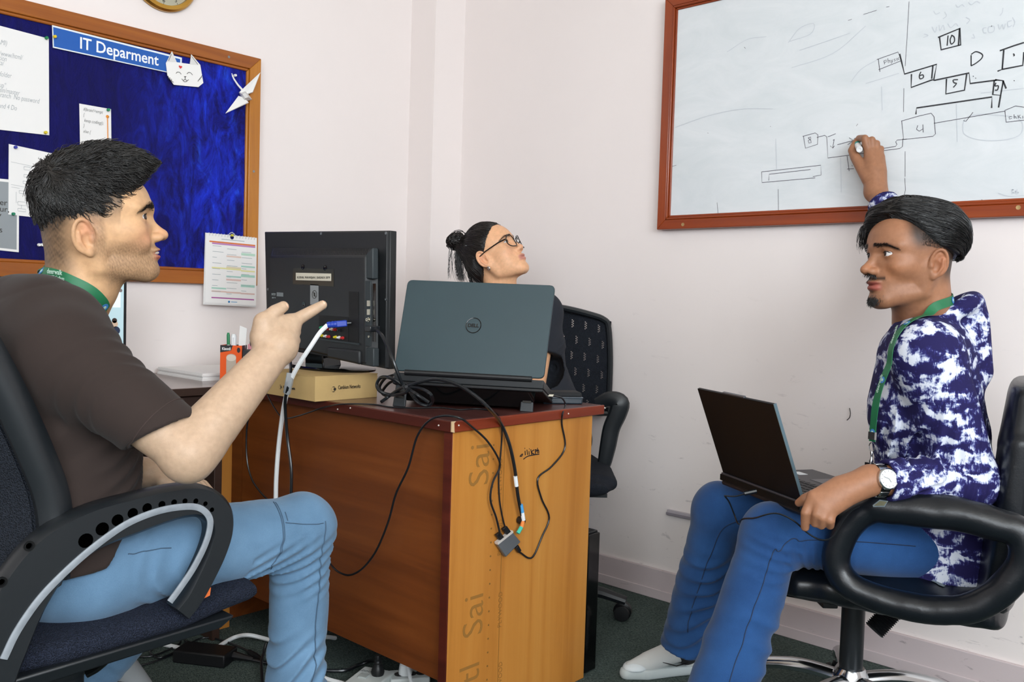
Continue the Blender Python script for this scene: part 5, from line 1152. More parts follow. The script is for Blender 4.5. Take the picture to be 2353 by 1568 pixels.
lanyard([B, T], [dep(96, 612, 1.64), dep(104, 614, 1.60), dep(125, 630, 1.575), dep(160, 655, 1.56), dep(195, 685, 1.565), dep(215, 706, 1.575), dep(232, 735, 1.60)], .022, pL, [.33, .87], [(.42, 'deerwalk', 'DWIT College', .0125, 1)])
# ---- jeans
hR_, kR, aR = V(.640, 1.555, .550), dep(692, 1213, 1.83), dep(676, 1745, 1.84)
hL_, kL, aL = V(.625, 1.71, .545), V(.98, 1.80, .505), ony(205, 1545, 1.85)
J = SDF()
J.ell((.62, 1.62, .54), (.115, .150, .095), .03)
J.chain([hR_, hR_+(kR-hR_)*.5, kR+V(-.02, 0, -.004), kR], [.086, .080, .071, .068], .03)
dn = aR-kR
J.chain([kR, kR+dn*.12, kR+dn*.5, kR+dn*.8, aR], [.066, .061, .0585, .062, .066], .022)
J.chain([hL_, hL_+(kL-hL_)*.5, kL], [.092, .082, .070], .03); J.chain([kL, (kL+aL)/2, aL], [.068, .06, .058], .02)
def jw(X):
    w = folds(X, hR_, kR, .6, .95, .055, .005, 1, -.9)+folds(X, kR, aR, .04, .25, .05, .006, 4, .5, .6)+folds(X, kR, aR, .45, .98, .09, .009, 7, .7)+folds(X, hR_, kR, .1, .55, .08, .005, 3, 1.2)
    return w+.0016*wn(X, 28, 8)+folds(X, kL, aL, .4, .98, .06, .005, 2, .5)
J.disp(jw)
J.cut(V(.6, 1.62, .63), V(-.35, 0, 1), .006, (V(.56, 1.62, .62), .24))
V_, F_ = J.mesh(.0042)
def denim(name, c1, c2, scale=1500):
    t = NT(name); t.set(.85, 0, .15); n = t.noise(t.coord(), 6, 5, .6); w_ = t.noise(t.coord((1, 1, .3)), scale, 2); t.color(t.mix(.25, t.ramp(n, [(.3, c1), (.7, c2)]), t.ramp(w_, [(.35, c1), (.65, c2)]))); t.b.inputs['Sheen Weight'].default_value = .15; t.bump(w_, .35, .0006); return t.m
m_jl = denim('light_blue_denim', '506e89', '6c8dab')
jeans = add_np('jeans', V_, F_, m_jl, pL)
m_thr = mat('navy_thread', '3f566c', .8)
def seam(S, pts, parent, m, r=.0011, off=.0008, dash=0):
    P = S.project(np.array(smooth_path(pts, 10)), off, 6)
    for _ in range(6): P[1:-1] = (P[:-2]+2*P[1:-1]+P[2:])/4
    P = S.project(P, off, 1)
    add('seam', MB().tube(list(P), r, 5), m, parent)
def offp(a, b, pts): return pts
seam(J, [dep(765, 1195, 1.78), dep(756, 1260, 1.78), dep(752, 1340, 1.78), dep(744, 1420, 1.78), dep(737, 1500, 1.78), dep(730, 1580, 1.78)], jeans, m_thr, .0012)
seam(J, [dep(764, 1200, 1.77), dep(740, 1202, 1.76), dep(690, 1204, 1.75), dep(648, 1208, 1.74)], jeans, m_thr, .001)
seam(J, [dep(632, 1136, 1.76), dep(642, 1160, 1.74), dep(645, 1200, 1.73), dep(634, 1245, 1.73), dep(610, 1288, 1.74)], jeans, m_thr, .001)
seam(J, [dep(637, 1136, 1.76), dep(648, 1160, 1.74), dep(651, 1200, 1.73), dep(640, 1245, 1.73), dep(616, 1290, 1.74)], jeans, m_thr, .0008)
seam(J, [dep(355, 1225, 1.45), dep(400, 1222, 1.45), dep(460, 1222, 1.48)], jeans, m_thr, .001); seam(J, [dep(662, 1165, 1.74), dep(658, 1200, 1.74)], jeans, m_thr, .001)
# ---- shoes
hS = V(aR[0]-.05, aR[1], 0); sneaker(Frame(hS, (1, 0, 0), ZU, .97), pL, c='8a8d8e')
fd = nrm(V(.72, .0, -.60)); sneaker(Frame(aL+V(-.03, 0, -.02)-fd*.05-nrm(np.cross(fd, V(0, -1, 0)))*.09*0, fd, nrm(V(.60, 0, .72)), .97), pL, c='8a8d8e')
A_ = SDF(); A_.chain([aR+V(0, 0, .08), hS+V(.045, 0, .07)], [.036, .034], .01); V_, F_ = A_.mesh(.004); add_np('sock', V_, F_, mat('dark_sock', '2a2b30', .9), pL)
# ------------------------------------------------------------------ left chair: mesh back, looped arm with silver strip
m_mesh = NT('black_mesh_fabric'); _t = m_mesh; _t.set(.8, 0, .2); _v = _t.node('ShaderNodeTexVoronoi'); _v.inputs['Scale'].default_value = 420; _t.link(_t.coord(), _v.inputs['Vector'])
_t.color(_t.ramp(_v.outputs['Distance'], [(.15, '07080b'), (.5, '20242c')])); _t.bump(_v.outputs['Distance'], .8, .002); m_mesh = _t.m
m_seatfab = NT('navy_black_seat_mesh'); _t = m_seatfab; _t.set(.85, 0, .2); _v = _t.node('ShaderNodeTexVoronoi'); _v.inputs['Scale'].default_value = 560; _t.link(_t.coord((1, 1, 1)), _v.inputs['Vector'])
_t.color(_t.ramp(_v.outputs['Distance'], [(.15, '080a12'), (.55, '262c3c')])); _t.bump(_v.outputs['Distance'], .9, .003); m_seatfab = _t.m
m_cpl = mat('chair_black_plastic', '171b1f', .42, bump=.15, bscale=700, bdist=.0004)
m_silver = mat('silver_strip', '8f959c', .5, .2, vary=.12, vscale=60)
m_blk2 = mat('black_metal', '0e0f11', .35, .3)
YC = 1.44                              # plane of the near arm of the chair
chL = thing('office_chair', (.66, 1.62, 0), 'black mesh office chair with a silver edged loop arm under the man in brown', 'office chair')
def ap(pts, off=0.): return [ony(x, y, YC+off) for x, y in pts]
def loop_rail(P, w, th, name, m, parent, inner=False, bevel=.006):
    # a flat bar following points in the arm plane; w in the plane, th across it
    P = smooth_path(P, 6); k = len(P); R_ = []
    for i in range(k):
        d = nrm(P[min(i+1, k-1)]-P[max(i-1, 0)]); s = nrm(np.cross(V(0, 1, 0), d)); ww = w[min(int(i/(k-1)*(len(w)-1)), len(w)-2)]+(w[min(int(i/(k-1)*(len(w)-1))+1, len(w)-1)]-w[min(int(i/(k-1)*(len(w)-1)), len(w)-2)])*((i/(k-1)*(len(w)-1)) % 1 if i < k-1 else 1)
        c = P[i]; y = V(0, th/2, 0); b = min(.006, ww*.25)
        R_.append([c-s*ww/2-y*.6, c-s*(ww/2-b)-y, c+s*(ww/2-b)-y, c+s*ww/2-y*.6, c+s*ww/2+y*.6, c+s*(ww/2-b)+y, c-s*(ww/2-b)+y, c-s*ww/2+y*.6])
    return add(name, MB().rings(R_), m, parent, angle=50)
armP = [(-60, 1560), (-20, 1480), (40, 1370), (110, 1275), (200, 1215), (300, 1180), (400, 1152), (455, 1150), (492, 1175), (500, 1215), (487, 1265), (462, 1320), (435, 1370), (408, 1405)]
for yy, nm in ((0., 'arm_loop'), (.50, 'arm_loop')):
    arm = loop_rail(ap(armP, yy*1.0) if yy == 0 else [p+V(0, .42, 0) for p in ap(armP)], [.11, .10, .085, .080, .072, .066, .058, .055, .050, .046, .044, .042, .040, .04], .045, nm, m_cpl, chL)
    if yy == 0: armN = arm
strip = [(8, 1515), (40, 1450), (90, 1378), (150, 1315), (215, 1258), (290, 1205), (360, 1176), (420, 1165), (458, 1168), (480, 1188), (482, 1215), (470, 1255), (445, 1305), (415, 1350), (390, 1384)]
loop_rail(ap(strip, -.024), [.011]*15, .004, 'silver_strip', m_silver, armN)
for x, y, r in [(197, 1243, .0115), (235, 1216, .0105), (270, 1196, .0095), (305, 1180, .0085), (338, 1168, .008), (372, 1160, .006), (400, 1155, .005), (425, 1152, .0045), (450, 1152, .0045), (472, 1158, .004), (487, 1172, .004)]:
    c = ony(x, y, YC-.0225); add('arm_hole', MB().lathe(c+V(0, .0005, 0), (0, -1, 0), [(r, 0), (r, .0008)], 16), mat('hole_black', '010101', 1., 0., 0.), armN)
for x, y in [(66, 1255), (3, 1338)]:
    c = ony(x, y, YC-.022); add('arm_bolt', MB().lathe(c, (0, -1, 0), [(.008, 0), (.008, .002), (.005, .002), (.004, .0)], 14), m_blk2, armN)
# seat cushion: edges run along x; near edge y = 1.43
S0, S1, SY0, SY1 = .40, .905, 1.435, 1.84
ring = []
for f, z0, z1 in [(0, .435, .462), (.05, .432, .485), (.3, .430, .490), (.7, .436, .497), (.86, .446, .506), (.93, .448, .508), (.965, .449, .508), (.985, .453, .504), (1.0, .460, .497)]:
    x = S0+(S1-S0)*f; ins = .03*(1-math.sin(math.pi*min(1, max(0, f*.94+.03))))
    R0 = []
    for t in np.linspace(0, 2*math.pi, 29)[:-1]:
        c_, s_ = math.cos(t), math.sin(t); e = 3.2; rr = (abs(c_)**e+abs(s_)**e)**(-1/e)
        R0.append((x, (SY0+SY1)/2+(SY1-SY0-2*ins)/2*rr*c_, (z0+z1)/2+(z1-z0)/2*rr*s_))
    ring.append(R0)
seatL = add('seat_cushion', MB().rings(ring), m_seatfab, chL, angle=60)
add('seat_pan', MB().hexa([(S0+.0, SY0+.0, .418), (S1-.08, SY0+.015, .430), (S1-.08, SY1-.015, .430), (S0, SY1, .418), (S0-.005, SY0-.004, .444), (S1-.06, SY0-.002, .454), (S1-.06, SY1, .454), (S0-.005, SY1+.004, .444)]), m_cpl, chL, bevel=.005)
p = ony(455, 1365, SY0-.012)
tg = add('care_tag', MB().prism([p+V(-.02, 0, -.018), p+V(.022, 0, -.008), p+V(.024, 0, .006), p+V(.0, .0, .004)], (0, -.0008, 0)), mat('orange_tag', 'd8692c', .6), chL); text('TULIP', .012, p+V(-.012, -.0015, -.009), nrm(V(.95, 0, .25)), nrm(V(-.25, 0, .95)), m_paper if 'm_paper' in globals() else mat('white_paper', 'eceae8', .7), tg, ext=.0001)
# back: curved frame with stretched mesh, tilted
fR = [ony(x, y, 1.47) for x, y in [(-60, 760), (5, 880), (45, 960), (85, 1050), (115, 1130), (126, 1195), (128, 1260), (120, 1330)]]
fLp = [p+V(-.0, .36, 0) for p in fR]
add('back_frame', MB().tube(smooth_path(fR, 6), .021, 10, flat=1.3), m_cpl, chL); add('back_frame', MB().tube(smooth_path(fLp, 6), .021, 10), m_cpl, chL)
A, Bq = smooth_path(fR, 6), smooth_path(fLp, 6)
add('back_frame_rail', MB().tube([A[0], (A[0]+Bq[0])/2+V(-.04, 0, .05), Bq[0]], .02, 8), m_cpl, chL); add('back_frame_rail', MB().tube([A[-1], (A[-1]+Bq[-1])/2+V(-.03, 0, -.02), Bq[-1]], .02, 8), m_cpl, chL)
mb = MB(); nn_ = 9; vs = []
for a, b in zip(A, Bq): vs += [a*(1-t)+b*t+V(-.10*math.sin(math.pi*t)**.6, 0, 0) for t in np.linspace(.03, .97, nn_)]
for a, b in zip(A, Bq): vs += [a*(1-t)+b*t+V(-.10*math.sin(math.pi*t)**.6-.006, 0, 0) for t in np.linspace(.03, .97, nn_)]
k = len(A); o_ = k*nn_
mb._add(vs, [(i*nn_+j, i*nn_+j+1, (i+1)*nn_+j+1, (i+1)*nn_+j) for i in range(k-1) for j in range(nn_-1)]+[(o_+i*nn_+j, o_+(i+1)*nn_+j, o_+(i+1)*nn_+j+1, o_+i*nn_+j+1) for i in range(k-1) for j in range(nn_-1)])
add('back_mesh', mb, m_mesh, chL)
add('back_bracket', MB().tube([(.42, 1.64, .43), (.36, 1.64, .45), (.40, 1.64, .60), (.44, 1.64, .72)], [.03, .03, .03, .025], 10), m_cpl, chL)
# column, lever, base
cx, cy = dep(145, 1500, 1.66)[:2]
add('gas_column', MB().lathe((cx, cy, 0), (0, 0, 1), [(.036, .08), (.036, .335), (.032, .34), (.032, .425)], 24), m_cpl, chL); add('column_collar', MB().lathe((cx, cy, .318), (0, 0, 1), [(.04, 0), (.042, .008), (.042, .02), (.036, .026)], 24), m_cpl, chL)
add('tilt_mechanism', MB().box((cx-.08, cy-.07, .385), (cx+.11, cy+.07, .424)), m_blk2, chL, bevel=.008)
l0, l1 = dep(215, 1455, 1.58), dep(262, 1490, 1.50)
lev = add('lever', MB().tube([(cx+.05, cy-.05, .40), l0, dep(230, 1475, 1.52)], .005, 8), mat('steel', '9a9c9e', .3, .9), chL)
gp = [dep(258, 1475, 1.50), dep(250, 1505, 1.50), dep(225, 1530, 1.50), dep(200, 1545, 1.50)]
add('lever_grip', MB().tube(smooth_path(gp, 5), .011, 10, flat=.6), m_gloss if 'm_gloss' in globals() else mat('gloss_black', '08090a', .08), lev)
add('tension_spring_tube', MB().cyl(dep(225, 1440, 1.60), dep(240, 1475, 1.58), .02, 14), m_cpl, chL)
def star_base(parent, cx, cy, m, R_=.30, z=.085, a0=20, caster=True, mc=None, rr=(.026, .018)):
    add('base_hub', MB().lathe((cx, cy, z-.03), (0, 0, 1), [(.045, 0), (.05, .02), (.045, .05), (.036, .06)], 24), m, parent)
    for k in range(5):
        t = math.radians(a0+72*k); d = V(math.cos(t), math.sin(t), 0); s = V(-d[1], d[0], 0); c = V(cx, cy, 0)
        add('base_leg', MB().tube([c+d*.03+V(0, 0, z), c+d*.12+V(0, 0, z+.006), c+d*.22+V(0, 0, z-.004), c+d*R_+V(0, 0, z-.022)], [rr[0], rr[0], rr[0]*.85, rr[1]], 10, flat=.8), m, parent)
        e = c+d*(R_-.01)
        ca = add('caster', MB().tube([e+V(0, 0, z-.02), e+V(0, 0, .052)], .007, 8), mc or m_blk2, parent)
        add('caster_hood', MB().lathe(e+s*-.014+V(0, 0, .030), s, [(.018, 0), (.030, .004), (.030, .024), (.018, .028)], 16), mc or m_blk2, ca)
        for q in (-1, 1): add('caster_wheel', MB().lathe(e+s*q*.016+V(0, 0, .0265), s*q, [(.012, 0), (.026, .001), (.0265, .006), (.024, .012), (.01, .013)], 18), m_black if 'm_black' in globals() else mat('black_plastic', '101114', .45), ca)
star_base(chL, cx, cy, m_cpl, a0=35)
# ------------------------------------------------------------------ right man: patterned hoodie, jeans, laptop on his lap, writing on the board
pR = thing('person', (2.10, .75, 0), 'person in a navy and white patterned hoodie writing on the whiteboard', 'person')
rayR = nrm(V(.953, .30, 0)); faceR = nrm(V(-.30, .953, 0))
a_ = math.radians(57); cam_d = -rayR; lft = nrm(np.cross(rayR, ZU)); lft = lft if np.dot(lft, RTH) < 0 else -lft
hf = nrm(cam_d*math.cos(a_)+lft*math.sin(a_)-ZU*.02)
hR = Frame(dep(2120, 620, 1.95), hf, ZU+.03*lft, 1.02); hR.face = (.0, .006, .95, .003)
place(hR, 1.95, [((.120, 0, -.008), (1982, 622)), ((-.008, .080, .004), (2164, 618)), (hR.fp((.085, 0, -.092)), (2012, 698))])
B = SDF(); head_sdf(B, hR, P=dict(nose=.004, chin=.001, brow=1.05, lip=1.1, jaw=.92, open=.85))
SC = dep(2130, 805, 2.02); shN, shF = SC-rayR*.175, SC+rayR*.175+V(0, 0, .02)
elN, wrN = dep(2228, 1108, 1.835), dep(2000, 1104, 1.795)
wrF = onx(2012, 440, 2.575); elF = V(2.46, .80, 1.17)
nb_ = SC+V(0, 0, .045)+faceR*.0
B.chain([hR.pt((-.02, 0, -.01)), hR.pt((-.028, 0, -.075)), nb_, nb_-V(0, 0, .08)], [.052, .052, .060, .075], .02); B.chain([hR.pt((.01, 0, -.06)), nb_+faceR*.03], [.036, .046], .02)
B.chain([nb_-V(0, 0, .05), shN+rayR*.05], [.06, .05], .03); B.chain([nb_-V(0, 0, .05), shF-rayR*.05], [.06, .05], .03)
B.chain([shN, elN], [.052, .042], .02); fa = wrN-elN; B.chain([elN, elN+fa*.3, wrN], [.042, .043, .027], .015)
B.chain([shF, elF, elF+(wrF-elF)*.3, wrF], [.05, .042, .042, .0265], .02)
# near hand over the laptop edge
kn = [dep(1869, 1141, 1.790), dep(1882, 1156, 1.780), dep(1895, 1168, 1.775), dep(1908, 1178, 1.775)]
tips = [dep(1850, 1212, 1.800), dep(1873, 1203, 1.785), dep(1887, 1208, 1.781), dep(1907, 1208, 1.781)]
for i, (q, t_) in enumerate(zip(kn, tips)):
    B.chain([wrN, wrN+(q-wrN)*.55+ZU*.006, q], [.024, .020, .0125], .014)
    md = (q+t_)/2-FWH*.010-RTH*(.004 if i else .010); finger(B, [q, md, t_], [.0112, .0102, .0085], .004)
tb = wrN+(kn[0]-wrN)*.45+FWH*.02; B.chain([wrN, tb, dep(1850, 1148, 1.83), dep(1836, 1156, 1.84)], [.020, .016, .0115, .0085], .008)
# far hand on the board, holding a marker
ix = [onx(1996, 352, 2.585), onx(1987, 318, 2.575), onx(1974, 318, 2.607), onx(1968, 330, 2.622)]
md_ = [onx(2006, 350, 2.590), onx(2003, 322, 2.585), onx(1992, 328, 2.615), onx(1984, 338, 2.622)]
rg = [onx(2014, 354, 2.595), onx(2014, 330, 2.595), onx(2003, 338, 2.622), onx(1996, 346, 2.626)]
pk_ = [onx(2022, 362, 2.600), onx(2024, 342, 2.606), onx(2014, 350, 2.624), onx(2008, 356, 2.628)]
for f_, r in ((ix, .0105), (md_, .0105), (rg, .010), (pk_, .009)):
    B.chain([wrF, wrF+(f_[0]-wrF)*.55, f_[0]], [.025, .022, .0130], .014); finger(B, f_, [r*1.1, r, r*.9, r*.8], .004)
th = [wrF+(ix[0]-wrF)*.35+V(-.008, .012, 0), onx(1966, 362, 2.585), onx(1958, 346, 2.592), onx(1965, 328, 2.604)]
B.chain(th, [.019, .0145, .0115, .009], .008)
B.ell(SC-V(0, 0, .08), (.10, .10, .09), .04)
V_, F_ = B.mesh(.0020); SKR = '9c6e52'
C_ = head_cols(hR, V_, SKR, '9a5048', 'b5714f', '2a1c14', .12, 'b87a54', '120c0a', '7d5236')
q = hR.floc(V_); x, y, z = q.T; ay = np.abs(y)
go = np.clip(np.exp(-(((z+.080)/.011)**2+(ay/.020)**2))*(x > .05)+1.0*np.exp(-(((z+.0295)/.0042)**2))*(ay < .030)*(ay > .003)*(x > .07)+.6*np.exp(-(((z+.058)/.004)**2+(ay/.006)**2))*(x > .07), 0, 1)*.85
C_ = C_*(1-go[:, None])+np.array(lin('17100d'))*go[:, None]
ql = hR.loc(V_); fade = np.clip(ss(ql[:, 2], .020, .062)*(1-ss(ql[:, 0]+.25*np.maximum(0, .07-ql[:, 2]), .040, .066))+ss(-ql[:, 0], .015, .045)*ss(ql[:, 2], -.045, .0), 0, 1)*(np.linalg.norm(ql, axis=1) < .17)*(1-np.exp(-(((ql[:, 0]+.006)/.022)**2+((ql[:, 2]-.002)/.034)**2))*(np.abs(ql[:, 1]) > .068))
C_ = C_*(1-.9*fade[:, None])+np.array(lin('15110f'))*(.9*fade)[:, None]
add_np('body', V_, F_, m_skin, pR, C_)
eyes(hR, nrm(hf*.9+lft*.25+ZU*.05), pR, '22130c')
for i in (3,): nail([(kn[i]+tips[i])/2, tips[i]], .0085, -rayR+RTH*.3, pR, 'c99a7c')
hairR = hair_mat('black_hair', '0d0c0d', .30)
brows(hR, B, pR, hairR, 150, .8)
H = SDF(hR); H.ell((-.002, 0, .072), (.093, .079, .080), .01); H.ell((-.042, .004, .068), (.060, .078, .064), .03); H.ell((.040, -.010, .104), (.054, .062, .036), .03);
H.disp(lambda X: .0018*wn(hR.loc(X).astype(np.float32)*np.array((.5, 1, 1), np.float32), 90, 3))
H.cut(hR.pt((.0, 0, .046)), hR.R@V(.34, 0, -1), .006, None); H.cut(hR.pt((.078, 0, .096)), hR.R@V(.78, .42, -.70), .006)
V_, F_ = H.mesh(.0026); capo = add_np('hair', V_, F_, hairR, pR)
r0, n0 = scalp(8000, lambda q: q[:, 2] > .040+.05*np.maximum(0, q[:, 0])); r0 = r0+n0*.012
def flowR(q, t):
    near = ss(q[:, 1], .015, .035)[:, None]; A_ = np.tile(np.array([-.85, .35, -.25]), (len(q), 1)); A_[:, 2] -= .7*ss(-q[:, 0], .02, .08); A_[:, 0] += .6*ss(-q[:, 0], .05, .09)
    Bf = np.tile(np.array([.35, -.9, .0]), (len(q), 1)); Bf[:, 2] -= .9*ss(-q[:, 1], .02, .06); bk = ss(-q[:, 0], .0, .05)[:, None]; Bf = Bf*(1-bk)+np.array([-.6, -.3, -.5])*bk
    return A_*near+Bf*(1-near)
st_ = groom(hR, H, r0, 10, .0075, flowR, .0008, .10, .05, .05, 7, .006)
V_, F_ = strands_mesh(st_, np.array([.0005, .0007, .0008, .0008, .0008, .0008, .0007, .0006, .0005, .0002])); add_np('hair_strands', V_, F_, hairR, capo, kind='stuff')
# falling front locks on the far side of the forehead
rr = np.random.default_rng(5); base_ = np.array([.064, -.046, .100])+rr.normal(size=(260, 3))*np.array([.006, .014, .004]); L = [base_]
for i in range(1, 8):
    t = i/7; L.append(base_+np.array([.014*math.sin(t*2.2), -.012*t, -.006*t-.046*t*t])+rr.normal(size=(260, 3))*.0012*t)
L = np.stack(L, 1); Wd = hR.o+(L.reshape(-1, 3)*hR.s@hR.R.T).reshape(L.shape); V_, F_ = strands_mesh(Wd, np.array([.0007, .0009, .0009, .0008, .0008, .0007, .0005, .0002])); add_np('hair_fringe', V_, F_, hairR, capo, kind='stuff')
# short sides
r0, n0 = scalp(5000, lambda q: (q[:, 2] > .040+.20*np.maximum(0, q[:, 0])) & (q[:, 2] < .07) & (q[:, 0] < .056) & ~((np.abs(q[:, 1]) > .055) & (np.abs(q[:, 0]+.006) < .026) & (q[:, 2] < .040)), 18)
keep = np.random.default_rng(4).random(len(r0)) < ss(r0[:, 2], .010, .05); r0, n0 = r0[keep], n0[keep]
st_ = grow(hR, r0, n0*.5+np.array((.0, 0, -.6)), 4, .0011, lambda q, t: np.tile(np.array([-.1, 0, -.8]), (len(q), 1)), lambda q, t: .001+.001*ss(q[:, 2], .02, .09), 0, 40, .2, 6, minoff=.001)
V_, F_ = strands_mesh(st_, np.array([.0002, .0002, .00018, .0001])); add_np('short_side_hair', V_, F_, hairR, capo, kind='stuff')
# goatee hairs
rr = np.random.default_rng(6); n_ = 420; qg = np.stack([np.full(n_, .098), rr.normal(size=n_)*.013, -.080+rr.normal(size=n_)*.006], 1); qm = np.stack([np.full(200, .112), rr.uniform(-.028, .028, 200), -.030+rr.normal(size=200)*.002], 1)
qq = np.concatenate([qg, qm]); W0 = B.project(np.array([hR.pt(hR.fp(a)) for a in qq]), .0002, 6); dd = np.tile(hR.R@V(.35, 0, -.9), (len(qq), 1))+rr.normal(size=(len(qq), 3))*.25
V_, F_ = strands_mesh(np.stack([W0, W0+dd*.003, W0+dd*.006], 1), np.array([.00035, .0003, .0001])); add_np('goatee_hair', V_, F_, hairR, pR, kind='stuff')

# ---- hoodie
HCR = dep(2150, 1230, 2.06)
T = SDF(); lowc = dep(2165, 1275, 2.07)
T.loft([lowc, HCR+V(0, 0, .04), HCR*.5+SC*.5+faceR*.0, SC-V(0, 0, .12), SC-V(0, 0, .03), SC+V(0, 0, .035)], rayR, faceR, [.192, .182, .168, .178, .165, .085], [.140, .130, .120, .120, .105, .075], .03)
T.chain([SC+V(0, 0, .03)-rayR*.06, shN-V(0, 0, .005)], [.055, .064], .04); T.chain([SC+V(0, 0, .03)+rayR*.06, shF], [.055, .064], .04)
T.chain([shN, shN+(elN-shN)*.5, elN+V(0, 0, .002)], [.068, .062, .056], .03); wc = elN+fa*.86; T.chain([elN, elN+fa*.4, wc], [.056, .052, .043], .02)
T.chain([shF, elF, elF+(wrF-elF)*.92], [.066, .055, .041], .03)
# hood rolled behind the neck
hb = [SC+V(0, 0, .045)+faceR*.060-rayR*.055, SC+V(0, 0, .070)-faceR*.015-rayR*.080, SC+V(0, 0, .105)-faceR*.075-rayR*.055, SC+V(0, 0, .115)-faceR*.088+rayR*.01, SC+V(0, 0, .105)-faceR*.065+rayR*.07, SC+V(0, 0, .065)+faceR*.0+rayR*.08, SC+V(0, 0, .045)+faceR*.055+rayR*.05]
T.chain(smooth_path(hb, 4), np.interp(np.linspace(0, 1, len(smooth_path(hb, 4))), [0, .2, .45, .7, 1], [.012, .016, .022, .022, .012]), .018)
T.chain([SC+V(0, 0, .07)-faceR*.085, SC-V(0, 0, .04)-faceR*.105], [.038, .03], .03)
def hw(X):
    return folds(X, shN, elN, .45, 1.0, .06, .006, 2, .6)+folds(X, elN, wc, .0, 1.0, .045, .006, 5, .3, .8)+folds(X, SC-rayR*.1, lowc-rayR*.1, .3, 1.0, .09, .006, 4, .7)+.0014*wn(X, 28, 3)
T.disp(hw)
ud = nrm(wrN-elN); T.cut(wc, ud, .003, (wc+ud*.05, .10)); T.chain([wc-ud*.012, wc+ud*.05], [.033, .033], .004, 's')
uf = nrm(wrF-elF); cf_ = elF+(wrF-elF)*.84; T.cut(cf_, uf, .003, (cf_+uf*.05, .10)); T.chain([cf_-uf*.012, cf_+uf*.05], [.034, .034], .004, 's')
T.chain([nb_+V(0, 0, .09)+faceR*.01, nb_+V(0, 0, .0)+faceR*.015, nb_-V(0, 0, .015)+faceR*.03], [.064, .062, .056], .010, 's')
T.cut(lowc-V(0, 0, .065), V(0, 0, -1), .004)
V_, F_ = T.mesh(.0040)
t = NT('navy_white_print'); t.set(.85, 0, .2)
vec = t.coord((1, 1, 1.7), (.3, .2, .4)); n1 = t.noise(vec, 21, 3, .55, .5); n2 = t.noise(t.coord((2.5, 2.5, .8), (.5, .1, .2)), 60, 4, .7, .8); n3 = t.noise(vec, 42, 3, .6, .4)
f = t.math('ADD', t.math('MULTIPLY', n1, .60), t.math('ADD', t.math('MULTIPLY', n2, .26), t.math('MULTIPLY', n3, .14)))
t.color(t.ramp(f, [(.47, '211d4c'), (.51, '2e2d6a'), (.53, '7f88b0'), (.565, 'd5d9e4')])); t.bump(t.noise(t.coord(), 1200, 2), .2, .0005); m_hood = t.m
hood = add_np('hoodie', V_, F_, m_hood, pR)
rows, ly = lanyard([B, T], [dep(2172, 690, 1.98), dep(2160, 694, 1.93), dep(2130, 720, 1.88), dep(2090, 765, 1.86), dep(2050, 830, 1.86), dep(2028, 880, 1.87), dep(2014, 930, 1.88), dep(2008, 985, 1.885), dep(2006, 1015, 1.885)], .020, pR, [.12, .36, .62, .92], [(.44, 'deerwalk', None, .011, -1), (.70, 'deerwalk', None, .011, -1)], .003, cling=.42)
e = rows[-1][0]; dn_ = rows[-1][1]
m_chr = mat('chrome', 'c8ccd0', .15, 1.0)
add('crimp', MB().obox(e-dn_*.012+rows[-1][2]*.001, rows[-1][3]*.0105, dn_*.008, rows[-1][2]*.0025), m_chr, ly)
add('split_ring', MB().tube([e+dn_*.012+.010*(math.cos(t)*rows[-1][3]+math.sin(t)*dn_) for t in np.linspace(0, 2*math.pi, 25)[:-1]], .0011, 6, closed=True), m_chr, ly)
add('swivel_hook', MB().lathe(e+dn_*.020, dn_, [(.002, 0), (.0035, .004), (.002, .010), (.0025, .016), (.0045, .022), (.003, .030)], 10), m_chr, ly)
add('card_clip', MB().obox(e+dn_*.058, rows[-1][3]*.018, dn_*.012, rows[-1][2]*.002), mat('clip_black', '15161a', .4), ly)
# ---- jeans
hN_, hF_ = HCR-rayR*.085-V(0, 0, .0), HCR+rayR*.085; kN, kF = dep(1775, 1228, 1.96), dep(1655, 1172, 2.25); aN, aF = dep(1655, 1600, 1.90), dep(1572, 1490, 2.33)
aN = kN+(aN-kN)*1.15
J = SDF(); J.ell(HCR-V(0, 0, .01), (.13, .15, .095), .03)
J.chain([hN_, (hN_+kN)/2, kN], [.090, .078, .066], .03); dn = aN-kN; J.chain([kN, kN+dn*.15, kN+dn*.6, aN], [.066, .064, .070, .074], .025)
J.chain([hF_, (hF_+kF)/2, kF], [.090, .078, .066], .03); df = aF-kF; J.chain([kF, kF+df*.15, kF+df*.6, aF], [.066, .062, .064, .062], .025)
J.disp(lambda X: folds(X, hN_, kN, .55, .98, .06, .005, 3, .8)+folds(X, kN, aN, .03, .3, .06, .006, 6, .5)+folds(X, kN, aN, .4, 1., .11, .007, 2, .8)+folds(X, kF, aF, .3, 1., .09, .007, 4, .8)+.0014*wn(X, 30, 6))
J.cut(aN, nrm(dn), .004, (aN+nrm(dn)*.06, .14)); J.chain([aN-nrm(dn)*.01, aN+nrm(dn)*.05], [.060, .060], .004, 's'); J.cut(aF, nrm(df), .004, (aF+nrm(df)*.06, .13)); J.chain([aF-nrm(df)*.01, aF+nrm(df)*.05], [.050, .050], .004, 's')
JR = J; V_, F_ = J.mesh(.0042); m_jr = denim('mid_blue_denim', '1b3965', '2c568c'); jeansR = add_np('jeans', V_, F_, m_jr, pR)
m_th2 = mat('dark_thread', '1b2c48', .8)
seam(J, [dep(2120, 1262, 1.86), dep(2000, 1250, 1.84), dep(1900, 1253, 1.84), dep(1830, 1262, 1.85), dep(1786, 1275, 1.86), dep(1772, 1300, 1.86), dep(1762, 1340, 1.85), dep(1742, 1400, 1.83), dep(1715, 1470, 1.82), dep(1692, 1530, 1.82), dep(1675, 1580, 1.82)], jeansR, m_th2, .0011)
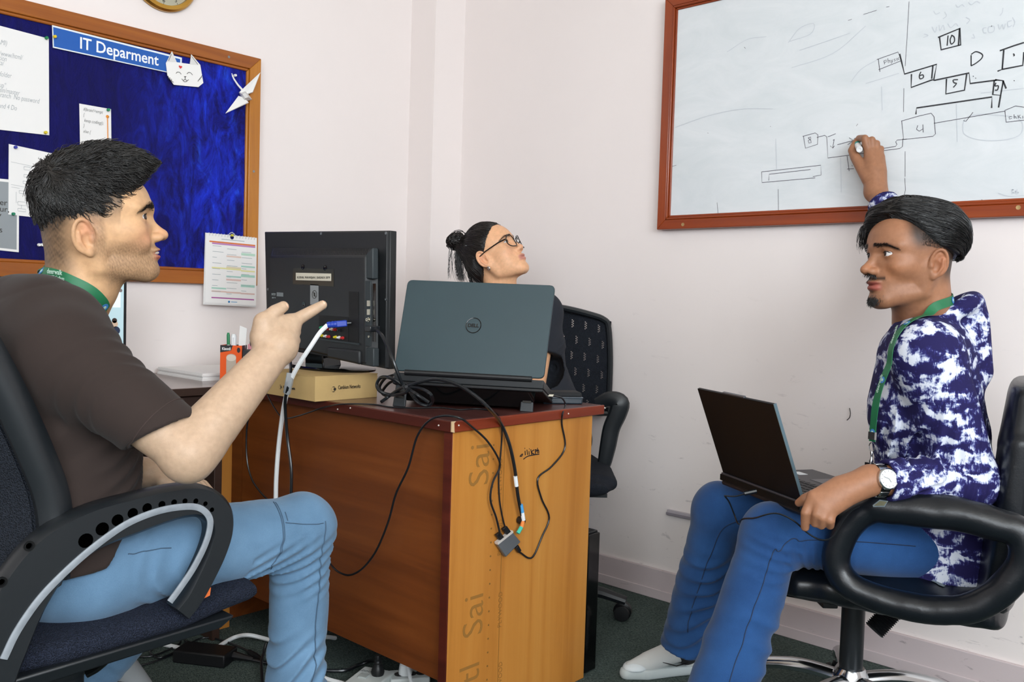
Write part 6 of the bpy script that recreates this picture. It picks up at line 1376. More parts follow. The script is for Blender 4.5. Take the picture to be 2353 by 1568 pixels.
seam(J, [dep(1700, 1200, 2.16), dep(1660, 1230, 2.16), dep(1630, 1300, 2.18), dep(1600, 1380, 2.2), dep(1575, 1470, 2.22)], jeansR, m_th2, .0011)
# ---- sneakers
toe, heel = onz(1422, 1556, .0), onz(1606, 1545, .0); dS = nrm((toe-heel)*V(1, 1, 0)); Ls = np.linalg.norm(toe-heel)
sneaker(Frame(heel, dS, ZU, Ls/.29), pR, 'white knit running shoe')
hN = V(aN[0], aN[1], 0)-nrm(V(-.55, .83, 0))*.05; sneaker(Frame(hN, nrm(V(-.55, .83, 0)), ZU, Ls/.29), pR, 'white knit running shoe')
for a_, b_ in ((aF-nrm(df)*.1, Frame(heel, dS, ZU, Ls/.29).pt((.045, 0, .07))), (aN-nrm(aN-kN)*.06, hN+nrm(V(-.55, .83, 0))*.045+V(0, 0, .07))):
    A_ = SDF(); A_.chain([a_, b_], [.036, .034], .01); V_, F_ = A_.mesh(.004); add_np('sock', V_, F_, mat('dark_sock', '2a2b30', .9), pR)
# ---- wrist watch
wcx = wrN+ (elN-wrN)*.07; wd = nrm(elN-wrN); wn_ = nrm(-rayR+RTH*.1+ZU*.25); wn_ = nrm(wn_-np.dot(wn_, wd)*wd); ws = np.cross(wd, wn_); wr0 = .0315
watch = thing('wrist_watch', wcx, 'steel wrist watch with a round white dial on the resting wrist', 'watch')
fc = wcx+wn_*(wr0+.003)
add('case', MB().lathe(fc-wn_*.004, wn_, [(.019, 0), (.0215, .002), (.0215, .008), (.0195, .010), (.0185, .009)], 32), m_chr, watch)
dial = add('dial', MB().lathe(fc+wn_*.0045, wn_, [(.0187, 0), (.0187, .0006)], 32), mat('watch_dial', 'e6ecef', .3), watch)
for k in range(12):
    t = math.radians(30*k); add('hour_mark', MB().obox(fc+wn_*.0054+.0155*(math.cos(t)*wd+math.sin(t)*ws), .0018*(math.cos(t)*wd+math.sin(t)*ws), .0005*(-math.sin(t)*wd+math.cos(t)*ws), wn_*.0002), mat('steel', '9a9c9e', .3, .9), dial)
for L_, t in ((.008, 60), (.012, 200)): t = math.radians(t); add('watch_hand', MB().obox(fc+wn_*.0058+L_*.5*(math.cos(t)*wd+math.sin(t)*ws), L_*.5*(math.cos(t)*wd+math.sin(t)*ws), .0006*(-math.sin(t)*wd+math.cos(t)*ws), wn_*.0002), mat('steel', '9a9c9e', .3, .9), dial)
for k in range(18):
    t = math.radians(38+k*16.8); dv = math.cos(t)*wn_+math.sin(t)*ws; tv_ = -math.sin(t)*wn_+math.cos(t)*ws
    add('bracelet_link', MB().obox(wcx+dv*(wr0+.0015), dv*.0016, tv_*.0044, wd*.010), m_chr if k % 2 else m_gloss, watch, bevel=.0008)
# ---- marker in the writing hand
tip, end = onx(1964, 318, 2.640), onx(1976, 346, 2.560)
mk = thing('whiteboard_marker', tip, 'white board marker with a teal band held against the whiteboard', 'marker'); dm = nrm(end-tip); tip = tip-dm*.0
Lm = .115
add('barrel', MB().lathe(tip+dm*.02, dm, [(.0065, 0), (.0085, .006), (.0085, .070)], 16), m_wp, mk); add('nib', MB().lathe(tip, dm, [(.001, 0), (.003, .006), (.005, .02)], 12), m_black, mk)
add('label_band', MB().lathe(tip+dm*.032, dm, [(.0087, 0), (.0087, .030)], 16), mat('teal_band', '1aa39a', .4), mk); add('end_cap', MB().lathe(tip+dm*.088, dm, [(.0085, 0), (.0088, .001), (.0088, .010), (.004, .010), (.004, .0085)], 16), m_wp, mk)
# ------------------------------------------------------------------ right chair: black leatherette with padded loop arms, chrome star base
t = NT('black_leatherette'); t.set(.32, 0, .5); t.color('0d1117'); t.bump(t.noise(t.coord(), 260, 4, .6), .25, .001); m_leath = t.m
m_leath2 = mat('worn_leather', '6f7a80', .45, vary=.3, vscale=80)
CR = V(2.12, .76, 0); fC = nrm(V(-.22, .975, 0)); sC = nrm(np.cross(fC, ZU))     # sC points to his right (+x)
chR = thing('office_chair', CR, 'black leatherette swivel chair with padded loop arms under the man in the hoodie', 'office chair')
def cw(f, s, z): return CR+fC*f+sC*s+V(0, 0, z)
SR = SDF(); SR.loft([cw(-.24, 0, .425), cw(-.1, 0, .425), cw(.12, 0, .425), cw(.235, 0, .420)], sC, ZU, [.21, .235, .235, .20], [.042, .046, .046, .036], .02, ex=3.)
SR.disp(lambda X: .0012*wn(X, 40, 3)); V_, F_ = SR.mesh(.006); seatR = add_np('seat_cushion', V_, F_, m_leath, chR)
a, b = [onz(x, y, .466) for x, y in [(1960, 1318), (2165, 1368)]]
ps = SR.project(np.array(smooth_path([onz(x, y, .44) for x, y in [(1958, 1322), (2010, 1328), (2070, 1340), (2120, 1352), (2165, 1366)]], 6)), .0012, 6)
add('torn_seam', MB().tube(list(ps), [.004+.003*abs(math.sin(i*1.3)) for i in range(len(ps))], 6, flat=.3), m_leath2, seatR)
BK = SDF(); bt = [cw(-.255, 0, .46), cw(-.275, 0, .62), cw(-.285, 0, .78), cw(-.29, 0, .87)]
BK.loft(bt, sC, nrm(fC+V(0, 0, .2)), [.205, .225, .225, .185], [.04, .045, .042, .036], .02, ex=3.2); V_, F_ = BK.mesh(.006); add_np('backrest', V_, F_, m_leath, chR)
add('seat_pan', MB().obox(cw(0.02, 0, .382), fC*.15, sC*.15, V(0, 0, .008)), m_black, chR, bevel=.004)
# near arm from its outline; the far arm is the same loop on the other side
P0 = V(1.84, .68, 0); nA = -sC
outl = [(2015, 1165), (2100, 1172), (2200, 1182), (2290, 1205), (2345, 1228), (2352, 1290), (2310, 1350), (2240, 1395), (2150, 1402), (2050, 1385), (1960, 1350), (1922, 1300), (1935, 1235), (1970, 1190)]
Q = [onp(x, y, P0, nA) for x, y in outl]
for sd in (0, 1):
    Pq = [q+sC*.56*sd for q in Q]; k = smooth_path(Pq+[Pq[0]], 4)[:-1]
    A = SDF(); rad = [.033]*len(k)
    A.chain(list(k)+[k[0]], [.029+.006*math.exp(-((i-6)/8)**2) for i in range(len(k))]+[.029], .012); A.disp(lambda X: .0010*wn(X, 45, 5)+.0012*np.maximum(0, wn(X, 70, 8))); V_, F_ = A.mesh(.0055)
    ao = add_np('arm_pad', V_, F_, m_leath, chR)
    if sd == 0: tp = A.project(np.array([onp(x, y, P0-sC*.02, nA) for x, y in [(2010, 1164), (2024, 1156), (2040, 1158), (2034, 1165)]]), .001, 8); add('torn_patch', MB().prism(list(tp), nA*.002), mat('bare_foam', '5b5844', .9), ao); add('torn_edge', MB().tube(list(tp)+[tp[0]], .0022, 5), m_leath2, ao)
    if sd == 1: tp = [A.project(np.array([dep(x, y, 2.35)]), .001, 8)[0] for x, y in [(1812, 1036), (1822, 1030), (1832, 1034)]]; add('torn_edge', MB().tube(tp, [.002, .005, .002], 6), m_leath2, ao)
ccx, ccy = 2.19, .831
add('gas_column', MB().lathe((ccx, ccy, .15), (0, 0, 1), [(.027, 0), (.028, .01), (.028, .19), (.020, .192), (.020, .235)], 24), m_cpl, chR)
add('tilt_mechanism', MB().obox((ccx, ccy-.04, .362), fC*.10, sC*.06, V(0, 0, .016)), m_blk2, chR, bevel=.006)
b0, b1 = onp(1990, 1400, (ccx-.03, ccy-.03, 0), rayR), onp(2035, 1440, (ccx-.03, ccy-.03, 0), rayR)
b0, b1 = dep(2050, 1405, 2.06), dep(2008, 1450, 2.06); nb_f = 12
add('bellows_knob', MB().lathe(b0, b1-b0, [(.021+.004*(i % 2), np.linalg.norm(b1-b0)*i/(2*nb_f)) for i in range(2*nb_f+1)], 16), m_black, chR)
add('height_paddle', MB().obox(dep(1898, 1382, 2.08), RTH*.018, FWH*.03, ZU*.008), m_black, chR, bevel=.003); add('lever_rod', MB().tube([dep(1898, 1382, 2.08), (ccx, ccy, .36)], .004, 8), m_blk2, chR)
# chrome star: hub high, legs arch down to the castors
add('base_hub', MB().lathe((ccx, ccy, .10), (0, 0, 1), [(.03, 0), (.045, .015), (.042, .04), (.033, .055)], 24), m_chr, chR)
for k in range(5):
    tq = math.radians(100+72*k); d = V(math.cos(tq), math.sin(tq), 0); s = V(-d[1], d[0], 0); c = V(ccx, ccy, 0)
    add('base_leg', MB().tube(smooth_path([c+d*.02+V(0, 0, .125), c+d*.12+V(0, 0, .130), c+d*.22+V(0, 0, .112), c+d*.29+V(0, 0, .075)], 4), [.021]*6+[.019]*4+[.015]*3, 12, flat=.8), m_chr, chR)
    e = c+d*.285; ca = add('caster', MB().tube([e+V(0, 0, .075), e+V(0, 0, .05)], .006, 8), m_chr, chR)
    add('caster_hood', MB().lathe(e-s*.013+V(0, 0, .030), s, [(.018, 0), (.029, .004), (.029, .022), (.018, .026)], 16), m_blk2, ca)
    for q in (-1, 1): add('caster_wheel', MB().lathe(e+s*q*.015+V(0, 0, .0255), s*q, [(.012, 0), (.025, .001), (.0255, .006), (.023, .012), (.01, .013)], 18), m_black, ca)
# ------------------------------------------------------------------ laptop on his knees
hr_, hl_ = dep(1838, 1150, 1.865), dep(1657, 1088, 2.17); hl_[2] = hr_[2] = (hl_[2]+hr_[2])/2
lk = thing('laptop', (hr_+hl_)/2, 'thin grey gaming laptop open on the knees of the man in the hoodie', 'laptop')
Hd = nrm(hl_-hr_); us = nrm(np.cross(Hd, ZU)); us = us if np.dot(us, RTH) > 0 else -us          # toward the user
wv = nrm(ZU*math.cos(math.radians(21))-us*math.sin(math.radians(21)))
Wl = np.linalg.norm(hl_-hr_); nvv = nrm(np.cross(Hd, wv)); nvv = nvv if np.dot(nvv, us) < 0 else -nvv   # outward back of the lid
h0_, h1_ = hr_+us*.012, hl_+us*.012
lidk = add('lid', MB().prism([h0_, h1_, h1_+wv*.222, h0_+wv*.222], nvv*.007), mat('graphite_lid', '0a0c10', .5, 0., .2), lk, bevel=.001)
add('lid_edge', MB().prism([h0_-Hd*.0012, h0_-Hd*.0012+wv*.2225, h0_-Hd*.0012+wv*.2225+nvv*.007, h0_-Hd*.0012+nvv*.007], Hd*.0015), mat('steel_blue_edge', '6f8a98', .3, .7), lidk)
add('camera_bump', MB().obox(h0_+wv*.2235+Hd*Wl*.5+nvv*.003, Hd*.045, wv*.0015, nvv*.003), mat('graphite_light', '5a5c62', .4, .4), lidk)
add('screen', MB().prism([h0_+Hd*.006+wv*.01-nvv*.0004, h1_-Hd*.006+wv*.01-nvv*.0004, h1_-Hd*.006+wv*.215-nvv*.0004, h0_+Hd*.006+wv*.215-nvv*.0004], -nvv*.0006), m_gloss, lk)
Lb = .26; zb = V(0, 0, .020)
basek = add('base', MB().hexa([hr_-zb, hl_-zb, hl_+us*Lb-zb, hr_+us*Lb-zb, hr_, hl_, hl_+us*Lb, hr_+us*Lb]), mat('graphite_base', '333238', .45), lk, bevel=.0015)
add('rear_vent', MB().obox((hr_+hl_)/2-zb*.55-us*.001, Hd*Wl*.5, us*.0015, V(0, 0, .007)), mat('vent_black', '08090b', .6, 0., .2), lk)
add('foot_bar', MB().tube([hr_-zb*1.25+us*.01-Hd*.0, hl_-zb*1.25+us*.01], .007, 8), m_black, lk)
for i in range(6):
    c = hr_*(1-(.34+.075*i))+hl_*(.34+.075*i)+us*.012+V(0, 0, .0006); add('status_mark', MB().obox(c, Hd*.0045, us*.0016, V(0, 0, .0004)), mat('white_print', 'dfe3e6', .5), basek)
kb0 = hr_+us*.055+Hd*.03
for r_ in range(5):
    for c_ in range(14):
        p = kb0+us*(.019*r_)+Hd*(.0195*c_); 
        if np.dot(p-hr_, Hd) < Wl-.025: add('key', MB().obox(p+V(0, 0, .0012), Hd*.0080, us*.0078, V(0, 0, .0012)), mat('key_black', '16171a', .5), basek)
add('touchpad', MB().obox(hr_+Hd*Wl*.46+us*.205+V(0, 0, .0003), Hd*.055, us*.036, V(0, 0, .0004)), mat('touchpad_grey', '47454b', .3), basek)
p = hr_+Hd*Wl*.86+us*.19+V(0, 0, .0006); add('sticker', MB().obox(p, Hd*.018, us*.012, V(0, 0, .0003)), mat('white_print', 'dfe3e6', .5), basek); add('sticker', MB().obox(p-us*.02, Hd*.006, us*.006, V(0, 0, .0003)), mat('white_print', 'dfe3e6', .5), basek)
# ------------------------------------------------------------------ person behind the desk, black T-shirt, glasses, hair in a bun
pG = thing('person', (2.29, 1.93, 0), 'person with glasses and a hair bun looking up from behind the slate laptop', 'person')
th_, pi_ = math.radians(66), math.radians(33)
hf0 = nrm(-FWH*math.cos(th_)+RTH*math.sin(th_)); hf = nrm(hf0*math.cos(pi_)+ZU*math.sin(pi_)); lat = nrm(np.cross(ZU, hf0))
hG = Frame(dep(1125, 592, 2.95), hf, nrm(ZU-hf0*.1), .97); hG.face = (0., .002, .95, .0)
place(hG, 2.95, [((.117, 0, -.010), (1203, 565)), ((-.006, -.080, .002), (1106, 602)), (hG.fp((.092, 0, -.084)), (1213, 612))])
B = SDF(); head_sdf(B, hG, True, P=dict(nose=-.003, brow=.75, lip=1.1, jaw=.92, open=.8))
SC = dep(1162, 716, 3.0); shL_, shR_ = SC+RTH*.132, SC-RTH*.150; nb_ = SC+V(0, 0, .05)
B.chain([hG.pt((-.018, 0, -.01)), hG.pt((-.030, 0, -.07)), nb_, nb_-V(0, 0, .06)], [.046, .046, .052, .07], .02); B.chain([hG.pt((.012, 0, -.055)), nb_-FWH*.03], [.030, .038], .02)
B.chain([nb_-V(0, 0, .05), shL_-RTH*.04], [.055, .045], .03); B.chain([nb_-V(0, 0, .05), shR_+RTH*.04], [.055, .045], .03)
elL_, elR_ = dep(1225, 905, 2.93), dep(1040, 900, 2.85); wL_, wR_ = V(1.93, 1.72, .80), V(1.86, 1.92, .80)
B.chain([shL_, elL_, wL_], [.044, .036, .024], .02); B.chain([shR_, elR_, wR_], [.044, .036, .024], .02)
for w_, e_ in ((wL_, elL_), (wR_, elR_)):
    d = nrm((w_-e_)*V(1, 1, .2)); s_ = nrm(np.cross(ZU, d))
    for o in (-.024, -.008, .008, .024):
        k = w_+d*.07+s_*o; B.chain([w_, k], [.020, .011], .01); finger(B, [k, k+d*.03, k+d*.05-ZU*.012], [.009, .0082, .007], .003)
    B.chain([w_, w_+d*.035+s_*.03, w_+d*.06+s_*.042], [.016, .011, .008], .008)
B.ell(SC-V(0, 0, .08), (.08, .08, .08), .04)
V_, F_ = B.mesh(.0022)
C_ = head_cols(hG, V_, 'e4b088', 'b8786c', 'd68d6a', cheek='dca284', brow='7a5c48')
add_np('body', V_, F_, m_skin, pG, C_); eyes(hG, nrm(hf+lat*.0), pG, '2a1a12')
hairG = hair_mat('dark_brown_hair', '17110f', .34)
bun = dep(1048, 554, 2.985); H = SDF(hG); H.ell((.002, 0, .055), (.088, .080, .088), .01); H.ell((-.050, 0, .015), (.046, .066, .058), .02); H.ell((-.045, 0, -.03), (.040, .055, .050), .02)
H.chain([hG.loc(bun)+(np.array((-.04, 0, .02))-hG.loc(bun))*t for t in (0, .5, 1)], [.022, .032, .05], .02)
H.cut(hG.pt((.062, 0, .060)), hG.R@V(1, 0, -.55), .006); H.cut(hG.pt((.004, 0, .020)), hG.R@V(.85, 0, -.8), .006)
H.disp(lambda X: .0012*wn(hG.loc(X).astype(np.float32), 110, 3)); V_, F_ = H.mesh(.0030); capo = add_np('hair', V_, F_, hairG, pG)
bl_ = hG.loc(bun)
r0, n0 = scalp(4200, lambda q: (q[:, 0]-.55*q[:, 2] < .036) & (q[:, 2] > -.03)); r0 = r0+n0*.006
def flowG(q, t): f = bl_-q; return f/np.maximum(np.linalg.norm(f, axis=1, keepdims=True), 1e-6)
st_ = groom(hG, H, r0, 9, .010, flowG, .0008, .08, .06, .06, 9, .003); V_, F_ = strands_mesh(st_, np.array([.0004, .0007, .0008, .0008, .0008, .0008, .0008, .0007, .0004])); add_np('hair_strands', V_, F_, hairG, capo, kind='stuff')
# bun: coiled locks
rr = np.random.default_rng(8); L = []
for k in range(420):
    ax = nrm(rr.normal(size=3)+V(0, 0, .3)); a0, b0 = frame_from(ax); R0 = .020+.010*rr.random(); ph = rr.uniform(0, 6.28); o = bun+rr.normal(size=3)*.004
    L.append([o+R0*(math.cos(ph+t)*a0+math.sin(ph+t)*b0*.85)+ax*.008*math.sin(2*t) for t in np.linspace(0, 2.6+rr.random(), 9)])
V_, F_ = strands_mesh(np.array(L), np.array([.0006, .0012, .0014, .0014, .0014, .0014, .0013, .001, .0003])); bo = add_np('hair_bun', V_, F_, hairG, pG)
bb = SDF(); bb.ell(bun, (.028, .028, .026), .01); bb.disp(lambda X: .003*wn(X, 120, 5)); V_, F_ = bb.mesh(.003); add_np('bun_core', V_, F_, hairG, bo)
L = []
for (x0, y0), (x1, y1), (x2, y2), n_ in [((1058, 575), (1052, 605), (1064, 646), 60), ((1050, 575), (1046, 610), (1056, 646), 22), ((1080, 600), (1075, 630), (1090, 660), 50), ((1100, 615), (1098, 640), (1105, 668), 90), ((1040, 560), (1034, 600), (1034, 640), 8)]:
    for k in range(n_):
        j = rr.normal(size=3)*.004; a, b, c = dep(x0, y0, 2.98)+j, dep(x1, y1, 2.98)+j*1.3+rr.normal(size=3)*.002, dep(x2, y2, 2.98)+j*.8+rr.normal(size=3)*.003
        L.append([a*(1-t)**2+2*b*t*(1-t)+c*t*t+V(0, 0, 0)+RTH*.004*math.sin(t*5+k) for t in np.linspace(0, 1, 9)])
V_, F_ = strands_mesh(np.array(L), np.array([.0006, .0008, .0008, .0008, .0008, .0007, .0006, .0005, .0002])); add_np('loose_locks', V_, F_, hairG, pG, kind='stuff')
p0 = H.project(np.array([dep(1062, 564, 2.9)]), .002, 8)[0]; add('hair_clip', MB().obox(p0, RTH*.006, ZU*.0012, FWH*.002), m_blk2, pG)
brows(hG, B, pG, hair_mat('thin_brow', '4a342a', .5), 80, .7)
# ---- glasses
gl = thing('eyeglasses', hG.pt((.10, 0, .02)), 'black framed eyeglasses on the face behind the slate laptop', 'glasses')
t = NT('spectacle_lens'); t.set(.02, 0, .5, Transmission_Weight=1.0, IOR=1.05, Alpha=.25); m_lens = t.m
for s in (1, -1):
    ring = [hG.pt((.106-.006*(math.cos(a)*s*0+abs(math.cos(a)))*.6-(.008 if math.cos(a)*s > 0 else 0)*abs(math.cos(a)), s*.0345+.0275*math.cos(a), .0150+.0230*math.sin(a)-.002*math.cos(2*a))) for a in np.linspace(0, 2*math.pi, 37)[:-1]]
    add('rim', MB().tube(ring, .0017, 8, closed=True), m_gloss, gl); c = sum(ring)/36
    add('lens', MB()._add(ring+[c], [(i, (i+1) % 36, 36) for i in range(36)]), m_lens, gl, smooth=False)
    add('temple', MB().tube([hG.pt(p) for p in [(.094, s*.0605, .026), (.070, s*.073, .026), (.02, s*.0815, .024), (-.008, s*.0825, .020), (-.022, s*.080, .004)]], [.0024, .0022, .002, .002, .0018], 8), m_gloss, gl)
add('bridge', MB().tube([hG.pt(p) for p in [(.108, .010, .022), (.112, 0, .026), (.108, -.010, .022)]], .0016, 8), m_gloss, gl)
ec = hG.pt((.0, -.080, -.026)); er = add('earring', MB().tube([ec+hG.R@V(.0, -.006*math.sin(a)*.4, .006*math.cos(a)-.004)+hG.R@V(.004*math.sin(a), 0, 0) for a in np.linspace(0, 2*math.pi, 17)[:-1]], .0016, 8, closed=True), mat('chrome', 'c8ccd0', .15, 1.0), pG)
# ---- T-shirt and trousers
hipG = dep(1248, 985, 3.0); T = SDF()
T.loft([hipG+V(0, 0, -.01), hipG*.55+SC*.45, SC-V(0, 0, .13), SC-V(0, 0, .03), SC+V(0, 0, .03)], RTH, FWH, [.145, .130, .150, .140, .075], [.105, .100, .105, .09, .06], .03)
T.chain([SC+V(0, 0, .02)+RTH*.05, shL_], [.048, .055], .03); T.chain([SC+V(0, 0, .02)-RTH*.05, shR_], [.048, .055], .03)
for sh_, el_ in ((shL_, elL_), (shR_, elR_)): T.chain([sh_, sh_+(el_-sh_)*.62], [.056, .052], .03)
T.disp(lambda X: folds(X, SC+RTH*.08, hipG+RTH*.08, .3, 1., .05, .005, 3, .6)+.0012*wn(X, 30, 2))
for sh_, el_ in ((shL_, elL_), (shR_, elR_)): e_ = sh_+(el_-sh_)*.52; u_ = nrm(el_-sh_); T.cut(e_, u_, .003, (e_+u_*.05, .09)); T.chain([e_-u_*.01, e_+u_*.05], [.044, .044], .004, 's')
T.chain([nb_+V(0, 0, .08)-FWH*.01, nb_-FWH*.02], [.058, .056], .01, 's'); V_, F_ = T.mesh(.0045)
m_nav = mat('navy_black_cotton', '1c2029', .9, bump=.2, bscale=1200); add_np('t_shirt', V_, F_, m_nav, pG)
J = SDF(); J.ell(hipG-V(0, 0, .04), (.15, .15, .10), .03)
for s in (1, -1):
    h_ = hipG+RTH*s*.08-V(0, 0, .03); k_ = h_+V(-.42, -s*.02, -.03); J.chain([h_, k_], [.085, .062], .03); J.chain([k_, V(k_[0]+.02, k_[1], .09)], [.06, .05], .02)
J.disp(lambda X: .003*wn(X, 30, 5)); V_, F_ = J.mesh(.006); add_np('trousers', V_, F_, mat('black_trousers', '14151a', .9), pG)
for s in (1, -1):
    k_ = hipG+RTH*s*.08+V(-.40, -s*.02, 0); s0 = V(k_[0], k_[1], .045); f_ = SDF(); f_.chain([s0+V(0, 0, -.005), s0+V(-.16, 0, -.015)], [.040, .030], .02); f_.cut((0, 0, 0), (0, 0, -1), .003); V_, F_ = f_.mesh(.005); add_np('shoe', V_, F_, m_black, pG)
# ------------------------------------------------------------------ her chair: perforated mesh back, curved plastic arms
cG = V(2.27, 1.925, 0); fG = -FWH; chG = thing('office_chair', cG, 'black office chair with a perforated mesh back against the pink wall', 'office chair')
def gw(f, s, z): return cG+fG*f+RTH*s+V(0, 0, z)
C1 = [onp(x, y, gw(-.26, 0, 0), fG) for x, y in [(1396, 950), (1400, 900), (1402, 820), (1398, 752), (1388, 735), (1360, 724), (1300, 709)]]
mid_s = .055; mir = lambda p: p-RTH*2*(np.dot(p-cG, RTH)-mid_s)
fr_ = C1+[mir(p) for p in C1[::-1]]
add('back_frame', MB().tube(smooth_path(fr_+[fr_[0]], 4)[:-1], .011, 8, closed=True), m_cpl, chG)
lo_z, hi_z = C1[0][2]-.0, C1[-1][2]; s1_ = np.dot(C1[2]-cG, RTH); s0_ = 2*mid_s-s1_
nx_, nz_ = 96, 88; us_ = np.linspace(s0_, s1_, nx_+1); zs_ = np.linspace(lo_z, hi_z+.0, nz_+1); vs = []; fs = []
for j, z in enumerate(zs_):
    for i, s in enumerate(us_):
        top = hi_z-.035*((s-mid_s)/((s1_-s0_)/2))**2-.008; zz_ = lo_z+(top-lo_z)*(j/nz_)
        vs.append(gw(-.26-.03*math.cos((s-mid_s)/(s1_-s0_)*math.pi), s, 0)+V(0, 0, zz_))
for j in range(nz_):
    for i in range(nx_):
        r_ = (j//14); ii = (i+(4 if r_ % 2 else 0)) % 12; jj = j % 14
        hole = (ii in (4, 5)) and (4 <= jj <= 10) and ((ii+jj) % 2 == 0) and 2 < j < nz_-6 and 4 < i < nx_-4
        if not hole: fs.append((j*(nx_+1)+i, j*(nx_+1)+i+1, (j+1)*(nx_+1)+i+1, (j+1)*(nx_+1)+i))
add('back_mesh', MB()._add(vs, fs), m_mesh, chG, angle=0)
SG = SDF(); SG.loft([gw(-.24, 0, .47), gw(.0, 0, .475), gw(.2, 0, .475), gw(.245, 0, .465)], RTH, ZU, [.20, .235, .23, .2], [.035, .038, .036, .028], .02, ex=3.); V_, F_ = SG.mesh(.007); add_np('seat_cushion', V_, F_, m_mesh, chG)
for s in (1, -1):
    if s == 1: P_ = [onp(x, y, gw(0, .27, 0), RTH*.35+FWH*.94) for x, y in [(1372, 930), (1400, 918), (1424, 926), (1420, 950), (1405, 985), (1396, 1030), (1386, 1072), (1370, 1085)]]
    else: P_ = [p-RTH*.54 for p in P_]
    add('arm', MB().tube(smooth_path(P_, 5), np.interp(np.linspace(0, 1, len(smooth_path(P_, 5))), [0, .3, .7, 1], [.022, .032, .028, .018]), 10, flat=.5, up=FWH), m_cpl, chG)
add('gas_column', MB().cyl(cG+V(0, 0, .08), cG+V(0, 0, .44), .026, 18), m_cpl, chG); add('seat_pan', MB().obox(gw(0, 0, .435), fG*.2, RTH*.2, V(0, 0, .006)), m_cpl, chG)
add('back_bracket', MB().tube([gw(-.05, 0, .43), gw(-.27, 0, .44), gw(-.29, 0, .60), gw(-.28, 0, .72)], .018, 8), m_cpl, chG)
ca_ = onz(1430, 1424, 0); star_base(chG, cG[0], cG[1], m_cpl, R_=np.linalg.norm((ca_-cG)[:2])+.01, a0=math.degrees(math.atan2(ca_[1]-cG[1], ca_[0]-cG[0])))
# ------------------------------------------------------------------ cables on and around the desk
m_cab = mat('black_cable', '14171b', .3); m_cabw = mat('white_cable', 'eef1f2', .4); m_blue = mat('vga_blue', '2340a8', .4)
def cable(pts, r, m, label, name='cable', parent=None, n=8, ret=False):
    P = smooth_path(pts, 6)
    if parent is not None: return add(name, MB().tube(P, r, n), m, parent)
    t = thing(name, min(P, key=lambda q: q[2]), label, 'cable'); add('sheath', MB().tube(P, r, n), m, t); return t
def xs(X, *p): return [onx(x, y, X) for x, y in p]
def ys(Y, *p): return [ony(x, y, Y) for x, y in p]
def zs2(Z, *p): return [onz(x, y, Z) for x, y in p]
vg = cable([onx(752, 748, 1.395), onx(735, 765, 1.375), onx(715, 795, 1.355), onx(692, 830, 1.342), onx(672, 866, 1.338), onx(659, 905, 1.342), onx(650, 950, 1.355), onx(641, 1020, 1.362), onx(636, 1080, 1.362), onx(634, 1132, 1.362), onx(634, 1230, 1.362), onx(650, 1330, 1.38), V(1.44, 2.10, .09), V(1.60, 2.15, .010)], .0062, m_cabw, 'thick white monitor cable with a blue plug hanging in front of the desk', 'monitor_cable')
a, b = onx(797, 743, 1.440), onx(754, 747, 1.397); d = nrm(b-a)
add('plug_body', MB().obox(a+(b-a)*.30, (b-a)*.30, np.cross(d, ZU)*.008, nrm(np.cross(d, np.cross(ZU, d)))*.0085), m_blue, vg, bevel=.003)
add('plug_grip', MB().lathe(a+(b-a)*.58, d, [(.0095, 0), (.0085, .006), (.0095, .008), (.008, .014), (.009, .016), (.0075, .024)], 12), m_blue, vg)
for o in (-1, 1): add('plug_screw', MB().cyl(a+(b-a)*.02+np.cross(d, ZU)*.009*o, a-d*.010+np.cross(d, ZU)*.009*o, .002, 8), m_screw, vg)
pw = cable([onx(660, 790, 1.40), onx(666, 820, 1.385), onx(668, 850, 1.352), onx(663, 885, 1.330), onx(656, 915, 1.334), onx(656, 950, 1.345), onx(661, 1010, 1.355), onx(669, 1075, 1.355), onx(669, 1132, 1.355), onx(664, 1250, 1.355), V(1.35, 2.06, .06), V(1.33, 2.02, .008)], .0042, m_cab, 'black power cable taped beside the thick white monitor cable', 'power_cable')
add('tape_wrap', MB().tube([onx(668, 858, 1.338), onx(664, 880, 1.333), onx(659, 903, 1.335)], [.0125, .0125, .0118], 10, flat=.8), mat('crumpled_tape', 'a9adb0', .15, .3), pw)
cable([onz(606, 900, DZ+.003), *xs(1.388, (600, 905)), *xs(1.378, (585, 930), (570, 965), (566, 1010), (568, 1060), (578, 1100), (597, 1130)), onx(640, 1180, 1.39), onx(665, 1260, 1.40), V(1.40, 2.08, .05)], .0026, m_cab, 'thin black cable looping down from the left end of the cardboard box')
cable([*zs2(DZ+.002, (612, 900)), *xs(1.385, (618, 915), (632, 940), (645, 957), (660, 962), (690, 955), (720, 945)), *xs(1.39, (746, 936)), *zs2(DZ+.002, (790, 929), (860, 930), (900, 936), (960, 938), (1010, 937), (1055, 942), (1100, 940), (1135, 947)), *ys(DY0-.003, (1148, 962), (1153, 985)), *ys(DY0+.006, (1153, 1010), (1150, 1050), (1146, 1095), (1148, 1150), (1156, 1195), (1162, 1216))], .0019, m_cab, 'very thin black cable lying along the desk top and down to the small hub')
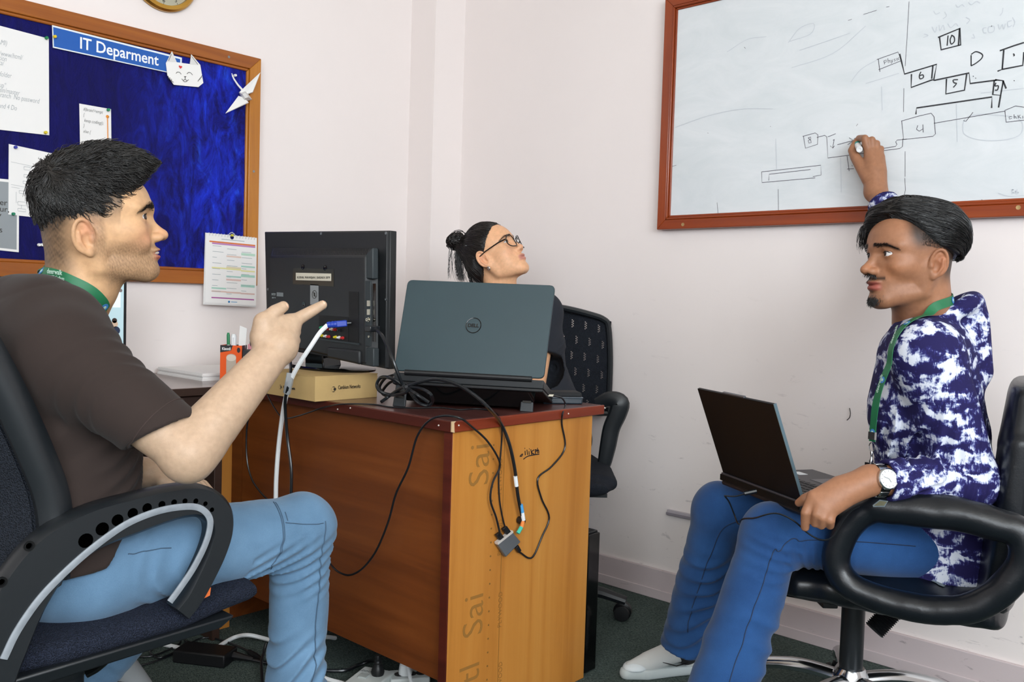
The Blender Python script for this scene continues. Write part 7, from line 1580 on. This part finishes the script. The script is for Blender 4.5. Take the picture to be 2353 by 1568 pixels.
# monitor video cable with tied loops
hd_ = cable([onx(864, 757, 1.425), onx(880, 775, 1.405), onx(900, 820, 1.39), onx(915, 860, 1.40), onx(930, 888, 1.42), onx(960, 880, 1.43), onx(1000, 872, 1.44), onx(1045, 882, 1.45), onx(1085, 905, 1.45), onx(1120, 935, 1.44), *ys(DY0-.008, (1150, 972), (1170, 1020), (1183, 1080), (1190, 1140), (1199, 1185))], .0043, m_cab, 'black video cable tied in loops beside the laptop stand', 'video_cable')
add('video_plug', MB().obox(onx(856, 756, 1.432), (.016, 0, 0), (0, .011, 0), (0, 0, .0075)), m_cab, hd_, bevel=.002)
for pts in [[(930, 890), (900, 870), (876, 868), (866, 884), (874, 900), (900, 908), (930, 903), (940, 893)], [(935, 890), (965, 893), (988, 905), (994, 922), (984, 932), (962, 926), (945, 905), (936, 893)], [(932, 890), (955, 905), (985, 925)], [(876, 924), (895, 910), (920, 893), (934, 890)]]:
    add('cable_loop', MB().tube(smooth_path([onx(x, y, 1.425+.012*((x*7+y) % 3-1)) for x, y in pts], 6), .0043, 8), m_cab, hd_)
add('cable_tie', MB().tube([onx(933, 890, 1.422)+.010*(math.cos(t)*V(0, .6, .8)+math.sin(t)*V(1, 0, 0)) for t in np.linspace(0, 6.283, 17)[:-1]], .0016, 6, closed=True), m_black, hd_)
for k, (x0, y0, x1, y1, cc) in enumerate([(1184, 1095, 1187, 1118, 'dfe4e8'), (1197, 1160, 1200, 1178, '4f9fd8'), (1200, 1178, 1203, 1196, 'e6e8ea'), (1202, 1198, 1199, 1212, 'e0813a'), (1198, 1212, 1190, 1226, '3fb8a0')]):
    add('tape_band', MB().tube(ys(DY0-.010, (x0, y0), (x1, y1)), .0050, 8), mat('band_'+cc, cc, .5), hd_)
add('round_plug', MB().lathe(ony(1192, 1195, DY0+.008), (0, -1, 0), [(.009, 0), (.010, .004), (.009, .016), (.006, .018)], 14), m_black, hd_)
cable([*ys(DY0-.004, (1150, 1232), (1140, 1190), (1127, 1150), (1132, 1110), (1148, 1075)), *ys(DY0-.012, (1143, 1050), (1118, 1012), (1085, 982)), *ys(DY0-.02, (1058, 962)), onx(1020, 956, DX0-.01), onx(985, 968, DX0-.014), *xs(DX0-.012, (958, 1005), (938, 1075), (910, 1135), (892, 1200), (865, 1265), (835, 1305), (805, 1322), (780, 1316), (762, 1300)), *xs(DX0, (740, 1270), (715, 1230))], .0026, m_cab, 'thin black cable arching over the desk corner from the hub')
us_c = cable([onz(1272, 910, .792), onz(1292, 916, .785), onz(1299, 932, DZ+.004), *ys(DY0-.004, (1293, 950)), *ys(DY0+.006, (1291, 975), (1298, 1030), (1268, 1072), (1236, 1100), (1244, 1145), (1262, 1190), (1245, 1235), (1228, 1275), (1215, 1283), (1195, 1270))], .0024, m_cab, 'thin black USB cable running from the laptop side down the end panel', 'usb_cable')
q = onz(1264, 909, .792); add('usb_plug', MB().obox(q, RTH*.010, FWH*.005, ZU*.003), m_metal, us_c, bevel=.0008)
# small metal hub hanging on the end panel
hy = DY0-.004; H4 = ys(hy, (1144, 1252), (1179, 1224), (1197, 1246), (1163, 1281)); hub = thing('usb_hub', H4[3], 'small silver grey USB hub hanging on the orange end panel', 'usb hub')
add('hub_body', MB().prism(H4, (0, .011, 0)), mat('hub_grey', '7d8084', .35, .6), hub, bevel=.002); e0, e1 = H4[0], H4[1]
add('port_edge', MB().obox((e0+e1)/2+V(0, .0055, .002), (e1-e0)/2, (0, .0056, 0), nrm(np.cross(e1-e0, V(0, 1, 0)))*.003), mat('hub_pale', 'd6cfc9', .4, .3), hub)
up_ = nrm(H4[0]-H4[3]+H4[1]-H4[2])
for x, y in [(1150, 1236), (1165, 1222)]: c = ony(x, y, hy+.005); add('usb_plug', MB().obox(c+up_*.004, nrm(e1-e0)*.0075, (0, .004, 0), up_*.013), m_black, hub, bevel=.001)
c = ony(1190, 1262, hy+.005); add('usb_plug', MB().obox(c, nrm(V(.6, 0, -.8))*.010, (0, .004, 0), nrm(V(.8, 0, .6))*.005), m_black, hub, bevel=.001)
text('zoook', .009, ony(1163, 1264, hy-.0006), nrm(e1-e0), up_, mat('hub_pale', 'd6cfc9', .4, .3), hub, ext=.0001) if False else None
# cable clutter behind the coil, on the desk between box and laptop
for k, (pts, lb) in enumerate([([(880, 905), (872, 890), (885, 870), (905, 862)], 'black cable tucked between cardboard box and laptop stand'), ([(890, 912), (878, 902), (895, 880), (920, 872)], 'second black cable tucked behind the tied loops')]):
    cable([onx(x, y, 1.55+.02*k) for x, y in pts], .004, m_cab, lb)
# ------------------------------------------------------------------ on the floor
b4 = [onz(396, 1524, 0), onz(515, 1538, 0), onz(546, 1510, 0)]; ad = thing('power_adapter', (b4[0]+b4[2])/2, 'black laptop power brick lying on the carpet by the desk', 'power adapter')
ex, ey = b4[1]-b4[0], (b4[2]-b4[1]); ey = ey-nrm(ex)*np.dot(ey, nrm(ex)); ey = nrm(ey)*.075
add('brick', MB().obox(b4[0]+ex/2+ey/2+V(0, 0, .018), ex/2, ey/2, V(0, 0, .018)), m_black, ad, bevel=.004)
add('socket_boot', MB().tube([b4[1]+ey*.7+V(0, 0, .018), b4[1]+ey*.7+nrm(ex)*.03+V(0, 0, .015), b4[1]+ey*.7+nrm(ex)*.06+V(0, 0, .012)], [.012, .009, .006], 10), m_black, ad)
fz = .005
p0 = b4[1]+ey*.7+nrm(ex)*.05+V(0, 0, .012)
cable([p0, *zs2(.008, (620, 1525), (700, 1537), (785, 1542), (822, 1530)), onz(850, 1520, .02), onz(868, 1522, .05), onz(872, 1535, .06)], .0048, m_cab, 'thick black mains cable from the power brick past the trouser leg')
dc = cable([*zs2(fz, (262, 1522), (300, 1532), (345, 1524), (395, 1505), (430, 1484), (455, 1470), (478, 1466), (510, 1472), (545, 1485), (570, 1497)), onz(590, 1512, .008), onz(620, 1528, .008)], .0026, m_cab, 'thin black charger lead curling over the carpet with an inline plug', 'charger_lead')
add('inline_plug', MB().tube(zs2(.009, (572, 1498), (588, 1508), (602, 1517)), [.007, .0085, .006], 10), m_black, dc)
cable(zs2(fz, (262, 1520), (290, 1500), (320, 1470), (360, 1458), (395, 1462), (415, 1475), (395, 1490), (350, 1508), (310, 1508), (295, 1495), (315, 1470)), .0028, m_cab, 'black lead coiled in a loop on the carpet under the mesh chair')
cable(zs2(fz, (305, 1447), (350, 1447), (395, 1452), (420, 1465), (428, 1482), (400, 1500), (365, 1512), (345, 1500), (360, 1487), (395, 1478)), .0026, m_cab, 'thin black lead making a small coil beside the power brick')
cable(zs2(.007, (240, 1468), (295, 1467), (330, 1470), (370, 1480), (420, 1491)), .0062, m_cabw, 'white cable on the carpet left of the power brick')
cable([*zs2(.007, (495, 1492), (515, 1478), (540, 1465)), *zs2(.02, (568, 1460)), *zs2(.012, (600, 1466), (640, 1480)), *zs2(.007, (700, 1520), (740, 1556), (790, 1572))], .0062, m_cabw, 'white cable arching over the carpet behind the trouser leg')
cable([onz(612, 1478, .05), onz(606, 1500, .03), onz(601, 1525, .02), onz(603, 1580, .01)], .0042, m_cab, 'black cable hanging down to the carpet beside the trouser leg')
a, b, c = onz(778, 1580, .035), onz(838, 1533, .035), onz(888, 1545, .035); mp = thing('multi_plug', (a+b)/2*V(1, 1, 0), 'white multi plug adapter block on the carpet under the desk', 'multi plug')
ex = (b-a)/2; ey = nrm(np.cross(ZU, ex))*.045; ey = ey if np.dot(ey, RTH) > 0 else -ey; cen = (a+b)/2*V(1, 1, 0)+ey+V(0, 0, .02)
bod = add('block', MB().obox(cen, ex, ey, V(0, 0, .018)), mat('white_abs', 'cfd4d2', .4), mp, bevel=.004)
add('switch', MB().obox(cen+V(0, 0, .019)-ey*.3+ex*.1, nrm(ex)*.012, nrm(ey)*.012, V(0, 0, .003)), mat('switch_grey', 'aab0ae', .4), bod, bevel=.001)
text('ZOOOK', .013, cen+V(0, 0, .0186)-ey*.85+ex*.5, nrm(ey), nrm(ex), mat('print_grey', '777c7c', .5), bod, ext=.0002)
bp = onz(868, 1545, .045); plg = thing('mains_plug', bp*V(1, 1, 0)+V(0, 0, .038), 'black mains plug standing in the white multi plug', 'plug'); add('plug_body', MB().lathe(bp*V(1, 1, 0)+V(0, 0, .038), (0, 0, 1), [(.016, 0), (.018, .008), (.014, .022), (.009, .030), (.010, .034), (.008, .038), (.009, .042), (.006, .052)], 14), m_black, plg)
e = thing('power_strip', onz(935, 1556, 0), 'white power strip on the carpet behind the multi plug', 'power strip'); pa, pb = onz(895, 1562, .02), onz(985, 1556, .02); ex = (pb-pa)/2; ey = nrm(np.cross(ZU, ex))*.032
add('strip_body', MB().obox((pa+pb)/2*V(1, 1, 0)+V(0, 0, .016)+ey*0, ex, ey, V(0, 0, .016)), mat('white_abs', 'cfd4d2', .4), e, bevel=.004)
for f in (-.5, .1, .6): add('socket', MB().lathe((pa+pb)/2*V(1, 1, 0)+V(0, 0, .032)+ex*f, (0, 0, 1), [(.014, 0), (.014, .001), (.011, .0012)], 16), m_black, e)
w0 = (pa+pb)/2*V(1, 1, 0)+V(0, 0, .033)-ex*.2; wp = thing('mains_plug', w0, 'white mains plug in the power strip under the desk', 'plug'); add('plug_body', MB().lathe(w0, (0, 0, 1), [(.018, 0), (.019, .006), (.016, .026), (.008, .034)], 14), m_cabw, wp); add('flex', MB().tube(smooth_path([w0+V(0, 0, .03), w0+V(-.02, -.03, .04), w0+V(-.05, -.08, .02), w0+V(-.08, -.14, .008)], 5), .005, 8), m_cabw, wp)
# ------------------------------------------------------------------ cable of the laptop on the knees
pth = [dep(1665, 1140, 2.02), dep(1676, 1155, 2.04), dep(1688, 1185, 2.05), dep(1697, 1205, 2.03), dep(1715, 1203, 1.98), dep(1745, 1188, 1.90), dep(1785, 1180, 1.87), dep(1825, 1198, 1.85), dep(1855, 1225, 1.84), dep(1885, 1241, 1.83), dep(1912, 1236, 1.82), dep(1935, 1200, 1.815), dep(1955, 1175, 1.81), dep(1975, 1164, 1.81)]
lc = thing('charger_lead', dep(1885, 1241, 1.82), 'thin black lead drooping from the laptop on the knees', 'cable')
pp = np.array(smooth_path(pth, 6), np.float32)
for _ in range(6):
    d_ = JR.val(pp)-.003; g_ = JR.grad(pp); pp = pp-np.minimum(d_, 0)[:, None]*g_/np.maximum((g_*g_).sum(-1), .25)[:, None]
for _ in range(2): pp[1:-1] = (pp[:-2]+2*pp[1:-1]+pp[2:])/4
add('sheath', MB().tube(list(pp), .0018, 6), m_cab, lc)
add('sheath', MB().tube(smooth_path([dep(1665, 1140, 2.02), dep(1690, 1141, 2.0), dep(1712, 1135, 1.99)], 5), .0017, 6), m_cab, lc); add('plug', MB().tube([dep(1710, 1135, 1.99), dep(1738, 1129, 1.99)], .005, 8), m_cab, lc)
